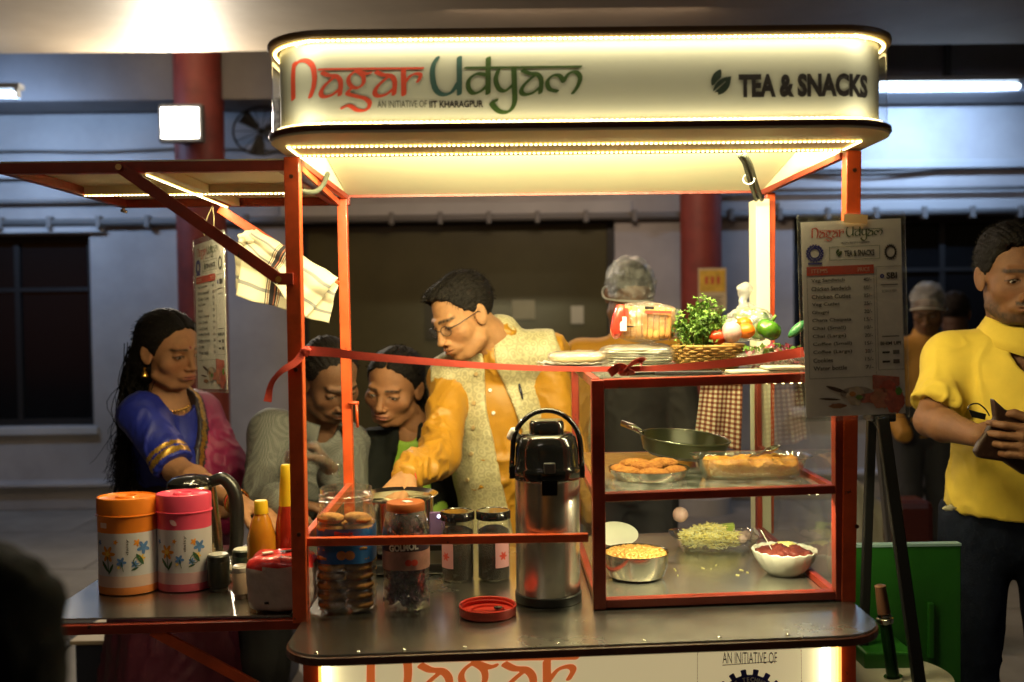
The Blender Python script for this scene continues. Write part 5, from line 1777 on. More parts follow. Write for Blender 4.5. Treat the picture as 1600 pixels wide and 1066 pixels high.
    put2d(fill2d(un([lambda X, Y: np.hypot(X - 80, (Y - 40) * 1.1) - 22 + 3 * np.sin(X * .3), lambda X, Y: np.maximum(np.abs(X - 84) - 14, np.abs(Y - 82) - 16 + .3 * (X - 84))]), 50, 100, 0, 105, 1.5), lambda x, y: P(0.03 + x * 0.009, 0.03 + y * 0.0018, 3), 'food_picture', m_fp, t)
    for (cx_, cy_, rx_, ry_, cc, kk) in ((.50, .115, .085, .045, (.62, .50, .36), 3), (.47, .125, .03, .012, (.5, .2, .05), 4), (.53, .108, .03, .012, (.15, .3, .05), 4), (.74, .10, .10, .05, (.60, .22, .12), 4), (.86, .085, .09, .06, (.55, .12, .08), 4.5), (.80, .155, .07, .03, (.62, .10, .06), 4), (.90, .13, .03, .02, (.12, .28, .04), 5), (.33, .07, .08, .012, (.35, .14, .05), 3)):
        b = MB(); b.add([P(cx_ + rx_ * (1 + .12 * math.sin(q * 1.7)) * math.cos(q * PI / 12), cy_ + ry_ * (1 + .12 * math.cos(q * 2.3)) * math.sin(q * PI / 12), kk) for q in range(24)], [tuple(range(24))])
        b.build('food_picture', mat('food_print_%d' % int(cc[0] * 1000 + cc[1] * 100), cc, .5, var=.35, vscale=70), t)
    return t
Ym = -0.035
c00, c10, c11, c01 = at(1254, 659, Ym), at(1421, 652, Ym), at(1415, 338, Ym), at(1243, 328, Ym)
r = (c10 - c00); u = (c01 - c00 + c11 - c10) / 2
menu_card('laminated menu card hung upright on the right front post of the cart', c00, r, u, r.length, u.length, c00)
b = MB(); b.quad(*(at(x, y, Ym - 0.006) for x, y in ((1318, 348), (1355, 350), (1356, 336), (1319, 334))))
o = b.build('sticky_tape', mat('tape_clearish', (0.75, 0.5, 0.25), 0.25), None, own=True); tag(o, 'strip of shiny tape holding the right menu card to the post', 'tape')
A, B = at(308, 612, 0.66), at(357, 614, 0.47)
r = B - A; C01 = at(306, 386, 0.66); u = (C01 - A); u = u - r.normalized() * u.dot(r.normalized()); u.z = abs(u.z)
menu_card('laminated menu card dangling edge-on from the left flap on string', A, r, u, r.length, 0.385, A)
s0 = (A + B) / 2 + u.normalized() * 0.385; s1 = at(332, 330, 0.56); s1.z = flz - 0.01
t = thing('hanging_string', 'loop of twine tying the left menu card to the flap', 'string', s1)
b = MB(); b.tube(crom([s0 + Vector((-0.01, 0, 0)), (s0 + s1) / 2 + Vector((-0.01, 0, 0)), s1], 4), 0.0012, 6); b.build('strand', mat('twine', (0.45, 0.36, 0.2), 0.9), t)
b = MB(); b.tube(crom([s0 + Vector((0.01, 0, 0)), (s0 + s1) / 2 + Vector((0.008, 0.004, 0)), s1], 4), 0.0012, 6); b.build('strand', MC['twine'], t)

# ---- red ribbon
def ribbon(name, pts, w, m, parent=None, up=(0, 0, 1), twist=None, n=6):
    P = [Vector(p) for p in crom(pts, n)]
    V = []; F = []
    for i, p in enumerate(P):
        tg_ = (P[min(i + 1, len(P) - 1)] - P[max(i - 1, 0)]).normalized()
        uu = Vector(up); uu = (uu - tg_ * uu.dot(tg_)).normalized(); ss = tg_.cross(uu)
        a = twist(i / (len(P) - 1)) if twist else 0
        d = uu * math.cos(a) + ss * math.sin(a)
        ww = w(i / (len(P) - 1)) if callable(w) else w
        V += [p + d * ww / 2, p - d * ww / 2]
        if i: F.append((2 * i - 2, 2 * i - 1, 2 * i + 1, 2 * i))
    o = link_mesh(name, V, F, m, parent, False)
    s = o.modifiers.new('thickness', 'SOLIDIFY'); s.thickness = 0.0005; s.offset = 0
    return o
m_rib = mat('ribbon_satin', (0.90, 0.10, 0.06), 0.5, sheen=0.1, var=0.06, vscale=30)
t = thing('ribbon', 'red satin ribbon tied across the cart front from post to showcase', 'ribbon', at(470, 548, -0.02))
ribbon('ribbon_band', [at(474, 548, -0.02), at(520, 551, -.028), at(560, 556, -0.03), at(680, 566, -0.04), at(800, 574, -0.045), at(930, 577, -0.04), at(1040, 575, -0.03), at(1150, 566, -0.025), at(1256, 550, -0.02)], lambda u: 0.0185 - 0.0085 * min(1, u * 1.6) + 0.024 * max(0, u - 0.65), m_rib, t, twist=lambda u: .16 * math.sin(u * 9) - .30)
ribbon('ribbon_tail', [at(476, 548, -0.022), at(462, 566, -0.03), at(440, 580, -0.03), at(424, 600, -0.028), at(418, 628, -0.03)], lambda u: 0.013 + 0.003 * math.sin(u * 7), m_rib, t, up=(1, 0, -.4), twist=lambda u: .5 * math.sin(u * 4))
P, F = blob(at(478, 549, -0.022), (0.009, 0.005, 0.009), 0.4, 2.5, seed=6); link_mesh('ribbon_knot', P, F, m_rib, t, True)
pb = at(975, 581, -0.035)
ribbon('ribbon_bow', [at(952, 584, -.04), at(970, 573, -.045), at(990, 585, -.04)], 0.016, m_rib, t, twist=lambda u: 1.2 * u)
ribbon('ribbon_bow', [at(975, 582, -.045), at(988, 568, -.04), at(1003, 563, -.035), at(1000, 577, -.03)], 0.018, m_rib, t, twist=lambda u: 0.9)
P, F = blob(pb, (0.012, 0.010, 0.008), 0.3, 2.5, seed=8); link_mesh('ribbon_knot', P, F, m_rib, t, True)

# ================================================================== on top of the showcase
def ztp(px, Y):
    p = at(px, 580, Y); return Vector((p.x, Y, ZT + 0.0003))
# silver paper plates with wrapped flat bread
c = ztp(900, 0.30)
t = thing('paper_plate', 'silver scalloped paper plates with wrapped flat bread on the showcase corner', 'plate', c)
for k in range(2):
    b = MB(); n = 72; prof = [(0.05, 0.0), (0.078, 0.004), (0.086, 0.0075)]
    vs = []; fs = []
    for j, (r, z) in enumerate(prof):
        for i in range(n):
            a = 2 * PI * i / n
            rr = r + (0.0022 * math.cos(a * 18) if j == 2 else 0)
            vs.append(c + Vector((rr * math.cos(a), rr * math.sin(a) * 0.9, z + k * 0.009 + (0.0018 * math.cos(a * 18) if j == 2 else 0))))
    for j in range(2):
        for i in range(n): fs.append((j * n + i, j * n + (i + 1) % n, (j + 1) * n + (i + 1) % n, (j + 1) * n + i))
    fs.append(tuple(range(n))[::-1]); b.add(vs, fs)
    o = b.build('foil_plate', mat('foil', (0.75, 0.72, 0.62), 0.3, 0.7, bump=.3, bscale=60), t, smooth=True)
    s = o.modifiers.new('thickness', 'SOLIDIFY'); s.thickness = 0.001
P, F = soft_box(c + Vector((0.004, 0, 0.026)), (0.118, 0.10, 0.022), None, 0.002, 50, 4, e=3.5); link_mesh('flat_bread', P, F, mat('flatbread', (0.72, 0.52, 0.28), 0.5, var=.15, vscale=40), t, True)
P, F = soft_box(c + Vector((0.004, 0, 0.0275)), (0.130, 0.112, 0.027), None, 0.004, 60, 5, e=3); link_mesh('cling_film', P, F, m_wrap, t, True)

# stack of wrapped white plates
c = ztp(998, 0.28)
t = thing('plate_stack', 'stack of cream disposable plates in plastic under the bread loaf', 'plate stack', c)
for k in range(8):
    b = MB(); r = 0.072 + 0.002 * math.sin(k * 2.3); z = k * 0.0056
    b.lathe([(0.05, z), (r, z + 0.004), (r + 0.003, z + 0.0055), (r, z + 0.0062), (0.05, z + 0.002), (0, z + 0.002)], c + Vector((0.001 * math.sin(k * 3), 0, 0)), 40); b.build('plate', mat('plate_cream', (0.66, 0.64, 0.46), 0.45), t, smooth=35)
P, F = soft_box(c + Vector((0, 0, 0.027)), (0.168, 0.15, 0.056), None, 0.006, 40, 8, e=3.4)
P[:, 2] = np.maximum(P[:, 2], c.z + 0.0002); link_mesh('plastic_wrap', P, F, m_wrap, t, True)
for k, px in enumerate((941, 1050)):
    P, F = blob(ztp(px + 8, 0.23) + Vector((0, 0, 0.008)), (0.022, 0.012, 0.008), 0.5, 2.5, seed=20 + k); link_mesh('wrap_end', P, F, m_wrap, t, True)

# bread loaf in its bag
c = at(1010, 532, 0.27); 
t = thing('bread_loaf', 'sliced bread loaf in clear bag with red end lying on the plates', 'bread', c)
m_crust = mat('bread_crust', (0.48, 0.22, 0.05), 0.7, col2=(0.60, 0.33, 0.10), vscale=14)
Rl = rotz(-0.28) @ roty(0.03)
sc = 0.00138
for k in range(9):
    x = (-0.047 + k * 0.0122)
    P, F = soft_box((0, 0, 0), (0.0128, 0.088, 0.070 - (0.004 if k > 6 else 0)), None, 0.001, 60, k, n=10, e=14)
    P = P @ np.array(Rl).T + np.array(c + Rl @ Vector((x, 0, 0.038)))
    link_mesh('bread_slice', P, F, m_crust if k % 8 else mat('bread_end', (0.5, 0.22, 0.06), 0.7), t, True)
P, F = soft_box((0, 0, 0), (0.142, 0.098, 0.080), None, 0.0055, 34, 3, n=20, e=3.6)
P[:, 2] = P[:, 2] * (1 - 0.15 * np.clip((P[:, 0]) / 0.07, 0, 1))
P = P @ np.array(Rl).T + np.array(c + Vector((0.002, 0, 0.0395))); link_mesh('bread_bag', P, F, m_wrap, t, True)
b = MB()
for (x, z, w_, h_, mm) in ((0.030, 0.062, 0.055, 0.006, 0), (-0.036, 0.058, 0.008, 0.022, 0), (0.012, 0.070, 0.020, 0.006, 1), (-0.03, 0.030, 0.02, 0.003, 1)):
    b.box(c + Rl @ Vector((x, -0.0505, z)), (w_, 0.0012, h_), Rl, mm)
b.build('bag_print', [m_lred, m_ink], t)
c = at(966, 528, 0.25)
t = thing('red_snack_packet', 'upright shiny red packet squeezed at the loaf\'s left end', 'packet', c)
P, F = soft_box(c + Vector((0, 0, 0.037)), (0.026, 0.05, 0.074), roty(0.18), 0.004, 50, 5, n=10, e=3); link_mesh('pouch', P, F, mat('pouch_red', (0.7, 0.05, 0.03), 0.22, coat=.6), t, True)
b = MB(); b.box(c + Vector((0.008, -0.026, 0.03)), (0.014, 0.001, 0.03)); b.build('pouch_print', m_iwhite, t)

# basket with vegetables
c = ztp(1106, 0.24)
brx, bry, bh = 0.078, 0.070, 0.046
t = thing('wicker_basket', 'woven cane basket holding coriander and vegetables on the showcase', 'basket', c)
m_cane = mat('cane', (0.42, 0.25, 0.06), 0.6, col2=(0.28, 0.15, 0.03), vscale=40, stretch=(1, 1, 3))
for k in range(9):
    z = 0.004 + k * 0.0052
    q = 0.74 + 0.26 * (z / bh) ** 0.8
    pts = []
    for i in range(96):
        a = 2 * PI * i / 96
        w_ = 0.0022 * math.cos(a * 16 + (k % 2) * PI)
        pts.append(c + Vector(((brx * q + w_) * math.cos(a), (bry * q + w_) * math.sin(a), z + 0.0006 * math.sin(a * 7 + k))))
    b = MB(); b.tube(pts, 0.0029, 6, closed=True); b.build('cane_strand', m_cane, t, smooth=True)
b = MB()
for i in range(32):
    a = 2 * PI * i / 32
    b.tube([c + Vector((brx * q_ * math.cos(a), bry * q_ * math.sin(a), z_)) for q_, z_ in ((0.74, 0.002), (0.9, 0.02), (0.985, bh))], 0.0016, 5)
o = b.build('cane_stakes', m_cane, t); tag(o, kind='stuff')
b = MB(); b.lathe([(0, 0.0), (brx * .74, 0.0), (brx * .76, 0.004), (0, 0.004)], c, 40, sy=bry / brx); b.build('basket_base', m_cane, t)
b = MB(); b.tube([c + Vector((brx * 1.0 * math.cos(a), bry * 1.0 * math.sin(a), bh + 0.004)) for a in np.linspace(0, 2 * PI, 65)[:-1]], 0.0038, 8, closed=True); b.build('basket_rim', m_cane, t, smooth=True)

# coriander bunch
c = at(1092, 538, 0.22); c.z = ZT + 0.012
t = thing('coriander_bunch', 'fresh green coriander bunch standing up in the basket', 'herbs', c)
m_stem = mat('herb_stem', (0.10, 0.20, 0.03), 0.5)
m_leaf = mat('herb_leaf', (0.065, 0.16, 0.018), 0.5, col2=(0.14, 0.26, 0.03), vscale=30)
stems = MB(); leafs = MB()
for i in range(75):
    a = random.random() * 6.28; q = math.sqrt(random.random())
    top = c + Vector((0.060 * q * math.cos(a) + 0.004, 0.035 * q * math.sin(a) - 0.008, 0.050 + 0.086 * (1 - 0.6 * q * q) * random.uniform(0.6, 1.05)))
    if random.random() < 0.22: top.z -= 0.03
    if i % 6 == 0: top += Vector((random.uniform(-.022, .022), -.01, random.uniform(0.0, .016)))
    bs = c + Vector((random.uniform(-.012, .012), random.uniform(-.01, .01), 0.0))
    mid = (bs + top) / 2 + Vector((0, 0, 0.012))
    pts = crom([bs, mid, top], 3)
    stems.tube(pts, 0.0010, 4, cap=False)
    for k in range(9):
        p = Vector(pts[-1 - (k % 3)]) + Vector((random.gauss(0, .008), random.gauss(0, .007), random.gauss(0, .007)))
        R = Matrix.Rotation(random.random() * 6.28, 3, 'Z') @ Matrix.Rotation(random.uniform(-.9, .9), 3, 'X') @ Matrix.Rotation(random.uniform(-.9, .9), 3, 'Y')
        s = random.uniform(0.005, 0.0085)
        out = []
        for j in range(12):
            aa = j * PI / 6
            rr = s * (1.0 if j % 2 == 0 else 0.52) * (0.75 if j == 0 else 1)
            out.append(p + R @ Vector((rr * math.cos(aa), rr * math.sin(aa), 0.0018 * math.cos(aa * 3))))
        n0 = [p] + out
        leafs.add(n0, [(0, 1 + j, 1 + (j + 1) % 12) for j in range(12)])
o = stems.build('stems', m_stem, t); tag(o, kind='stuff')
o = leafs.build('leaves', m_leaf, t); tag(o, kind='stuff')

def veg(name, label, cat, px, py, Y, r, m, amp=0.04, freq=1.5, seed=0, group=None, zs=1.0, stemcol=None):
    p = at(px, py, Y)
    t = thing(name, label, cat, p, group)
    P, F = blob(p, (r, r, r * zs), amp, freq, seed=seed, nu=32, nv=20)
    link_mesh('flesh', P, F, m, t, True)
    if stemcol:
        b = MB(); b.tube([p + Vector((0, -.2 * r, r * zs * .9)), p + Vector((0.002, -.2 * r, r * zs * 1.12))], [0.003, 0.0015], 8); b.build('stalk', stemcol, t, smooth=True)
    return t
m_tom = mat('tomato_skin', (0.55, 0.05, 0.012), 0.28, coat=.15, var=.25, vscale=20)
m_org = mat('orange_tomato_skin', (0.70, 0.17, 0.01), 0.3, coat=.15, var=.2, vscale=25)
m_oni = mat('onion_skin', (0.62, 0.36, 0.34), 0.35, col2=(0.72, 0.52, 0.46), vscale=10, stretch=(6, 6, 1))
veg('tomato', 'ripe red tomato in the basket right under the coriander', 'tomato', 1122, 526, 0.20, 0.0195, m_tom, zs=.85, stemcol=m_stem)
veg('tomato', 'red tomato half hidden in the basket below the coriander leaves', 'tomato', 1108, 530, 0.23, 0.017, m_tom, zs=.85, seed=3)
veg('onion', 'pale pink onion between the red tomato and the orange tomato', 'onion', 1143, 519, 0.19, 0.0215, m_oni, 0.05, zs=1.05)
veg('tomato', 'bright orange tomato between the pink onion and the capsicum', 'tomato', 1166, 517, 0.19, 0.0185, m_org, zs=.9)
veg('tomato', 'orange tomato tucked behind the brighter orange one', 'tomato', 1163, 506, 0.24, 0.017, m_org, zs=.9, seed=5)
# capsicum
p = at(1201, 515, 0.20)
t = thing('capsicum', 'glossy green capsicum right of the orange tomato', 'capsicum', p)
P = []; nu, nv = 40, 20
P, F = blob((0, 0, 0), (1, 1, 1), 0, 1, nu=nu, nv=nv)
P = np.array(P); a = np.arctan2(P[:, 1], P[:, 0]); rr = np.hypot(P[:, 0], P[:, 1])
k = 1 + 0.12 * np.abs(np.cos(2 * a)) * rr
P = P * k[:, None] * 0.024
P[:, 2] = P[:, 2] * 0.9 - 0.008 * np.exp(-(rr / 0.35) ** 2) * np.sign(P[:, 2])
P = P @ np.array(roty(0.5)).T + np.array(p)
link_mesh('flesh', P, F, mat('capsicum_skin', (0.055, 0.17, 0.014), 0.2, coat=.3, var=.2, vscale=15), t, True)
b = MB(); b.tube([p + Vector((0.006, -0.004, 0.016)), p + Vector((0.013, -0.008, 0.030))], [0.004, 0.003], 8); b.build('stalk', m_stem, t, smooth=True)
# green chilli / cucumber
p0, p1 = at(1232, 527, 0.22), at(1258, 503, 0.22)
t = thing('cucumber', 'slim dark green cucumber pointing up behind the menu card edge', 'cucumber', p0)
b = MB(); pts = [p0.lerp(p1, k / 8) for k in range(9)]; b.tube(pts, [0.002, .006, .0085, .0095, .010, .010, .0095, .008, .004], 14); b.build('flesh', mat('cucumber_skin', (0.02, 0.13, 0.05), 0.3, col2=(0.06, 0.22, 0.08), vscale=50), t, smooth=True)

# knotted clear bag with greens and onions
c = at(1168, 520, 0.33)
t = thing('knotted_bag', 'knotted clear plastic bag with greens and onions behind the tomatoes', 'plastic bag', c)
f = Field(c + Vector((-0.08, -0.07, -0.02)), c + Vector((0.08, 0.07, 0.12)), 0.003)
f.ell(c + Vector((0.004, 0, 0.018)), (0.058, 0.048, 0.040), k=0).cone(c + Vector((-0.004, 0, 0.04)), c + Vector((-0.012, 0, 0.070)), 0.022, 0.007, k=.02).cone(c + Vector((-0.012, 0, 0.070)), c + Vector((-0.006, 0, 0.096)), 0.006, 0.018, k=.01)
V, F = f.mesh(); N_ = vnormals(V, F); V = V + N_ * (0.005 * vnoise(V * 60) + 0.003 * vnoise(V * 140))[:, None]
link_mesh('bag_film', V, F, m_bag, t, True)
for k, (dx, dz, mm, r_) in enumerate(((-0.035, 0.004, m_oni, .018), (-0.012, -.002, m_oni, .017), (0.03, 0.016, MC['capsicum_skin'], .020), (0.008, 0.026, m_leaf, .018), (0.03, -0.008, m_leaf, 0.02), (-.012, .03, m_leaf, .014))):
    P, F = blob(c + Vector((dx, 0.004 * (k % 3), 0.012 + dz)), (r_ * 1.1, r_, r_ * .9), 0.08 if mm is m_oni else .3, 2.5, seed=30 + k, nu=24, nv=14)
    link_mesh('onion' if mm is m_oni else 'greens', P, F, mm, t, True)
# clear bowl with red onion salad
c = ztp(1208, 0.16)
t = thing('salad_bowl', 'clear plastic bowl of chopped red onion and leaves beside the basket', 'bowl', c)
b = MB(); b.shell([(0.045, 0.002), (0.062, 0.010), (0.070, 0.034), (0.074, 0.036)], c, 48, sy=.8); b.build('bowl_shell', m_jarg, t, smooth=35)
pcs = MB()
cols = [mat('red_onion', (0.30, 0.05, 0.09), 0.35), mat('onion_white', (0.62, 0.5, 0.5), 0.35), m_leaf]
for k in range(170):
    a = random.random() * 6.28; q = math.sqrt(random.random()); z = random.random()
    p = c + Vector(((0.045 + .018 * z) * q * math.cos(a), (0.036 + .014 * z) * q * math.sin(a), 0.008 + z * 0.034 + (1 - q) * .008))
    R = Matrix.Rotation(random.random() * 6, 3, (random.random(), random.random(), random.random()))
    pcs.box(p, (random.uniform(.006, .016), random.uniform(.004, .009), 0.0018), R, random.choice([0, 0, 1, 0, 1, 2]))
for k in range(70):
    a = random.random() * 6.28; q = math.sqrt(random.random())
    p = c + Vector((0.066 * q * math.cos(a), 0.05 * q * math.sin(a), 0.040 + random.random() * .016 * (1 - q * .6)))
    R = Matrix.Rotation(random.random() * 6, 3, (random.random(), random.random(), random.random())); s_ = random.uniform(.006, .012)
    pcs.add([p + R @ Vector((s_ * (1 if j % 2 == 0 else .55) * math.cos(j * PI / 4), s_ * (1 if j % 2 == 0 else .55) * math.sin(j * PI / 4), .002 * (j % 2))) for j in range(8)], [tuple(range(8))], random.choice([0, 2, 2]))
o = pcs.build('chopped_salad', cols, t); tag(o, kind='stuff')
P, F = blob(c + Vector((0, 0, 0.026)), (0.074, 0.060, 0.020), 0.12, 4, seed=12, nu=36, nv=18); link_mesh('cling_film', P, F, m_wrap, t, True)
# white trays at the front edge
for px0, px1, Y, dz, lab in ((1140, 1250, 0.07, 0.0, 'white foam tray lying flat on the showcase front edge'), (1196, 1262, 0.065, 0.0075, 'short white foam lid resting on the foam tray')):
    A, B = at(px0, 580, Y), at(px1, 580, Y)
    P, F = soft_box(((A.x + B.x) / 2, Y + 0.02, ZT + dz + 0.0036), (B.x - A.x, 0.07, 0.0068), None, 0.0005, 50, 3, n=8, e=8)
    o = link_mesh('foam_tray', P, F, mat('foam_white', (0.62, 0.62, 0.50), 0.6), None, True, own=True); tag(o, lab, 'tray')
# tablet and small phone
c = at(1076, 583, 0.07); c.z = ZT + 0.0003
t = thing('tablet', 'dark tablet lying flat on the showcase beneath the ribbon', 'tablet', c)
b = MB(); b.box(c + Vector((0, 0.01, 0.0045)), (0.128, 0.075, 0.008), rotz(-0.12)); b.build('tablet_case', mat('slate_metal', (0.07, 0.075, 0.09), 0.35), t, bevel=0.0025)
b = MB(); b.box(c + Vector((0, 0.01, 0.0091)), (0.118, 0.066, 0.0008), rotz(-0.12)); b.build('screen', m_darkglass, t)
c = at(1000, 583, 0.06); c.z = ZT + 0.0003
t = thing('pen', 'thick black marker lying left of the tablet behind the ribbon bow', 'pen', c)
b = MB(); b.tube([c + Vector((-0.02, 0, 0.004)), c + Vector((0.04, 0.012, 0.004))], 0.004, 10); b.build('barrel', m_black, t, smooth=40)
b = MB(); b.tube([c + Vector((0.04, 0.012, 0.004)), c + Vector((0.046, 0.0132, 0.004))], [0.003, 0.001], 10); b.build('tip', m_blackmatt, t, smooth=40)

# ================================================================== upper shelf
m_fry = mat('fried_crumb', (0.34, 0.11, 0.018), 0.8, col2=(0.52, 0.22, 0.04), vscale=90, bump=.6, bscale=260)
c = on(1014, 746, ZSH); c.z = ZSH + 0.0004
t = thing('cutlet_plate', 'round steel plate of fried breaded cutlets on the upper shelf', 'plate', c)
pr = 0.081
b = MB(); b.lathe([(0, 0), (pr * .9, 0), (pr * .97, 0.010), (pr, 0.019), (pr + .003, 0.0195), (pr + .003, 0.0205), (pr - .002, 0.020), (pr * .92, 0.004), (0, 0.003)], c, 56); b.build('plate_dish', m_steel2, t, smooth=35)
for k, (dx, dy, a, L) in enumerate(((-0.045, -0.018, 0.1, .03), (0.002, -0.040, 0.0, .033), (0.052, -0.010, 0.3, .026), (-0.005, -0.008, 0.15, .034), (-0.025, 0.028, 0.0, .034), (0.035, 0.034, -0.05, .032), (-0.06, 0.02, 0.8, .024))):
    z = 0.014 + (0.010 if k in (3, 4, 5) else 0)
    P, F = blob(c + Vector((dx, dy, z)), (L, 0.017, 0.0115), 0.06, 6, rotz(a), nu=32, nv=18, seed=k)
    link_mesh('cutlet', P, F, m_fry, t, True)
# rectangular glass dish
def glass_dish(c, hx, hy, h, t, mm, taper=0.82, R=None, lipw=0.010):
    b = MB()
    prof = [(taper, 0.0), (taper + .05, 0.002), (0.97, h * .92), (1.0, h), (1.0 + lipw / hx, h + 0.002), (1.0 + lipw / hx, h + 0.004), (0.985, h + .003), (0.95, h * .9), (taper + .02, 0.005), (taper - .04, 0.0045)]
    b.shell([(p, z) for p, z in prof], c, 64, sx=hx, sy=hy, sq=0.75, R=R)
    return b.build('dish_glass', mm, t, smooth=50)
m_dish = clear_mat('dish_glass', edge=1.0, base=0.10, dirt=0.02)
c = on(1172, 744, ZSH); c.z = ZSH + 0.0005
t = thing('casserole_dish', 'rectangular glass dish of orange brown curry filling on the upper shelf', 'dish', c)
glass_dish(c, 0.112, 0.055, 0.040, t, m_dish)
P, F = soft_box(c + Vector((0, 0, 0.019)), (0.190, 0.092, 0.034), None, 0.0, 50, 3, n=26, e=5)
P[:, 2] += np.where(P[:, 2] > c.z + 0.022, 0.010 * vnoise(P * 45) + 0.004 * vnoise(P * 120) + 0.002, 0)
link_mesh('curry_filling', P, F, mat('curry', (0.50, 0.18, 0.02), 0.42, col2=(0.70, 0.36, 0.06), vscale=60, bump=.6, bscale=140), t, True)
# spoon on it
def spoon(name, label, bowl, end, m, L=0.022):
    t = thing(name, label, 'spoon', bowl)
    d = (Vector(end) - Vector(bowl)).normalized()
    side = d.cross(Vector((0, 0, 1))).normalized(); nn = side.cross(d)
    b = MB()
    pts = [Vector(bowl).lerp(Vector(end), k / 6) for k in range(7)]
    b.add([p + side * s * w_ + nn * 0.0 for p, w_ in zip(pts, (0.004, 0.003, .003, .0035, .0045, .0055, .005)) for s in (-1, 1)], [(2 * i, 2 * i + 1, 2 * i + 3, 2 * i + 2) for i in range(6)])
    o = b.build('spoon_handle', m, t, smooth=True); s = o.modifiers.new('t', 'SOLIDIFY'); s.thickness = 0.0014
    vs = []; fs = []; n = 20
    R3 = np.array((tuple(-d), tuple(side), tuple(nn))).T
    for j, (q, z) in enumerate(((0.0, -0.007), (0.5, -0.0055), (0.85, -0.002), (1.0, 0.0))):
        for i in range(n):
            a = 2 * PI * i / n
            v = np.array((L * q * math.cos(a), L * .66 * q * math.sin(a), z)); vs.append(Vector(bowl) - d * L * .9 + Vector(R3 @ v))
    for j in range(3):
        for i in range(n): fs.append((j * n + i, j * n + (i + 1) % n, (j + 1) * n + (i + 1) % n, (j + 1) * n + i))
    o = link_mesh('spoon_bowl', vs, fs, m, t, True); s = o.modifiers.new('t', 'SOLIDIFY'); s.thickness = 0.0012
    return t
spoon('serving_spoon', 'steel serving spoon lying across the curry dish', at(1196, 704, c.y + 0.0) + Vector((0, 0, 0)), at(1140, 724, c.y - 0.03), m_steel2, 0.020)
# frying pan leaning on the dishes at the back
pc_ = at(1070, 684, 0.36)
t = thing('frying_pan', 'empty olive frying pan resting behind the cutlets with handle at left', 'pan', pc_)
Rp = rotx(0.06) @ roty(0.08)
b = MB(); pr = 0.100
b.lathe([(0.0, -0.038), (pr * .80, -0.038), (pr * .92, -0.03), (pr, 0.0), (pr + .003, 0.001), (pr + .001, 0.003), (pr - .003, 0.001), (pr * .88, -0.028), (pr * .78, -0.034), (0, -0.0345)], pc_, 60, R=Rp)
b.build('pan_body', mat('pan_olive', (0.07, 0.075, 0.035), 0.28, 0.3), t, smooth=35)
b = MB(); b.tube([pc_ + Rp @ Vector((pr * math.cos(a), pr * math.sin(a), 0.002)) for a in np.linspace(0, 2 * PI, 61)[:-1]], 0.0015, 6, closed=True); b.build('pan_rim', m_steel2, t, smooth=True)
hp = [pc_ + Rp @ Vector((-pr * .93, 0.03, 0.0)), at(990, 668, 0.42), at(972, 661, 0.44)]
b = MB(); b.tube(hp, [0.006, 0.008, 0.007], 10); b.build('pan_handle', m_steel2, t, smooth=True)

# checkered cloth behind the showcase
def check_mat():
    m, nt, N, L, b = _mat('gingham')
    tc = N.new('ShaderNodeTexCoord')
    def st(rot, name):
        mp = N.new('ShaderNodeSeparateXYZ'); L.new(tc.outputs['UV'], mp.inputs[0])
        mm = N.new('ShaderNodeMath'); mm.operation = 'MULTIPLY'; mm.inputs[1].default_value = {0: 9.0, 1: 14.0}[rot]
        L.new(mp.outputs[rot], mm.inputs[0])
        fr = N.new('ShaderNodeMath'); fr.operation = 'FRACT'; L.new(mm.outputs[0], fr.inputs[0])
        g = N.new('ShaderNodeMath'); g.operation = 'GREATER_THAN'; g.inputs[1].default_value = 0.5; L.new(fr.outputs[0], g.inputs[0])
        return g
    a, c_ = st(0, 'u'), st(1, 'v')
    ad = N.new('ShaderNodeMath'); ad.operation = 'ADD'; L.new(a.outputs[0], ad.inputs[0]); L.new(c_.outputs[0], ad.inputs[1])
    dv = N.new('ShaderNodeMath'); dv.operation = 'DIVIDE'; dv.inputs[1].default_value = 2; L.new(ad.outputs[0], dv.inputs[0])
    rp = N.new('ShaderNodeValToRGB'); rp.color_ramp.interpolation = 'CONSTANT'
    e = rp.color_ramp.elements; e[0].position = 0; e[0].color = (0.70, 0.62, 0.48, 1); e[1].position = 0.3; e[1].color = (0.38, 0.16, 0.11, 1)
    x = e.new(0.8); x.color = (0.14, 0.03, 0.02, 1)
    L.new(dv.outputs[0], rp.inputs[0]); L.new(rp.outputs[0], b.inputs['Base Color']); b.inputs['Roughness'].default_value = 0.9
    return m
Yc = DP + 0.04
cA, cB, cC, cD = [np.array(at(*p, Yc)) for p in ((1096, 596), (1160, 596), (1156, 704), (1086, 690))]
def cfn(u, v):
    p = (cA * (1 - u) + cB * u) * (1 - v) + (cD * (1 - u) + cC * u) * v
    return (p[0], p[1] + 0.010 * math.sin(u * 11 + v) * (0.3 + v), p[2])
o = cloth_grid('checked_cloth', 36, 30, cfn, check_mat(), None, 0.002, own=True); uvlayer(o, 36, 30)
tag(o, 'maroon and cream checked cloth hanging behind the showcase', 'cloth')

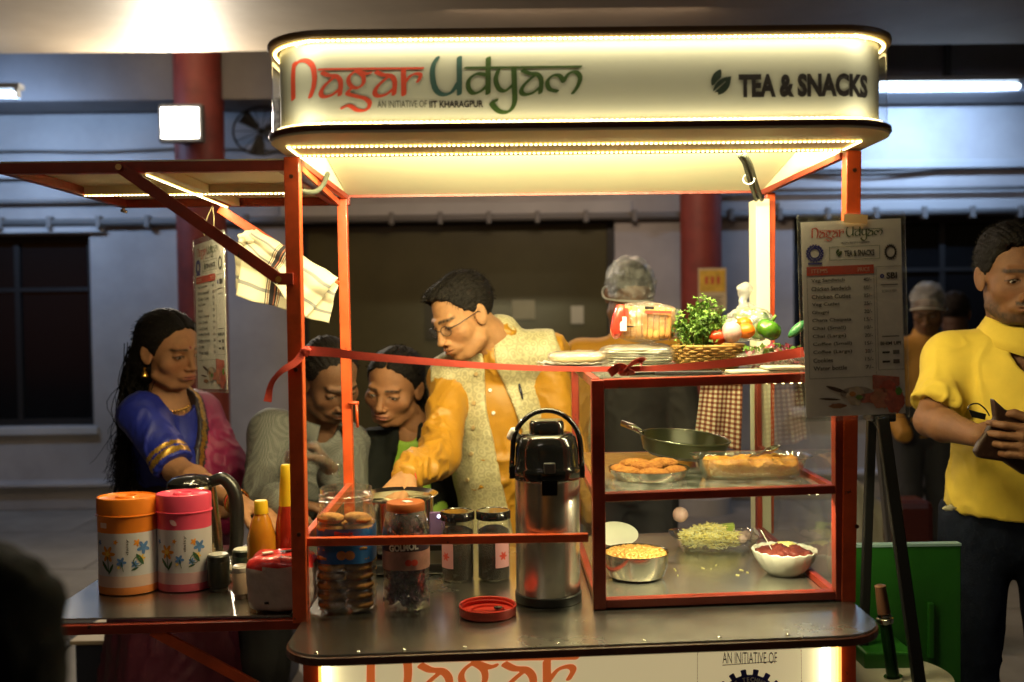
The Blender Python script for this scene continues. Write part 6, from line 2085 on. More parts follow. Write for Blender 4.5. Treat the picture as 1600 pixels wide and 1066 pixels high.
# ================================================================== lower shelf
c = on(994, 902, ZFL); c.z = ZFL + 0.0004
t = thing('chickpea_bowl', 'steel bowl of boiled chickpeas at the showcase lower left', 'bowl', c)
br = 0.0665
b = MB(); b.lathe([(0, 0), (br * .72, 0), (br * .86, 0.006), (br * .97, 0.025), (br, 0.052), (br + .002, 0.053), (br + .0015, 0.0545), (br - .002, 0.053), (br * .94, 0.026), (0, 0.02)], c, 60); b.build('bowl_shell', m_steel2, t, smooth=35)
pe = None
m_pea = mat('chickpea', (0.42, 0.21, 0.045), 0.35, col2=(0.55, 0.31, 0.08), vscale=60)
k = 0
P0, F0 = blob((0, 0, 0), (0.0054, 0.0050, 0.0053), 0.08, 2, nu=10, nv=7, seed=1)
b = MB(); b.lathe([(0, 0.044), (br * .93, 0.042)], c, 32); b.build('pea_bed', m_pea, t)
rr_ = 0
pts_ = []
while len(pts_) < 240:
    a = random.random() * 6.28; q = br * .9 * math.sqrt(random.random())
    x, y = q * math.cos(a), q * math.sin(a)
    if all((x - X_) ** 2 + (y - Y_) ** 2 > 0.0066 ** 2 for X_, Y_ in pts_[-400:]) or rr_ > 6000:
        pts_.append((x, y))
    rr_ += 1
for x, y in pts_:
    if pe is None:
        o = link_mesh('chickpea', P0, F0, m_pea, None, True); pe = o.data
    else:
        o = bpy.data.objects.new('chickpea', pe); COL.objects.link(o)
    o.parent = t; o.location = (x, y, 0.0465 + 0.010 * (1 - (x * x + y * y) / br ** 2) + random.uniform(-.002, .002)); o.rotation_euler = (random.random() * 6, random.random() * 6, 0)
c = at(962, 838, 0.33); c.z = ZFL + .0004
t = thing('small_plate', 'small white plate propped behind the chickpea bowl', 'plate', c)
Rq = rotx(-0.5)
b = MB(); b.lathe([(0, 0), (0.03, 0), (0.048, 0.006), (0.05, 0.007), (0.048, 0.0075), (0.03, 0.002), (0, .002)], at(962, 838, 0.33), 40, R=rotx(0.35)); b.build('plate_dish', mat('ceramic_white', (0.72, 0.72, 0.62), 0.2), t, smooth=35)
# glass dish with shredded cheese
c = on(1118, 858, ZFL); c.z = ZFL + 0.0005
t = thing('cheese_dish', 'glass dish of yellow shredded cabbage and a green slice', 'dish', c)
glass_dish(c, 0.094, 0.060, 0.032, t, m_dish)
m_shred = mat('shred_yellow', (0.88, 0.80, 0.30), 0.5); m_shred2 = mat('shred_pale', (0.85, 0.85, 0.50), 0.5)
sb = MB()
for k in range(1300):
    a = random.random() * 6.28; q = math.sqrt(random.random())
    x, y = 0.070 * q * math.cos(a) - .012, 0.046 * q * math.sin(a)
    z = 0.010 + (1 - random.random() ** 2) * (0.026 + 0.026 * (1 - q) * (1 if x < 0.02 else .2))
    R = Matrix.Rotation(random.random() * 6.28, 3, 'Z') @ Matrix.Rotation(random.gauss(0, .35), 3, 'Y')
    sb.box(c + Vector((x, y, z)), (random.uniform(.008, .022), 0.0016, 0.0014), R, random.choice([0, 0, 1]))
o = sb.build('shreds', [m_shred, m_shred2], t); tag(o, kind='stuff')
b = MB(); b.box(c + Vector((0.022, 0.022, 0.040)), (0.055, 0.012, 0.026), roty(-0.1) @ rotx(.3)); b.build('green_slice', mat('cucumber_flesh', (0.42, 0.55, 0.12), 0.35), t, bevel=0.003)
for k, (dx, dy) in enumerate(((0.062, 0.0), (0.050, 0.02), (0.074, 0.016), (0.058, -0.016))):
    P, F = blob(c + Vector((dx, dy, 0.026)), (0.012, 0.010, 0.012), 0.1, 2, seed=k + 50); link_mesh('garlic_clove', P, F, mat('garlic', (0.60, 0.45, 0.40), 0.4), t, True)
sb = MB()
for k in range(9):
    p = on(random.uniform(1040, 1170), random.uniform(880, 905), ZFL); p.z = ZFL + 0.001
    sb.box(p, (random.uniform(.004, .010), 0.0015, 0.0012), rotz(random.random() * 6))
o = sb.build('fallen_shreds', m_shred, None, own=True); tag(o, 'yellow shreds scattered on the steel showcase floor', 'food shreds', kind='stuff')
# white bowl with beetroot mash
c = on(1226, 897, ZFL); c.z = ZFL + 0.0004
t = thing('mash_bowl', 'white fluted ceramic bowl of dark red mash at lower right', 'bowl', c)
n = 72; vs = []; fs = []
prof = [(0.030, 0.0), (0.034, 0.001), (0.048, 0.014), (0.060, 0.034), (0.0665, 0.050), (0.0665, 0.0525), (0.0635, 0.0515), (0.056, 0.033), (0.044, 0.015), (0.0, 0.008)]
for j, (r, z) in enumerate(prof):
    for i in range(n):
        a = 2 * PI * i / n
        w_ = 1 + (0.012 * math.cos(a * 18 + z * 60) if 1 < j < 8 else 0)
        vs.append(c + Vector((r * w_ * math.cos(a), r * w_ * math.sin(a), z + (0.0012 * math.cos(a * 18) if 3 < j < 7 else 0))))
for j in range(len(prof) - 1):
    for i in range(n): fs.append((j * n + i, j * n + (i + 1) % n, (j + 1) * n + (i + 1) % n, (j + 1) * n + i))
fs.append(tuple(range(n))[::-1])
link_mesh('bowl_shell', vs, fs, MC['ceramic_white'], t, True)
P, F = blob(c + Vector((0, 0, 0.040)), (0.057, 0.057, 0.017), 0.10, 5, seed=61, nu=56, nv=30)
P = np.array(P); P[:, 2] += np.where(P[:, 2] > c.z + .04, 0.005 * vnoise(P * 55) + 0.003 * vnoise(P * 140), 0)
link_mesh('mash', P, F, mat('beet_mash', (0.12, 0.018, 0.016), 0.45, col2=(0.20, 0.04, 0.028), vscale=50, bump=.5, bscale=150), t, True)
P, F = blob(c + Vector((0.01, 0.03, 0.052)), (0.026, 0.014, 0.008), 0.3, 5, seed=62); link_mesh('yellow_topping', P, F, m_shred, t, True)
spoon('plastic_spoon', 'short white plastic spoon stuck upright in the red mash', c + Vector((-0.028, -0.012, 0.052)), at(1189, 828, c.y - 0.01), mat('ceramic_white', (0.72, 0.72, 0.62), 0.2), 0.012)
# onion at the back of the lower shelf
veg('onion', 'pink onion at the back of the lower showcase shelf', 'onion', 1063, 804, 0.42, 0.018, m_oni)

# ================================================================== right of the cart
t = thing('green_board', 'dark green painted board standing on the ground right of the cart', 'board', (at(1430, 960, 0.25).x, 0.25, 0))
A, B = at(1330, 855, 0.25), at(1500, 868, 0.25)
b = MB(); b.box2(A.x, B.x, 0.245, 0.262, 0.03, A.z); b.build('board_sheet', mat('board_green', (0.014, 0.105, 0.009), 0.45, var=0.15, vscale=5), t, bevel=0.002)
b = MB(); b.box2(A.x, B.x, 0.243, 0.264, A.z + .0005, A.z + 0.006); b.build('board_edge', mat('edge_bluegrey', (.25, .4, .38), .5), t)
b = MB(); b.box2(at(1330, 1000, .2).x, at(1405, 1000, .2).x, 0.12, 0.244, 0.03, at(1370, 1000, 0.2).z); b.build('board_step', MC['board_green'], t, bevel=0.004)
p = at(1454, 985, 0.24); b = MB(); b.box(p + Vector((0, 0, 0)), (0.012, 0.012, 0.12)); b.build('board_latch', MC['board_green'], t, bevel=0.002)
for sx in (A.x + .05, B.x - .05):
    b = MB(); b.box2(sx - .03, sx + .03, 0.2, 0.3, 0, 0.0295); b.build('board_foot', m_black, t)
# round white base
c = Vector((at(1405, 1060, 0.05).x, 0.10, 0))
zt_ = at(1400, 1036, 0.15).z
t = thing('round_drum', 'round off-white drum top at the frame bottom right of the cart', 'drum', c)
b = MB(); b.lathe([(0.115, 0), (0.125, 0.01), (0.125, zt_ - 0.02), (0.12, zt_ - .004), (0.10, zt_), (0, zt_)], c, 56); b.build('drum_shell', mat('drum_white', (0.50, 0.46, 0.36), 0.5, var=.15), t, smooth=35)
# metal lever with brown grip
b0, b1 = at(1396, 1052, 0.06), at(1375, 914, 0.06)
b0.z = zt_ + 0.0005
t = thing('lever_handle', 'upright metal lever with copper brown grip and chrome collar', 'lever', b0)
def lp(u): return b0.lerp(b1, u)
b = MB(); b.tube([lp(0.03), lp(0.60)], [0.0125, 0.0115], 20); b.build('lever_shaft', mat('dark_green_metal', (0.01, 0.05, 0.012), 0.25, 0.6), t, smooth=40)
b = MB(); b.tube([lp(0.60), lp(0.62), lp(0.65), lp(0.66)], [0.015, 0.0165, 0.0165, 0.014], 20); b.tube([lp(.67), lp(.69)], [0.0135, .0135], 20); b.build('collar', m_steel2, t, smooth=40)
b = MB(); b.tube([lp(0.70), lp(0.72), lp(0.96), lp(0.99), lp(1.0)], [0.0125, 0.0125, 0.0105, 0.011, 0.007], 20); b.build('grip', mat('copper_brown', (0.20, 0.09, 0.05), 0.35, 0.5), t, smooth=40)
b = MB(); b.tube([lp(0.0), lp(0.03)], [0.018, 0.018], 20); b.build('foot_ring', m_steel2, t, smooth=40)
# easel
ap = at(1372, 640, 0.12)
t = thing('easel_stand', 'black metal easel legs behind the hanging menu card', 'easel', (ap.x, 0.2, 0))
for q, (p0, p1, w_) in enumerate(((at(1378, 650, .06), at(1436, 1066, .02), .024), (at(1362, 650, .12), at(1352, 930, .16), .018), (at(1371, 660, .10), at(1380, 760, .5), .014))):
    d = (p1 - p0); 
    if d.z < 0: p1 = p0 + d * (p0.z / -d.z) * 0.999
    b = MB(); b.bar(p0, p1, w_, 0.014, up=(0, 1, 0)); b.build('leg', m_black, t, bevel=0.002)
b = MB(); b.box(at(1374, 646, .09), (0.05, 0.05, 0.03)); b.build('hub', m_black, t, bevel=0.004)
# pale cloth bundle and dark red stool in the distance
c = at(1362, 775, 2.6); c.z = 0
t = thing('cloth_bundle', 'pale draped cloth over a chair far behind on the right', 'cloth', c)
f = Field(c + Vector((-.25, -.2, 0)), c + Vector((.2, .2, .75)), 0.012)
f.ell(c + Vector((-.03, 0, .25)), (.15, .13, .28), k=0).ell(c + Vector((-.08, 0, .5)), (.07, .07, .12), k=.05)
V, F = f.mesh(); N_ = vnormals(V, F); V += N_ * (0.03 * np.abs(vnoise(V * np.array([16, 16, 4.0]))))[:, None]
V[:, 2] = np.maximum(V[:, 2], 0.0); link_mesh('drape', V, F, mat('drape_cloth', (0.34, 0.32, 0.26), 0.9), t, True)
c = at(1418, 800, 2.4); c.z = 0
t = thing('stool', 'dim dark red padded stool behind the easel', 'stool', c)
b = MB(); b.box(c + Vector((0, 0, 0.47)), (0.17, 0.17, 0.22)); b.build('seat', mat('dark_red_vinyl', (0.05, 0.007, 0.006), 0.4), t, bevel=0.03)
for sx in (-1, 1):
    for sy in (-1, 1):
        b = MB(); b.tube([c + Vector((sx * .07, sy * .07, .36)), c + Vector((sx * .09, sy * .09, 0))], 0.01, 8); b.build('leg', m_black, t)
# ================================================================== people
from mathutils.bvhtree import BVHTree

def skin_mat(name):
    m = mat(name, (1, 1, 1), 0.55, vcol='tint', var=0.16, vscale=60, bump=0.28, bscale=420, sss=0.04, spec=0.35, rvar=.12)
    return m
m_skin = skin_mat('skin')
mat('eye_wet', (1, 1, 1), 0.12, vcol='tint', coat=.6)


def head_R(yaw, pitch, roll=0):
    return np.array(rotz(PI + math.radians(yaw)) @ rotx(-math.radians(pitch)) @ roty(math.radians(roll)))


def head_field(h=0.0023, female=False, jaw=1.0, cheek=1.0, neck=None, ears=True, nose=1.0):
    f = Field((-0.105, -0.125, -0.20), (0.105, 0.135, 0.135), h)
    f.ell((0, -0.014, 0.036), (0.074, 0.094, 0.080), k=0)
    f.ell((0, 0.020, -0.022), (0.061, 0.072, 0.082), k=0.02)
    f.ell((0, 0.026, -0.066), (0.050 * jaw, 0.055, 0.044), k=0.02)
    f.ell((0, 0.066, -0.094), (0.021 * jaw, 0.018, 0.016), k=0.018)
    for s in (-1, 1):
        f.ell((s * 0.043, 0.050, -0.026), (0.023 * cheek, 0.022, 0.024), k=0.02)
        f.cone((s * 0.008, 0.086, 0.018), (s * 0.038, 0.074, 0.021), 0.009 if not female else 0.006, 0.008, k=0.012)
        f.cone((s * 0.052, 0.010, -0.070), (s * 0.03, 0.050, -0.094), 0.016 * jaw, 0.014, k=0.02)
    for s in (-1, 1):
        f.ell((s * 0.031, 0.098, -0.001), (0.019, 0.017, 0.011), k=0.010, op='s')
    for s in (-1, 1):
        f.ell((s * 0.0315, 0.0745, -0.001), (0.0150, 0.0125, 0.0115), k=0.004)
        f.ell((s * 0.0315, 0.0860, -0.0035), (0.0128, 0.0085, 0.0040), np.array(roty(s * .10)), k=0.0015, op='s')
    f.cone((0, 0.086, 0.010), (0, 0.104 * nose, -0.034), 0.0075, 0.0100, k=0.010)
    f.ell((0, 0.106 * nose, -0.036), (0.0105, 0.010, 0.0085), k=0.006)
    for s in (-1, 1):
        f.ell((s * 0.0125, 0.096, -0.040), (0.0075, 0.010, 0.0070), k=0.005)
        f.ell((s * 0.0065, 0.104, -0.0475), (0.0035, 0.005, 0.0030), k=0.003, op='s')
        if not female: f.cone((s * 0.015, 0.090, -0.046), (s * 0.031, 0.075, -0.066), 0.003, 0.003, k=0.014)
    f.ell((0, 0.083, -0.066), (0.026, 0.016, 0.018), k=0.012)
    f.ell((0, 0.0945, -0.0610), (0.021, 0.0085, 0.0052), k=0.004)
    f.ell((0, 0.0930, -0.0705), (0.0185, 0.0090, 0.0060), k=0.004)
    f.cone((-0.021, 0.0935, -0.0655), (0, 0.1050, -0.0655), 0.0016, 0.0016, k=0.003, op='s')
    f.cone((0.021, 0.0935, -0.0655), (0, 0.1050, -0.0655), 0.0016, 0.0016, k=0.003, op='s')
    f.ell((0, 0.094, -0.083), (0.018, 0.008, 0.005), k=0.008, op='s')
    if ears:
        for s in (-1, 1):
            R = np.array(rotz(s * 0.35) @ rotx(0.2))
            f.ell((s * 0.0755, -0.008, -0.006), (0.0065, 0.0185, 0.031), R, k=0.006)
            f.ell((s * 0.0835, -0.004, -0.004), (0.0045, 0.0105, 0.019), R, k=0.004, op='s')
    nb = neck if neck is not None else np.array((0, -0.045, -0.19))
    nr = 0.046 if female else 0.056
    f.cone((0, -0.026, -0.05), tuple(nb), nr, nr + 0.006, k=0.022)
    return f


def ss(x, a, b):
    t = np.clip((x - a) / (b - a), 0, 1); return t * t * (3 - 2 * t)


def head_tint(L, skin, female, moustache=0, beard=0, lip=None, brow=1.0, kohl=0):
    x, y, z = L.T
    ax = np.abs(x)
    C = np.tile(np.array(skin), (len(L), 1))
    front = ss(y, 0.045, 0.065)
    n = vnoise(L * 18) * 0.07 + vnoise(L * 60) * 0.05
    C = C * (1 + n[:, None])
    def mix(w, c):
        nonlocal C
        C = C * (1 - w[:, None]) + np.array(c) * w[:, None]
    s = np.array(skin)
    # warmer nose, cheeks, ears; darker around the eyes
    mix(0.25 * np.exp(-((ax - 0.04) ** 2 + (z + 0.03) ** 2) / 0.0005) * front, s * (1.2, 0.85, 0.8))
    mix(0.45 * np.exp(-(((ax - 0.031) / 0.018) ** 2 + ((z + 0.003) / 0.014) ** 2)) * front, s * 0.55)
    w = np.exp(-((x / 0.021) ** 4 + ((z + 0.0655) / 0.0085) ** 4)) * ss(y, 0.080, 0.088)
    mix(0.85 * w, lip if lip is not None else s * (0.85, 0.52, 0.55))
    mix(0.9 * np.exp(-(((z + 0.0655) / 0.0013) ** 2)) * (ax < 0.021) * front, s * 0.15)
    # brows
    bz = 0.0215 - 0.10 * np.maximum(0, ax - 0.034) + 0.05 * np.minimum(0, ax - 0.034)
    bw = (0.0040 if female else 0.0050)
    w = np.exp(-((z - bz) / bw) ** 4) * ss(ax, 0.009, 0.013) * (1 - ss(ax, 0.047, 0.054)) * front
    mix(np.clip(w * brow * (0.8 + 0.3 * vnoise(L * 300)), 0, 0.95), (0.012, 0.009, 0.008))
    # lash line (eyes cast down)
    w = np.exp(-((z - (0.0014 - 16 * (ax - 0.0315) ** 2)) / (0.0019 + 0.0006 * kohl)) ** 2) * (np.abs(ax - 0.0320) < 0.0160) * front
    mix(0.95 * w, (0.01, 0.007, 0.006))
    w = np.exp(-((z - (-0.0082 + 14 * (ax - 0.0315) ** 2)) / 0.0012) ** 2) * (np.abs(ax - 0.031) < 0.014) * front
    mix((0.35 + .5 * kohl) * w, s * 0.2)
    if moustache:
        w = np.exp(-(((z + 0.0545) / 0.0055) ** 4)) * (ax < 0.028) * front
        mix(np.clip(moustache * w * (0.9 + .4 * vnoise(L * 260)), 0, .95), (0.012, 0.010, 0.009))
    if beard:
        w = np.maximum(ss(-z, 0.072, 0.085) * ss(y, -0.01, 0.03), ss(-z, 0.035, 0.07) * ss(ax, 0.045, 0.055)) * (1 - ss(-z, 0.105, 0.125))
        mix(np.clip(beard * w * (0.9 + .3 * vnoise(L * 200)), 0, .9), (0.02, 0.015, 0.013))
    if female == 'bindi':
        mix(0.95 * (np.hypot(x, z - 0.027) < 0.0035) * front, (0.25, 0.01, 0.02))
    return np.clip(C, 0, 1)


def put_head(c, R, L):
    return L @ np.asarray(R).T + np.array(c)


def hair_mesh(c, R, kind, parent, col=(0.010, 0.008, 0.007), strands=2200, slen=0.011, seed=1, infl=0.0, name='hair'):
    h = 0.0035
    f = Field((-0.125, -0.165, -0.15), (0.125, 0.11, 0.16), h)
    if kind == 'short':
        f.ell((0, -0.018, 0.040), (0.080, 0.098, 0.088), k=0)
        f.ell((0.01, 0.042, 0.088), (0.052, 0.040, 0.026), k=0.02)
        ys = [-0.12, -0.06, -0.03, 0.006, 0.010, 0.030, 0.050, 0.068, 0.10]; zs = [-0.070, -0.062, -0.040, -0.030, 0.010, 0.022, 0.058, 0.082, 0.088]
    elif kind == 'thin':
        f.ell((0, -0.016, 0.036), (0.0785, 0.096, 0.0835), k=0)
        ys = [-0.12, -0.06, -0.03, 0.006, 0.010, 0.030, 0.045, 0.062, 0.10]; zs = [-0.070, -0.062, -0.040, -0.020, 0.015, 0.035, 0.075, 0.098, 0.12]
    elif kind == 'pulled':
        f.ell((0, -0.018, 0.038), (0.080, 0.099, 0.087), k=0)
        f.ell((0, -0.105, 0.0), (0.036, 0.034, 0.036), k=0.02)
        f.cone((0.0, -0.100, -0.01), (-0.045, -0.085, -0.12), 0.034, 0.024, k=.03)
        ys = [-0.17, -0.12, -0.05, -0.03, 0.004, 0.022, 0.045, 0.066, 0.10]; zs = [-0.14, -0.14, -0.060, -0.040, -0.012, 0.020, 0.055, 0.088, 0.095]
    else:  # long
        f.ell((0, -0.020, 0.040), (0.083, 0.102, 0.090), k=0)
        f.ell((0, -0.060, -0.04), (0.080, 0.070, 0.10), k=0.02)
        ys = [-0.17, -0.05, -0.02, 0.004, 0.022, 0.045, 0.066, 0.10]; zs = [-0.2, -0.2, -0.20, -0.05, 0.010, 0.050, 0.084, 0.094]
    def cut(X, Y, Z):
        zl = np.interp(Y + 0 * X + 0 * Z, ys, zs)
        wob = 0.003 * np.sin(X * 260) + 0.002 * np.sin(X * 610 + Z * 300)
        part = 0.0
        return (zl + wob - Z) * 0.7
    f.cut(cut)
    V, F = f.mesh()
    N_ = vnormals(V, F)
    # combed ridges
    ang = np.arctan2(V[:, 0], V[:, 2] - 0.02)
    rid = vnoise(np.stack([ang * 26, V[:, 1] * 16, V[:, 2] * 0 + seed], 1)) * 0.0022 + vnoise(V * np.array([90, 40, 60])) * 0.0014
    if kind in ('pulled', 'long'):
        yy = V[:, 1] * 26; rid = vnoise(np.stack([V[:, 0] * 130 + 0.3 * yy, V[:, 2] * 150, V[:, 1] * 14], 1)) * 0.0016
        rid = rid - 0.006 * np.exp(-(V[:, 0] / 0.004) ** 2) * (V[:, 1] > -0.03) * (V[:, 2] > 0.06)
    V = V + N_ * rid[:, None]
    V = relax(V, F, 1, 0.3)
    faces = [tuple(q) for q in F.tolist()]
    verts = V.tolist()
    r_ = np.random.default_rng(seed)
    flow = np.array((0.15, 0.55, -0.5)) if kind in ('short', 'thin') else np.array((0, -0.7, -0.6))
    idx = r_.integers(0, len(V), strands)
    for i in idx:
        p, n = V[i], N_[i]
        if n[2] < -0.4: continue
        d = n * r_.uniform(.25, .8) + flow * (1 if kind != 'short' else (0.8 if p[1] > 0 else -0.2)) + r_.normal(0, .28, 3)
        if kind == 'short': d[2] += 0.25 if p[2] > 0.07 else -0.7
        d /= np.linalg.norm(d)
        sd = np.cross(d, n); sd /= np.linalg.norm(sd) + 1e-9
        Ln = slen * r_.uniform(.5, 1.2); w = 0.0006
        k = len(verts)
        verts += [(p - n * .001 + sd * w).tolist(), (p - n * .001 - sd * w).tolist(), (p + d * Ln * .6 - n * 0.0005).tolist(), (p + d * Ln + np.array((0, 0, -.15 * Ln))).tolist()]
        faces += [(k, k + 1, k + 2), (k + 1, k + 3, k + 2)]
    for i in r_.integers(0, len(V), 130):
        p, n = V[i], N_[i]
        if n[2] < 0: continue
        d = n * .5 + flow * .6 + r_.normal(0, .5, 3); d /= np.linalg.norm(d)
        sd = np.cross(d, n); sd /= np.linalg.norm(sd) + 1e-9; Ln = r_.uniform(.012, .030 if kind in ('pulled', 'long') else .016); w = .00035; k = len(verts)
        verts += [(p + sd * w).tolist(), (p - sd * w).tolist(), (p + d * Ln * .6).tolist(), (p + d * Ln - n * .3 * Ln).tolist()]
        faces += [(k, k + 1, k + 2), (k + 1, k + 3, k + 2)]
    VV = put_head(c, R, np.array(verts))
    m = mat('hair_%02d' % (seed), col, 0.62, spec=0.12, var=0.4, vscale=80, bump=.5, bscale=220)
    return link_mesh(name, VV, faces, m, parent, True)


def V3(p): return np.array(p, float)


def torso(f, J, infl=0.0, fat=1.0, legs=False, k=0.04, sleeves=1.0, female=False):
    sh = (J['sr'] + J['sl']) / 2; hip = (J['hr'] + J['hl']) / 2
    xh = J['sr'] - J['sl']; xh /= np.linalg.norm(xh)
    zh = sh - hip; zh /= np.linalg.norm(zh)
    yh = np.cross(zh, xh); yh /= np.linalg.norm(yh)       # forward: right x ... z(up) x x(right) = y(forward)
    xh = np.cross(yh, zh)
    R = np.stack([xh, yh, zh], 1)
    sw = np.linalg.norm(J['sr'] - J['sl']) / 2
    f.ell(sh + (hip - sh) * .22, (sw * 0.96 + infl, 0.098 * fat + infl, 0.155), R, k=0)
    f.ell(sh + (hip - sh) * .45, (sw * 0.86 + infl, 0.112 * fat + infl, 0.19), R, k=k)
    f.ell(sh + (hip - sh) * .78 + yh * 0.012 * fat, (sw * 0.80 * fat + infl, 0.118 * fat + infl, 0.19), R, k=k)
    f.ell(hip, (sw * 0.86 * fat + infl, 0.118 * fat + infl, 0.13), R, k=k)
    nk = J['nk']
    f.cone(nk + V3((0, 0, -0.03)), J['sr'], 0.052 + infl, 0.055 * 1.0 + infl, k=k)
    f.cone(nk + V3((0, 0, -0.03)), J['sl'], 0.052 + infl, 0.055 * 1.0 + infl, k=k)
    if female:
        for s in (-1, 1):
            f.ell(sh + (hip - sh) * .36 + xh * s * 0.075 + yh * 0.085, (0.062, 0.055, 0.06), R, k=0.03)
    return R, sh, hip


def box_of(pts, pad):
    A = np.array(pts); return A.min(0) - pad, A.max(0) + pad


def folds(V, N, amp=0.006, freq=16, st=(1, 1, .35), seed=0, mask=None):
    st = np.array(st)
    W = vnoise(V * 7 + seed)[:, None] * np.array((0.05, 0.05, 0.05))
    a = 1 - np.abs(vnoise((V + W) * st * freq + seed * 3.7))
    b = 1 - np.abs(vnoise((V + 1.3 * W) * np.array(st)[[1, 0, 2]] * freq * 2.1 + seed * 1.9 + 9))
    mk = np.clip(.55 + 1.1 * vnoise(V * 6 + seed * 2.2), .1, 1)
    ca = np.clip((a - .62) / .38, 0, 1) ** 1.6; cb = np.clip((b - .66) / .34, 0, 1) ** 1.5
    fine = 1 - np.abs(vnoise((V + W) * np.array(st)[[2, 1, 0]] * freq * 4.0 + 3))
    d = amp * ((ca - .3) + .7 * (cb - .3)) * mk + amp * .22 * fine * mk
    if mask is not None: d = d * mask
    return V + N * d[:, None]


def hand(f, w, d, n, thumb, curl=0.5, sc=1.0, infl=0.0, spread=0.12, curls=None):
    """w wrist, d along the fingers, n the way the palm faces, thumb = unit vector side of thumb"""
    w = V3(w); d = V3(d); d /= np.linalg.norm(d)
    n = V3(n); n = n - d * (n @ d); n /= np.linalg.norm(n)
    s = np.cross(d, n); s = s if s @ V3(thumb) > 0 else -s
    offs = [0.030, 0.010, -0.010, -0.028]; ln = [0.94, 1.04, 0.98, 0.78]
    for i in range(4):
        kn = w + (d * (0.086 - 0.004 * abs(i - 1)) + s * offs[i]) * sc
        f.cone(w + s * offs[i] * .55 * sc + d * .008, kn, 0.0135 * sc + infl, 0.0105 * sc + infl, k=0.010)
        cu = (curls[i] if curls else curl) * (1 + .08 * i)
        p = kn; a = 0.25 * cu
        dd = d + s * spread * (1.5 - i) / 1.5 * .6; dd /= np.linalg.norm(dd)
        for q, (L, r0, r1) in enumerate(((0.041, .0092, .0085), (0.025, .0085, .0078), (0.021, .0078, .0062))):
            a += cu * (0.55, 0.75, 0.5)[q]
            e = dd * math.cos(a) + n * math.sin(a)
            p2 = p + e * L * ln[i] * sc
            f.cone(p, p2, r0 * sc + infl, r1 * sc + infl, k=0.0025)
            p = p2
    b = w + (s * 0.020 + d * 0.018) * sc
    p1 = w + (s * 0.046 + d * 0.050 + n * 0.014) * sc
    p2 = p1 + (d * 0.028 + s * 0.010 + n * 0.012 * (1 + curl)) * sc
    p3 = p2 + (d * 0.024 - s * 0.004 + n * 0.010 * (1 + curl)) * sc
    f.cone(b, p1, .015 * sc + infl, .012 * sc + infl, k=.010)
    f.cone(p1, p2, .0110 * sc + infl, .0100 * sc + infl, k=.003)
    f.cone(p2, p3, .0100 * sc + infl, .0075 * sc + infl, k=.003)


def body_mesh(J, skin, parent, headinfo, arms=(), tint_kw={}, hk={}, trunk=True):
    """one mesh: head + neck, trunk, arms with hands, legs"""
    c, R = headinfo
    allV = []; allF = []; allC = []; n0 = 0
    def addp(V, F, C):
        nonlocal n0
        allV.append(V); allF.append(F + n0); allC.append(C); n0 += len(V)
    nkl = (J['nk'] - V3(c)) @ R       # neck base in head frame
    nkl = np.clip(nkl, (-0.05, -0.10, -0.19), (0.05, 0.06, -0.12))
    f = head_field(neck=nkl, female=bool(tint_kw.get('female')), **hk)
    L, F = f.mesh()
    L = relax(L, F, 1, 0.25)
    addp(put_head(c, R, L), F, head_tint(L, skin, **tint_kw))
    if trunk:
        pts = [J[k] for k in ('nk', 'sr', 'sl', 'hr', 'hl', 'kr', 'kl', 'ar', 'al')]
        lo, hi = box_of(pts, 0.2); lo[2] = max(lo[2], 0.0)
        f = Field(lo, hi, 0.014)
        torso(f, J, infl=-0.022)
        f.cone(V3(c) + R @ V3((0, -.03, -.08)), J['nk'] - V3((0, 0, .03)), .05, .055, k=.03)
        for s in 'rl':
            f.cone(J['h' + s], J['k' + s], .075, .05, k=.03); f.cone(J['k' + s], J['a' + s], .048, .032, k=.02)
            a = J['a' + s]; fw = J.get('toe', V3((0, -1, 0)))
            f.cone(a - V3((0, 0, .03)), a - V3((0, 0, .05)) + fw * .14, .034, .026, k=.02)
        for s in 'rl':
            if s not in [q[0] for q in arms]:
                f.cone(J['s' + s], J['e' + s], .042, .036, k=.03); f.cone(J['e' + s], J['w' + s], .034, .024, k=.02)
        V, F = f.mesh(); addp(V, F, np.tile(np.array(skin), (len(V), 1)))
    for (s, d, n, th, cu) in arms:
        lo, hi = box_of([J['s' + s], J['e' + s], J['w' + s], J['w' + s] + V3(d) / np.linalg.norm(d) * .2], 0.07)
        f = Field(lo, hi, 0.0036)
        f.cone(J['s' + s], J['e' + s], .044, .036, k=0)
        m = J['e' + s] * .7 + J['w' + s] * .3
        f.cone(J['e' + s], m, .037, .038, k=.015); f.cone(m, J['w' + s], .037, .024, k=.015)
        hand(f, J['w' + s], d, n, th, cu if not isinstance(cu, (list, tuple)) else .5, curls=cu if isinstance(cu, (list, tuple)) else None)
        V, F = f.mesh()
        C = np.tile(np.array(skin), (len(V), 1)) * (1 + 0.08 * vnoise(V * 25) + .06 * vnoise(V * 80))[:, None]
        # knuckle creases read darker
        addp(V, F, C)
    V = np.concatenate(allV); F = np.concatenate(allF); C = np.concatenate(allC)
    o = link_mesh('body', V, F, m_skin, parent, True)
    set_col(o, np.clip(C, 0, 1))
    for s in (-1, 1):
        P, F_ = blob((0, 0, 0), (.0118,) * 3, 0, 1, nu=28, nv=22)
        P = np.array(P); gz = np.array((0.0, math.cos(.42), -math.sin(.42))); cs = P @ gz / .0118
        r_i = np.arccos(np.clip(cs, -1, 1))
        colr = np.where((r_i < .22)[:, None], (.004, .003, .003), np.where((r_i < .50)[:, None], (.035, .015, .008), (.50, .45, .40)))
        e = link_mesh('eye', put_head(c, R, P + np.array((s * .0315, .0728, -.001))), F_, MC['eye_wet'], parent, True)
        set_col(e, colr)
    return o


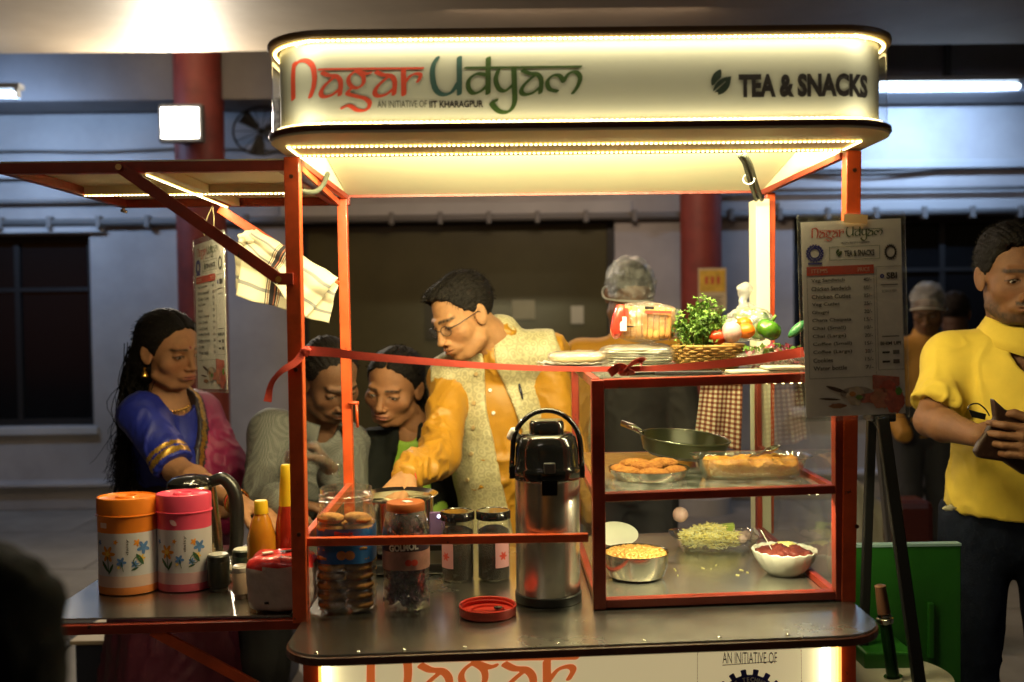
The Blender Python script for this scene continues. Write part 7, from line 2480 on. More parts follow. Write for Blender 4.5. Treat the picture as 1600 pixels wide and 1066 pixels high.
def garment(name, build_fn, lo, hi, h, m, parent, fold=(0.006, 16, (1, 1, .35), 0), cut=None, fm=None, tint=None):
    f = Field(lo, hi, h)
    build_fn(f)
    if cut: f.cut(cut)
    V, F = f.mesh()
    N_ = vnormals(V, F)
    V = relax(V, F, 2, .4)
    V = folds(V, N_, *fold)
    V[:, 2] = np.maximum(V[:, 2], 0.001)
    fmi = None
    if fm is not None:
        cen = V[F].mean(1); fmi = fm(cen)
    o = link_mesh(name, V, F, m, parent, True, fmi)
    if tint is not None: set_col(o, tint(V))
    return o, BVHTree.FromPolygons([Vector(v) for v in V], F.tolist())


def hit(bvh, px, py, off=0.0):
    d = ray(px, py).normalized()
    p, n, i, dist = bvh.ray_cast(CAM, d)
    if p is None: return None
    return p - d * off, n


def joints(**k):
    J = {a: V3(b) for a, b in k.items()}
    for s in 'rl':
        if 'k' + s not in J: J['k' + s] = J['h' + s] * .5 + V3((J['h' + s][0], J['h' + s][1] - .02, 0.0)) * .5 + V3((0, -.02, .03)); 
        if 'a' + s not in J: J['a' + s] = V3((J['h' + s][0], J['h' + s][1], 0.08))
    return J


def trousers(J, m, parent, waist=None, infl=.014):
    lo, hi = box_of([J[k] for k in ('hr', 'hl', 'kr', 'kl', 'ar', 'al')], .22)
    lo[2] = 0.02
    wz = waist if waist else (J['hr'][2] + .10); hi[2] = wz + .02
    def bf(f):
        torso(f, J, infl=infl - .004)
        f.cut(lambda X, Y, Z: (Z - wz) + 0 * X)
        for s in 'rl':
            f.cone(J['h' + s], J['k' + s], .086 + infl, .062 + infl, k=.03); f.cone(J['k' + s], J['a' + s], .060 + infl, .052 + infl, k=.03)
        f.cut(lambda X, Y, Z: np.maximum(Z - wz, .06 - Z) + 0 * X)
    o, bv = garment('trousers', bf, lo, hi, .011, m, parent, (0.008, 12, (1, 1, .4), 3))
    for s in 'rl':
        P, F = soft_box(J['a' + s] + V3((0, -.05, -.035)), (.09, .26, .085), None, .003, 20, 2, n=8, e=3)
        P[:, 2] = np.maximum(P[:, 2], 0.001); link_mesh('shoe', P, F, m_blackmatt, parent, True)
    return bv

# ------------------------------------------------------------------ the man in the vest
Y0 = 0.95
c = V3(at(724, 494, 0.90)); R = head_R(-52, 25, 6) @ np.diag([.97, .97, .97])
J = joints(nk=at(782, 540, 0.97), sr=at(704, 592, 1.00), sl=at(854, 554, 0.99), er=at(688, 712, 0.80), wr=at(634, 746, 0.54), el=at(880, 700, 0.98), wl=at(850, 800, 0.80), hr=at(728, 905, 1.08), hl=at(838, 905, 1.12))
P1 = thing('person', 'man in cream brocade waistcoat and mustard kurta leaning over the pot', 'person', (J['hr'][0] + .08, 1.1, 0))
SK = (0.40, 0.20, 0.085)
body_mesh(J, SK, P1, (c, R), arms=[('r', (-.35, -.75, -.45), (0, .3, -1), (0.2, -1, 0), 0.5)], tint_kw=dict(female=False, brow=1.0, moustache=0.0), hk=dict(jaw=1.08))
hair_mesh(c, R, 'short', P1, strands=3500, slen=.012, seed=2)
m_kurta = mat('kurta_silk', (0.38, 0.18, 0.011), 0.5, sheen=.03, var=.12, vscale=14, bump=.12, bscale=300)
def bf(f):
    torso(f, J, infl=.006)
    f.cone(J['sr'], J['er'], .058, .054, k=.03); f.cone(J['er'], J['wr'] * .92 + J['er'] * .08, .053, .040, k=.02)
    f.cone(J['sl'], J['el'], .060, .056, k=.03); f.cone(J['el'], J['wl'], .055, .04, k=.02)
    f.cone(J['nk'] + V3((0, 0, .02)), J['nk'] + V3((0, 0, -.04)), .060, .075, k=.01)
lo, hi = box_of([J['nk'], J['sr'], J['sl'], J['wr'], J['wl'], J['er'], J['el'], J['hr'] - V3((0, 0, .25))], .14)
o, bk = garment('kurta', bf, lo, hi, .0065, m_kurta, P1, (0.013, 17, (1, 1, .7), 1))
# waistcoat
mid = (J['sr'] + J['sl']) / 2
xh = J['sr'] - J['sl']; xh /= np.linalg.norm(xh); zh = mid - (J['hr'] + J['hl']) / 2; zh /= np.linalg.norm(zh); yh = np.cross(zh, xh); yh /= np.linalg.norm(yh)
def bf(f):
    torso(f, J, infl=.020)
    f.cone(J['nk'] + V3((0, .01, .028)), J['nk'] + V3((0, 0, -.04)), .062, .082, k=.015)
Lp, Rp_ = V3(at(752, 560, .84)), V3(at(768, 560, .84))
def vcut(X, Y, Z):
    x = (X - mid[0]) * xh[0] + (Y - mid[1]) * xh[1] + (Z - mid[2]) * xh[2]
    y = (X - mid[0]) * yh[0] + (Y - mid[1]) * yh[1] + (Z - mid[2]) * yh[2]
    z = (X - mid[0]) * zh[0] + (Y - mid[1]) * zh[1] + (Z - mid[2]) * zh[2]
    a = np.interp(z, [-.60, -.35, -.10, .02, .10], [.080, 0.070, 0.058, 0.034, 0.03])     # his-right panel edge
    b_ = np.interp(z, [-.60, -.35, -.10, .02, .10], [-.045, -.035, -.018, 0.004, -0.01])
    wedge = np.minimum(np.minimum(a - x, x - b_), y - 0.0)
    arm = np.abs(x) - (np.interp(z, [-.3, -.12, .0, .1], [.30, .205, .190, .180]))
    wa = -.52 - z
    return np.maximum(np.maximum(wedge, arm), wa) * .8
lo2, hi2 = box_of([J['nk'], J['sr'], J['sl'], J['hr'], J['hl']], .16); hi2[2] += .0
def brocade():
    m = mat('brocade', (0.40, 0.35, 0.18), 0.55, col2=(0.50, 0.45, 0.26), vscale=22, bump=.15, bscale=400, sheen=.05)
    nt = m.node_tree; N = nt.nodes; L = nt.links; b = N['Principled BSDF']
    vo = N.new('ShaderNodeTexVoronoi'); vo.inputs['Scale'].default_value = 52; vo.feature = 'F1'
    tc = N.new('ShaderNodeTexCoord'); L.new(tc.outputs['Object'], vo.inputs['Vector'])
    wv = N.new('ShaderNodeMath'); wv.operation = 'SINE'; mu = N.new('ShaderNodeMath'); mu.operation = 'MULTIPLY'; mu.inputs[1].default_value = 16
    L.new(vo.outputs['Distance'], mu.inputs[0]); L.new(mu.outputs[0], wv.inputs[0])
    mr = N.new('ShaderNodeMapRange'); mr.inputs['From Min'].default_value = -1; mr.inputs['To Min'].default_value = .76; mr.inputs['To Max'].default_value = 1.1
    L.new(wv.outputs[0], mr.inputs[0])
    mx = N.new('ShaderNodeMix'); mx.data_type = 'RGBA'; mx.blend_type = 'MULTIPLY'; mx.inputs[0].default_value = 1
    src = b.inputs['Base Color'].links[0].from_socket
    L.new(src, mx.inputs[6]); L.new(mr.outputs[0], mx.inputs[7]); L.new(mx.outputs[2], b.inputs['Base Color'])
    return m
o, bv = garment('waistcoat', bf, lo2, hi2, .006, brocade(), P1, (0.004, 9, (1, 1, .4), 4), cut=vcut)
m_btn = mat('button_brown', (0.42, 0.30, 0.14), 0.35)
for px, py in ((744, 584), (741, 630), (740, 668), (737, 709), (731, 750)):
    q = hit(bv, px, py, .002)
    if q:
        p, n = q; d = ray(px, py).normalized()
        b = MB(); b.tube([p + n * .0, p + n * .004], .0058, 14); b.build('button', m_btn, P1, smooth=40)
for px, py in ((766, 610), (771, 645)):
    q = hit(bk, px, py, .002)
    if q:
        p, n = q; b = MB(); b.tube([p, p + n * .004], .005, 12); b.build('button', m_iwhite, P1, smooth=40)
A, B = hit(bv, 818, 616, .003), hit(bv, 848, 604, .003)
if A and B:
    b = MB(); b.tube([A[0], B[0]], .0022, 6); b.build('pocket_welt', MC['brocade'], P1, smooth=True)
A, B = hit(bv, 811, 600, .006), hit(bv, 817, 624, .006)
if A and B:
    b = MB(); b.tube([A[0], A[0].lerp(B[0], .5), B[0]], [.0032, .004, .002], 8); b.build('pen_clip', mat('pen_blueblack', (.01, .012, .03), .3), P1, smooth=True)
# glasses
m_wire = mat('glasses_wire', (0.05, 0.04, 0.04), 0.3, 0.6)
g = MB()
def hp_(x, y, z): return Vector(put_head(c, R, np.array([[x, y, z]]))[0])
for s in (-1, 1):
    ring = [hp_(s * 0.033 + 0.022 * math.cos(a), 0.0985 - 0.006 * abs(s * .033 + .022 * math.cos(a)) / .05, -0.006 + 0.0145 * math.sin(a)) for a in np.linspace(0, 2 * PI, 25)[:-1]]
    g.tube(ring, 0.0011, 6, closed=True)
    g.tube([hp_(s * 0.055, 0.094, 0.0), hp_(s * 0.074, 0.075, 0.002), hp_(s * 0.079, 0.0, 0.006), hp_(s * 0.078, -0.018, -0.006)], 0.0013, 6)
g.tube([hp_(-.011, .1, -.001), hp_(0, .104, .001), hp_(.011, .1, -.001)], 0.0011, 6)
o = g.build('glasses', m_wire, P1, smooth=True)
for s in (-1, 1):
    b = MB(); b.add([hp_(s * 0.033 + 0.0215 * math.cos(a), 0.0983 - 0.006 * abs(s * .033 + .022 * math.cos(a)) / .05, -0.006 + 0.014 * math.sin(a)) for a in np.linspace(0, 2 * PI, 25)[:-1]], [tuple(range(24))]); b.build('lens', m_jarg, o)
# thread on the wrist
wp = J['wr'] * .90 + J['er'] * .10
dd = Vector(J['wr'] - J['er']).normalized(); u_ = dd.orthogonal().normalized(); v_ = dd.cross(u_)
b = MB()
for q in range(3): b.tube([Vector(J['wr']) + dd * (.004 * q) + (u_ * math.cos(a) + v_ * math.sin(a)) * .030 for a in np.linspace(0, 2 * PI, 21)[:-1]], .0016, 6, closed=True)
b.build('wrist_thread', m_lred, P1, smooth=True)
trousers(J, mat('trouser_cream', (.4, .36, .26), .8), P1)

# ------------------------------------------------------------------ the woman in the saree
FEM = np.diag([1.06, 1.0, 0.955])
c = V3(at(266, 548, 1.12)); R = head_R(58, 10, 4) @ FEM
J = joints(nk=at(262, 622, 1.16), sr=at(222, 648, 1.05), sl=at(308, 650, 1.28), er=at(276, 735, 0.96), wr=at(374, 786, 0.70), el=at(345, 730, 1.2), wl=at(350, 800, 1.15), hr=at(240, 830, 1.13), hl=at(305, 830, 1.30))
P2 = thing('person', 'woman in magenta saree and blue blouse reaching over the side table', 'person', (J['hr'][0], 1.2, 0))
SK2 = (0.44, 0.21, 0.10)
body_mesh(J, SK2, P2, (c, R), arms=[('r', (.8, -.25, -.25), (-.2, -.1, -1), (0.1, -1, 0), 0.35)], tint_kw=dict(female='bindi', lip=(0.36, 0.08, 0.07), kohl=1), hk=dict(jaw=.92, cheek=1.08))
hair_mesh(c, R, 'long', P2, strands=900, slen=.014, seed=5)
# long locks down the back
lk_ = MB()
r_ = np.random.default_rng(4)
hd = c + R @ V3((0, -.08, -.06))
for i in range(800):
    st = c + R @ V3((r_.uniform(-.075, .07), r_.uniform(-.12, -.03), r_.uniform(-.10, .02)))
    e = V3(at(r_.normal(196, 11), r_.normal(735, 28), 1.16 + r_.normal(0, .05)))
    mid_ = V3(at(r_.normal(212, 12), r_.normal(640, 12), 1.16 + r_.normal(0, .05))) + r_.normal(0, .006, 3)
    e2 = e + V3((r_.normal(0, .02), 0, -.02))
    pts = crom([st, (st + mid_) / 2 + V3((-.02, .0, 0)) + r_.normal(0, .007, 3), mid_, (mid_ + e) / 2 + r_.normal(0, .010, 3), e, e2], 3)
    lk_.tube([Vector(p) for p in pts], [0.0017 * (1 - .75 * k / len(pts)) for k in range(len(pts))], 3, cap=False)
lk_.build('hair_locks', MC['hair_05'], P2, smooth=True)
f = MB()
m_blouse = mat('blouse_blue', (0.008, 0.016, 0.22), 0.5, sheen=.03, var=.15, vscale=20, bump=.1, bscale=300)
m_saree = mat('saree_magenta', (0.27, 0.008, 0.07), 0.55, sheen=.04, var=.15, vscale=10, bump=.1, bscale=200)
m_gold = mat('gold_zari', (0.50, 0.28, 0.05), 0.35, .7, var=.5, vscale=150)
m_darkborder = mat('border_black', (0.02, 0.012, 0.015), .5)
a2 = J['er'] * .93 + J['sr'] * .07
def bf(f):
    torso(f, J, infl=.004, female=True)
    f.cone(J['sr'], a2, .064, .058, k=.03); f.cone(J['sl'], J['el'], .062, .052, k=.03)
ax_ = (a2 - J['sr']); La = np.linalg.norm(ax_); ax_ /= La
nkp = J['nk'] + V3((0.02, -.03, .02))
def bcut(X, Y, Z):
    neckc = 0.072 - np.sqrt((X - nkp[0]) ** 2 + (Y - nkp[1]) ** 2 + ((Z - nkp[2]) * .8) ** 2)
    t_ = (X - J['sr'][0]) * ax_[0] + (Y - J['sr'][1]) * ax_[1] + (Z - J['sr'][2]) * ax_[2]
    end = np.where((X - a2[0]) ** 2 + (Y - a2[1]) ** 2 + (Z - a2[2]) ** 2 < .011, t_ - La, -1)
    return np.maximum(neckc, np.minimum(end, .02))
def bfm(cn):
    t_ = (cn - J['sr']) @ ax_; r2 = np.linalg.norm(cn - J['sr'] - t_[:, None] * ax_, axis=1)
    q = np.zeros(len(cn), int)
    q[(r2 < .085) & (t_ > La - .050) & (t_ < La - .036)] = 1
    q[(r2 < .085) & (t_ > La - .030) & (t_ < La - .010)] = 1
    return q
lo, hi = box_of([J['nk'], J['sr'], J['sl'], J['er'], J['hr'] * .6 + J['sr'] * .4], .13)
garment('blouse', bf, lo, hi, .006, [m_blouse, m_gold], P2, (0.005, 16, (1, 1, .5), 2), cut=bcut, fm=bfm)
# saree: pallu across the chest over the left shoulder + skirt
ms = (J['sr'] + J['sl']) / 2; xh = J['sr'] - J['sl']; xh /= np.linalg.norm(xh); hp0 = (J['hr'] + J['hl']) / 2; zh = ms - hp0; zh /= np.linalg.norm(zh); yh = np.cross(zh, xh); yh /= np.linalg.norm(yh)
def bf(f):
    torso(f, J, infl=.016, female=True)
    f.cone(J['sl'], J['el'], .076, .075, k=.03)
    f.cone(J['el'], J['el'] + V3((0.0, 0, -.15)), .072, .06, k=.03)
def loc(X, Y, Z):
    dx, dy, dz = X - ms[0], Y - ms[1], Z - ms[2]
    return dx * xh[0] + dy * xh[1] + dz * xh[2], dx * yh[0] + dy * yh[1] + dz * yh[2], dx * zh[0] + dy * zh[1] + dz * zh[2]
def pcut(X, Y, Z):
    x, y, z = loc(X, Y, Z)
    edge = x - np.interp(z, [-.42, -.30, -.15, .0, .1], [.24, .14, .035, -.012, -.03])
    return np.maximum(edge * .8, -.60 - z)
def pfm(cn):
    x, y, z = loc(*cn.T)
    e = x - np.interp(z, [-.42, -.30, -.15, .0, .1], [.24, .14, .035, -.012, -.03])
    q = np.zeros(len(cn), int); q[e > -.012] = 2; q[(e > -.034) & (e <= -.012)] = 1; q[(e > -.042) & (e <= -.034)] = 2
    return q
lo, hi = box_of([J['nk'], J['sr'], J['sl'], J['el'] - V3((0, 0, .2)), J['hr'] - V3((0, 0, .15)), J['hl']], .15)
garment('saree_drape', bf, lo, hi, .007, [m_saree, m_gold, m_darkborder], P2, (0.009, 14, (1.2, 1.2, .3), 5), cut=pcut, fm=pfm)
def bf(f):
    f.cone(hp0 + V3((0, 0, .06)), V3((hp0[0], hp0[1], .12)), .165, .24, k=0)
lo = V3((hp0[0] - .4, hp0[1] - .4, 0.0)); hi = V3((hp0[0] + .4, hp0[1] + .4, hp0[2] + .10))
garment('saree_skirt', bf, lo, hi, .013, mat('saree_shaded', (0.07, 0.006, 0.022), .6, var=.2, vscale=8), P2, (0.016, 9, (1.4, 1.4, .12), 7), cut=lambda X, Y, Z: np.maximum(Z - (hp0[2] + .07), 0.02 - Z) + 0 * X)  # darker copy of the saree colour, shade of its unlit lower part painted in
# waist band in gold and black (blouse edge)
# jewellery
nc = MB(); cc = J['nk'] + V3((.004, -.02, .004))
pts = []
for a in np.linspace(-2.3, 1.4, 26):
    q = V3((math.sin(a) * .068, -math.cos(a) * .066, -.012 - .026 * math.cos(a - .5)))
    pts.append(Vector(cc + q))
for i, p in enumerate(pts):
    nc.lathe([(0, -.005), (.0042, -.002), (.005, .001), (0, .005)], p, 8)
    if i % 2: nc.lathe([(0, -.008), (.003, -.004), (0, 0)], p - Vector((0, 0, .006)), 6)
o = nc.build('necklace', mat('gold', (0.80, 0.48, 0.10), .25, 1.0), P2, smooth=True); tag(o, kind='stuff')
ep = Vector(put_head(c, R, np.array([[0.083, -0.004, -0.040]]))[0])
b = MB(); b.lathe([(0, .012), (.004, .010), (.004, .006), (.002, .004), (.007, -.004), (.010, -.013), (.0105, -.016), (0, -.015)], ep - Vector((0, 0, .014)), 16); b.build('earring', MC['gold'], P2, smooth=40)
dd = Vector(J['wr'] - J['er']).normalized(); u_ = dd.orthogonal().normalized(); v_ = dd.cross(u_)
for q, mm in ((0, MC['gold']), (.007, m_lred), (.013, MC['gold'])):
    b = MB(); b.tube([Vector(J['wr']) - dd * (.008 + q) + (u_ * math.cos(a) + v_ * math.sin(a)) * .032 for a in np.linspace(0, 2 * PI, 25)[:-1]], .0022, 6, closed=True); b.build('bangle', mm, P2, smooth=True)

# ------------------------------------------------------------------ the man in the grey shirt
c = V3(at(516, 592, 1.0)); R = head_R(38, 32, 8)
J = joints(nk=at(505, 668, 1.10), sr=at(425, 676, 1.06), sl=at(538, 694, 1.14), er=at(412, 790, 0.90), wr=at(452, 786, 0.70), el=at(545, 800, 0.98), wl=at(516, 735, 0.84), hr=at(415, 900, 1.25), hl=at(520, 900, 1.30))
P3 = thing('person', 'man in grey patterned shirt bending behind the left posts with gloved hand', 'person', (J['hr'][0] + .08, 1.25, 0))
SK3 = (0.17, 0.082, 0.042)
body_mesh(J, SK3, P3, (c, R), arms=[('r', (.9, -.2, -.12), (0, -.2, -1), (0.2, -1, .1), 0.45), ('l', (-.55, -.2, .75), (-.7, -.5, -.3), (.2, -.3, 1), 0.95)], tint_kw=dict(female=False, moustache=.9, brow=1), hk=dict(jaw=1.1))
hair_mesh(c, R, 'thin', P3, col=(0.014, 0.011, 0.010), strands=2500, slen=.008, seed=3)
def shirt_mat():
    m = mat('shirt_grey', (0.22, 0.22, 0.19), 0.7, var=.10, vscale=12, spec=.3)
    nt = m.node_tree; N = nt.nodes; L = nt.links; b = N['Principled BSDF']
    tc = N.new('ShaderNodeTexCoord'); ck_ = N.new('ShaderNodeTexChecker'); ck_.inputs['Scale'].default_value = 260
    ck_.inputs[1].default_value = (.19, .19, .17, 1); ck_.inputs[2].default_value = (.10, .10, .09, 1)
    nz = N.new('ShaderNodeTexNoise'); nz.inputs['Scale'].default_value = 25; L.new(tc.outputs['Object'], nz.inputs['Vector'])
    mm = N.new('ShaderNodeVectorMath'); mm.operation = 'MULTIPLY_ADD'; mm.inputs[1].default_value = (.004, .004, .004); L.new(nz.outputs['Color'], mm.inputs[0]); L.new(tc.outputs['Object'], mm.inputs[2])
    L.new(mm.outputs[0], ck_.inputs[0]); L.new(ck_.outputs[0], b.inputs['Base Color'])
    return m
m_shirt = shirt_mat()
nkp3 = J['nk'] + V3((.005, -.05, .05))
def bf(f):
    torso(f, J, infl=.008)
    f.cone(J['sr'], J['er'], .068, .060, k=.03); f.cone(J['er'], J['wr'] * .8 + J['er'] * .2, .058, .046, k=.02)
    f.cone(J['sl'], J['el'], .068, .060, k=.03); f.cone(J['el'], J['wl'] * .85 + J['el'] * .15, .058, .044, k=.02)
    f.cone(J['nk'] + V3((-.004, .0, .034)), J['nk'] + V3((0, 0, -.04)), .066, .085, k=.012)
def ncut(X, Y, Z): return (0.052 - np.sqrt((X - nkp3[0]) ** 2 + ((Y - nkp3[1]) * .8) ** 2 + ((Z - nkp3[2]) * .55) ** 2)) * .8
lo, hi = box_of([J[k] for k in ('nk', 'sr', 'sl', 'er', 'el', 'wr', 'wl')] + [J['hr'] - V3((0, 0, .1))], .13)
o, b3 = garment('shirt', bf, lo, hi, .0065, m_shirt, P3, (0.008, 12, (1, 1, .6), 8), cut=ncut)
def collar3(parent, c0, yaw, m, r, tilt=.3, h0=.036, drop=.040):
    Rm = rotz(math.radians(yaw)) @ rotx(tilt)
    nu = 44; V = []
    prof = [(1.06, -.012, 0), (1.0, h0 * .7, 0), (1.03, h0, 0), (1.12, h0 * .9, 0), (1.26, h0 * .2, .35), (1.40, -drop * .35, 1.0)]
    for i in range(nu + 1):
        a = math.radians(26 + (308) * i / nu) - PI / 2
        fr = max(0, math.cos(a + PI / 2)) ** 2
        for q, z, w in prof:
            rr = r * (q + .10 * w * fr)
            V.append(Vector(c0) + Rm @ Vector((rr * math.cos(a), rr * math.sin(a) * 1.02, z - w * drop * (.5 * fr) + .002 * math.sin(a * 5))))
    k = len(prof)
    F = [(i * k + j, (i + 1) * k + j, (i + 1) * k + j + 1, i * k + j + 1) for i in range(nu) for j in range(k - 1)]
    o = link_mesh('collar', V, F, m, parent, True); s = o.modifiers.new('t', 'SOLIDIFY'); s.thickness = .0025
# collar points
def collar(parent, bvh, pts, m, th=.003):
    vs = []
    for px, py, off in pts:
        q = hit(bvh, px, py, off)
        if q is None: return
        vs.append(q[0])
    o = link_mesh('collar', vs, [tuple(range(len(vs)))], m, parent)
    s = o.modifiers.new('t', 'SOLIDIFY'); s.thickness = th
collar3(P3, J['nk'] + V3((0, -.012, .012)), 28, m_shirt, .068, tilt=.5)
A, B = hit(b3, 470, 640, .006), hit(b3, 498, 720, .006)
if A and B:
    b = MB(); b.bar(A[0], B[0], .02, .004, up=tuple(-ray(480, 680))); b.build('sling_strap', m_blackmatt, P3)
# clear glove
lo, hi = box_of([J['wl'] - V3((.2, .12, .05)), J['wl'] + V3((.1, .1, .2))], .03)
f = Field(lo, hi, .004); hand(f, J['wl'], (-.55, -.2, .75), (-.7, -.5, -.3), (.2, -.3, 1), .95, infl=.005)
f.cone(J['wl'], J['wl'] + (J['el'] - J['wl']) * .45, .034, .048, k=.01)
V, F = f.mesh(); V = V + vnormals(V, F) * (.004 * vnoise(V * 70))[:, None]; link_mesh('plastic_glove', V, F, clear_mat('glove_film', edge=.8, base=.12, dirt=.05, bump=.8, bscale=50), P3, True)
trousers(J, mat('trouser_dark', (.02, .02, .025), .8), P3)

# ------------------------------------------------------------------ the young woman
c = V3(at(616, 604, 1.12)); R = head_R(-20, 16, -8) @ FEM
J = joints(nk=at(643, 668, 1.17), sr=at(586, 704, 1.20), sl=at(708, 700, 1.16), er=at(574, 800, 1.06), wr=at(600, 830, 0.88), el=at(728, 800, 1.2), wl=at(700, 830, 1.1), hr=at(605, 900, 1.28), hl=at(690, 900, 1.32))
P4 = thing('person', 'young woman in green top and black jacket looking down beside the pot', 'person', (J['hr'][0] + .08, 1.28, 0))
body_mesh(J, (0.30, 0.135, 0.06), P4, (c, R), arms=[('r', (-.6, -.6, -.3), (0, -.2, -1), (0.2, -1, .1), .4)], tint_kw=dict(female=True, lip=(.28, .08, .06)), hk=dict(jaw=.90, cheek=1.05))
hair_mesh(c, R, 'pulled', P4, strands=1400, slen=.014, seed=6)
lk4 = MB(); r_ = np.random.default_rng(8)
for i in range(320):
    sd_ = 1 if i % 4 else -1
    st = c + R @ V3((-.055 * sd_ + r_.normal(0, .008), r_.uniform(-.08, -.01), r_.uniform(-.06, .01)))
    e = V3(at(r_.normal(690 if sd_ > 0 else 600, 7), r_.normal(742 if sd_ > 0 else 700, 18), 1.20 + r_.normal(0, .03)))
    m_ = V3(at(r_.normal(672 if sd_ > 0 else 606, 7), r_.normal(668, 8), 1.20 + r_.normal(0, .02)))
    pts = crom([st, m_, (m_ + e) / 2 + r_.normal(0, .006, 3), e], 3)
    lk4.tube([Vector(p) for p in pts], [0.0018 * (1 - .7 * k / len(pts)) for k in range(len(pts))], 3, cap=False)
lk4.build('hair_locks', MC['hair_06'], P4, smooth=True)
def bf(f): torso(f, J, infl=.000, female=True)
lo, hi = box_of([J[k] for k in ('nk', 'sr', 'sl')] + [J['hr']], .14)
n4 = J['nk'] + V3((-.01, -.045, .035))
garment('green_top', bf, lo, hi, .007, mat('top_green', (0.26, 0.45, 0.04), .6, var=.15), P4, (0.004, 14, (1, 1, .5), 2), cut=lambda X, Y, Z: .052 - np.sqrt((X - n4[0]) ** 2 + (Y - n4[1]) ** 2 + ((Z - n4[2]) * .7) ** 2))
ms4 = (J['sr'] + J['sl']) / 2; xh4 = J['sr'] - J['sl']; xh4 /= np.linalg.norm(xh4); zh4 = ms4 - (J['hr'] + J['hl']) / 2; zh4 /= np.linalg.norm(zh4); yh4 = np.cross(zh4, xh4)
def bf(f):
    torso(f, J, infl=.012, female=True)
    f.cone(J['sr'], J['er'], .066, .056, k=.03); f.cone(J['er'], J['wr'], .055, .042, k=.02); f.cone(J['sl'], J['el'], .066, .056, k=.03); f.cone(J['el'], J['wl'], .055, .042, k=.02)
def jcut(X, Y, Z):
    x = (X - ms4[0]) * xh4[0] + (Y - ms4[1]) * xh4[1] + (Z - ms4[2]) * xh4[2]; y = (X - ms4[0]) * yh4[0] + (Y - ms4[1]) * yh4[1] + (Z - ms4[2]) * yh4[2]
    z = (X - ms4[0]) * zh4[0] + (Y - ms4[1]) * zh4[1] + (Z - ms4[2]) * zh4[2]
    w_ = np.minimum(np.minimum(np.interp(z, [-.3, -.02, .06], [.058, .05, .03]) - x, x + np.interp(z, [-.3, -.02, .06], [.066, .06, .03])), y + .0)
    return np.maximum(w_, .050 - np.sqrt((X - J['nk'][0]) ** 2 + (Y - J['nk'][1]) ** 2 + ((Z - J['nk'][2] - .02)) ** 2)) * .8
lo, hi = box_of([J[k] for k in ('nk', 'sr', 'sl', 'er', 'el', 'wr', 'wl')] + [J['hr'] - V3((0, 0, .1))], .14)
garment('jacket', bf, lo, hi, .008, mat('jacket_black', (0.008, 0.009, 0.008), .85, spec=.15), P4, (0.007, 14, (1, 1, .6), 9), cut=jcut)
trousers(J, mat('trouser_dark', (.02, .02, .025), .8), P4)

# ------------------------------------------------------------------ the cook with a hair net
def simple_person(label, c, R, J, skin, top, hk='thin', h=.009, net=False, hcol=(0.02, .016, .014), arms=[], seed=11, tk={}, pants=(.02, .02, .025), group=None):
    P = thing('person', label, 'person', (J['hr'][0], J['hr'][1], 0))
    body_mesh(J, skin, P, (c, R), arms=arms, tint_kw=dict(female=False, **tk))
    hair_mesh(c, R, hk, P, col=hcol, strands=1500, slen=.008, seed=seed)
    if net:
        f = Field((-.12, -.15, -.09), (.12, .12, .16), .005); f.ell((0, -.014, .044), (.086, .106, .092), k=0)
        f.cut(lambda X, Y, Z: np.interp(Y + 0 * X + 0 * Z, [-.12, 0, .06, .1], [-.045, -.012, .03, .06]) - Z)
        V, F = f.mesh(); V = V + vnormals(V, F) * (.006 * vnoise(V * 50) + .003 * vnoise(V * 120))[:, None]
        link_mesh('hair_net', put_head(c, R, V), F, clear_mat('net_film', edge=.55, base=.14, rough=.2, dirt=.12, dirtcol=(.75, .75, .7), bump=.8, bscale=60), P, True)
        b = MB(); b.tube([Vector(put_head(c, R, np.array([[.087 * math.cos(a), -.014 + .107 * math.sin(a), float(np.interp(-.014 + .107 * math.sin(a), [-.12, 0, .06, .1], [-.045, -.012, .03, .06]))]]))[0]) for a in np.linspace(0, 2 * PI, 33)[:-1]], .003, 6, closed=True); b.build('net_band', mat('net_band', (.6, .58, .5), .7), P, smooth=True)
    def bf(f):
        torso(f, J, infl=.008)
        f.cone(J['sr'], J['er'], .068, .062, k=.03); f.cone(J['sl'], J['el'], .068, .062, k=.03)
        f.cone(J['er'], J['wr'], .058, .045, k=.02); f.cone(J['el'], J['wl'], .058, .045, k=.02)
        f.cone(J['nk'] + V3((0, 0, .03)), J['nk'] + V3((0, 0, -.04)), .06, .08, k=.012)
    lo, hi = box_of([J[k] for k in ('nk', 'sr', 'sl', 'er', 'el', 'wr', 'wl')] + [J['hr'] - V3((0, 0, .1))], .13)
    garment('shirt', bf, lo, hi, h, top, P, (0.008, 13, (1, 1, .6), seed), fm=(lambda cn: (cn[:, 2] < J['nk'][2] - .10).astype(int)) if isinstance(top, list) else None)
    trousers(J, mat('pants_%d' % seed, pants, .8), P)
    return P
def std_joints(c, drop, sw, Yo, fwd=0.0):
    c = V3(c); nk = c + V3((0, Yo, -.165)); 
    sr = nk + V3((-sw, 0, -.055)); sl = nk + V3((sw, 0.02, -.055))
    hz = max(.80, nk[2] - .55)
    return joints(nk=nk, sr=sr, sl=sl, er=sr + V3((-.05, -.03, -.28)), wr=sr + V3((-.02, -.18, -.42)), el=sl + V3((.05, -.03, -.28)), wl=sl + V3((.02, -.18, -.42)), hr=V3((nk[0] - .09, nk[1] + .03, hz)), hl=V3((nk[0] + .09, nk[1] + .03, hz)))
c = V3(at(983, 462, 1.62)); R = head_R(10, 42)
simple_person('cook in clear hair net and mustard shirt behind the bread loaf', c, R, std_joints(c, 0, .165, .06), (0.22, .10, .05), [mat('shirt_mustard', (.55, .25, .02), .6, var=.1), mat('shirt_lower_dark', (.02, .018, .016), .8)], 'thin', net=True, hcol=(.05, .045, .04), seed=12)  # second material makes the shirt dark below the chest
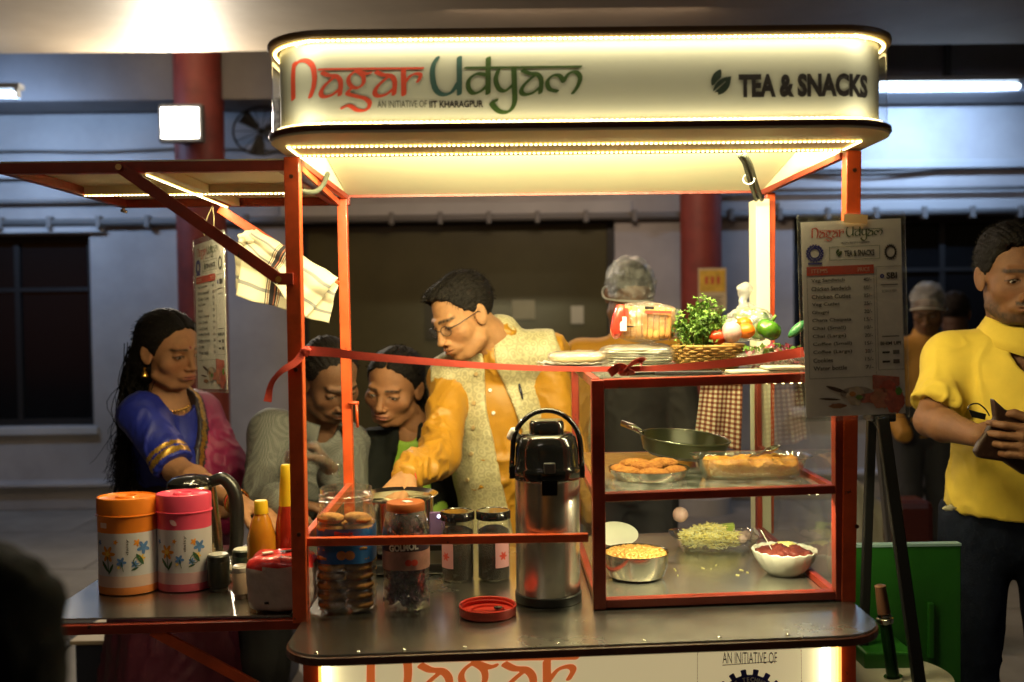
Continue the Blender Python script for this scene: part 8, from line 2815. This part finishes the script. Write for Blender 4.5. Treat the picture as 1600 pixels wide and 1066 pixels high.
c = V3(at(1450, 482, 3.3)); R = head_R(-30, 30)
simple_person('distant person in hair net and ochre shirt left of the yellow polo man', c, R, std_joints(c, 0, .16, .05), (0.14, .07, .035), mat('shirt_ochre', (.36, .17, .02), .7, var=.1), 'thin', h=.012, net=True, seed=13)
c = V3(at(1492, 490, 3.7)); R = head_R(150, 5)
simple_person('distant dark-haired person in black between hair net and yellow polo', c, R, std_joints(c, 0, .16, .0), (0.10, .05, .03), mat('shirt_black', (.012, .012, .013), .8), 'short', h=.012, seed=14)

# ------------------------------------------------------------------ the man in the yellow polo
c = V3(at(1584, 430, 0.50)); R = head_R(-6, 9, 2)
J = joints(nk=at(1590, 532, 0.55), sr=at(1487, 562, 0.58), sl=at(1706, 560, 0.46), er=at(1454, 658, 0.50), wr=at(1530, 682, 0.27), el=at(1736, 690, 0.36), wl=at(1650, 692, 0.22), hr=at(1524, 815, 0.62), hl=at(1640, 815, 0.56),
           kr=at(1515, 1090, .56), kl=at(1655, 1090, .60))
P5 = thing('person', 'man in bright yellow polo shirt and dark jeans at the right edge', 'person', (J['hr'][0], .6, 0))
SK5 = (0.20, 0.090, 0.042)
body_mesh(J, SK5, P5, (c, R), arms=[('r', (.86, -.25, -.10), (.1, .95, -.1), (0, -.3, 1), .8), ('l', (-.8, -.2, 0.05), (.1, .95, 0), (0, -.3, 1), .8)], tint_kw=dict(female=False, moustache=.8, beard=.75, brow=1.1), hk=dict(jaw=1.05))
hair_mesh(c, R, 'short', P5, strands=3200, slen=.010, seed=7)
es = J['sr'] * .22 + J['er'] * .78; es2 = J['sl'] * .22 + J['el'] * .78
m_polo = mat('polo_yellow', (0.66, 0.47, 0.05), 0.85, sheen=.05, var=.05, vscale=20, bump=.12, bscale=500)
n5 = J['nk'] + V3((.0, -.105, .020))
def bf(f):
    torso(f, J, infl=.015, fat=1.06)
    f.cone(J['sr'], es, .056, .062, k=.03); f.cone(J['sl'], es2, .056, .060, k=.03)
    f.cone(J['nk'] + V3((0, .012, .020)), J['nk'] + V3((0, 0, -.04)), .068, .088, k=.012)
ad = es - J['sr']; La5 = np.linalg.norm(ad); ad /= La5
def cut5(X, Y, Z):
    t_ = (X - J['sr'][0]) * ad[0] + (Y - J['sr'][1]) * ad[1] + (Z - J['sr'][2]) * ad[2]
    end = np.where((X - es[0]) ** 2 + (Y - es[1]) ** 2 + (Z - es[2]) ** 2 < .016, t_ - La5, -1)
    nk_ = (0.070 - np.sqrt((X - n5[0]) ** 2 + (Y - n5[1]) ** 2 + ((Z - n5[2]) * .6) ** 2))
    return np.maximum(np.maximum(np.minimum(end, .02), nk_), (J['hr'][2] + .035 + .008 * np.sin(X * 9) - Z)) * .9
lo, hi = box_of([J[k] for k in ('nk', 'sr', 'sl')] + [es, es2, J['hr']], .15)
o, b5 = garment('polo_shirt', bf, lo, hi, .0058, m_polo, P5, (0.010, 11, (1, 1, .5), 6), cut=cut5)
collar3(P5, J['nk'] + V3((0, -.01, .012)), 18, m_polo, .072, tilt=.28)
trousers(J, mat('jeans_navy', (0.006, 0.009, 0.020), .85, spec=.15, var=.25, vscale=30, bump=.2, bscale=300), P5, waist=J['hr'][2] + .055, infl=.002)
bj = None
q = at(1482, 792, .44)
P, F = blob(at(1484, 794, .47), (.014, .006, .007), .3, 3, seed=70); link_mesh('pocket_note', P, F, mat('note_cream', (.5, .46, .3), .7), P5, True)
# pouch and sunglasses held in the hands
pp = at(1585, 690, 0.235)
t = thing('leather_pouch', 'dark brown leather pouch held in the yellow polo man\'s hands', 'pouch', pp)
V = [at(*p, .235) for p in ((1524, 706), (1532, 690), (1556, 655), (1552, 622), (1572, 640), (1600, 652), (1680, 665), (1680, 740), (1600, 742), (1570, 722), (1530, 716))]
n_ = len(V); V2 = [v + Vector((0, .02, 0)) for v in V]
o = link_mesh('pouch_body', V + V2, [tuple(range(n_))[::-1], tuple(range(n_, 2 * n_))] + [(i, (i + 1) % n_, n_ + (i + 1) % n_, n_ + i) for i in range(n_)], mat('leather_brown', (0.035, 0.015, 0.010), .45, var=.3, vscale=20, bump=.3, bscale=60), t, bevel=.005)
t = thing('sunglasses', 'folded dark sunglasses between the yellow polo man\'s fingers', 'sunglasses', at(1526, 640, .23))
b = MB(); b.tube(crom([at(1512, 640, .225), at(1516, 633, .225), at(1528, 631, .225), at(1540, 640, .228), at(1546, 650, .23)], 5), .0016, 6); b.build('temple_arm', m_black, t, smooth=True)
b = MB(); b.add([at(*p, .228) for p in ((1513, 640), (1540, 647), (1538, 656), (1518, 652))], [(0, 1, 2, 3)]); o = b.build('lens', m_black, t); s = o.modifiers.new('t', 'SOLIDIFY'); s.thickness = .003

# ------------------------------------------------------------------ somebody in black close to the lens, lower left
Yn = -1.12
c = V3(at(-430, 480, Yn)); R = head_R(170, 10)
J = joints(nk=at(-420, 790, Yn), sr=at(-700, 960, Yn), sl=at(-60, 990, Yn), er=at(-760, 1500, Yn - .02), wr=at(-500, 1700, Yn + .12), el=at(0, 1330, Yn - .05), wl=at(-160, 1560, Yn + .1), hr=V3((-.86, Yn, .62)), hl=V3((-.62, Yn, .62)))
J['sr'], J['sl'] = J['sl'].copy(), J['sr'].copy(); J['er'], J['el'] = J['el'].copy(), J['er'].copy(); J['wr'], J['wl'] = J['wl'].copy(), J['wr'].copy(); J['hr'], J['hl'] = J['hl'].copy(), J['hr'].copy(); J['kr'], J['kl'] = J['kl'].copy(), J['kr'].copy(); J['ar'], J['al'] = J['al'].copy(), J['ar'].copy(); J['toe'] = V3((0, 1, 0))
simple_person('blurred person in black cut off at the lower left corner', c, R, J, (0.1, .05, .03), mat('coat_black', (.004, .004, .0045), .9, spec=.1), 'short', h=.009, seed=15)
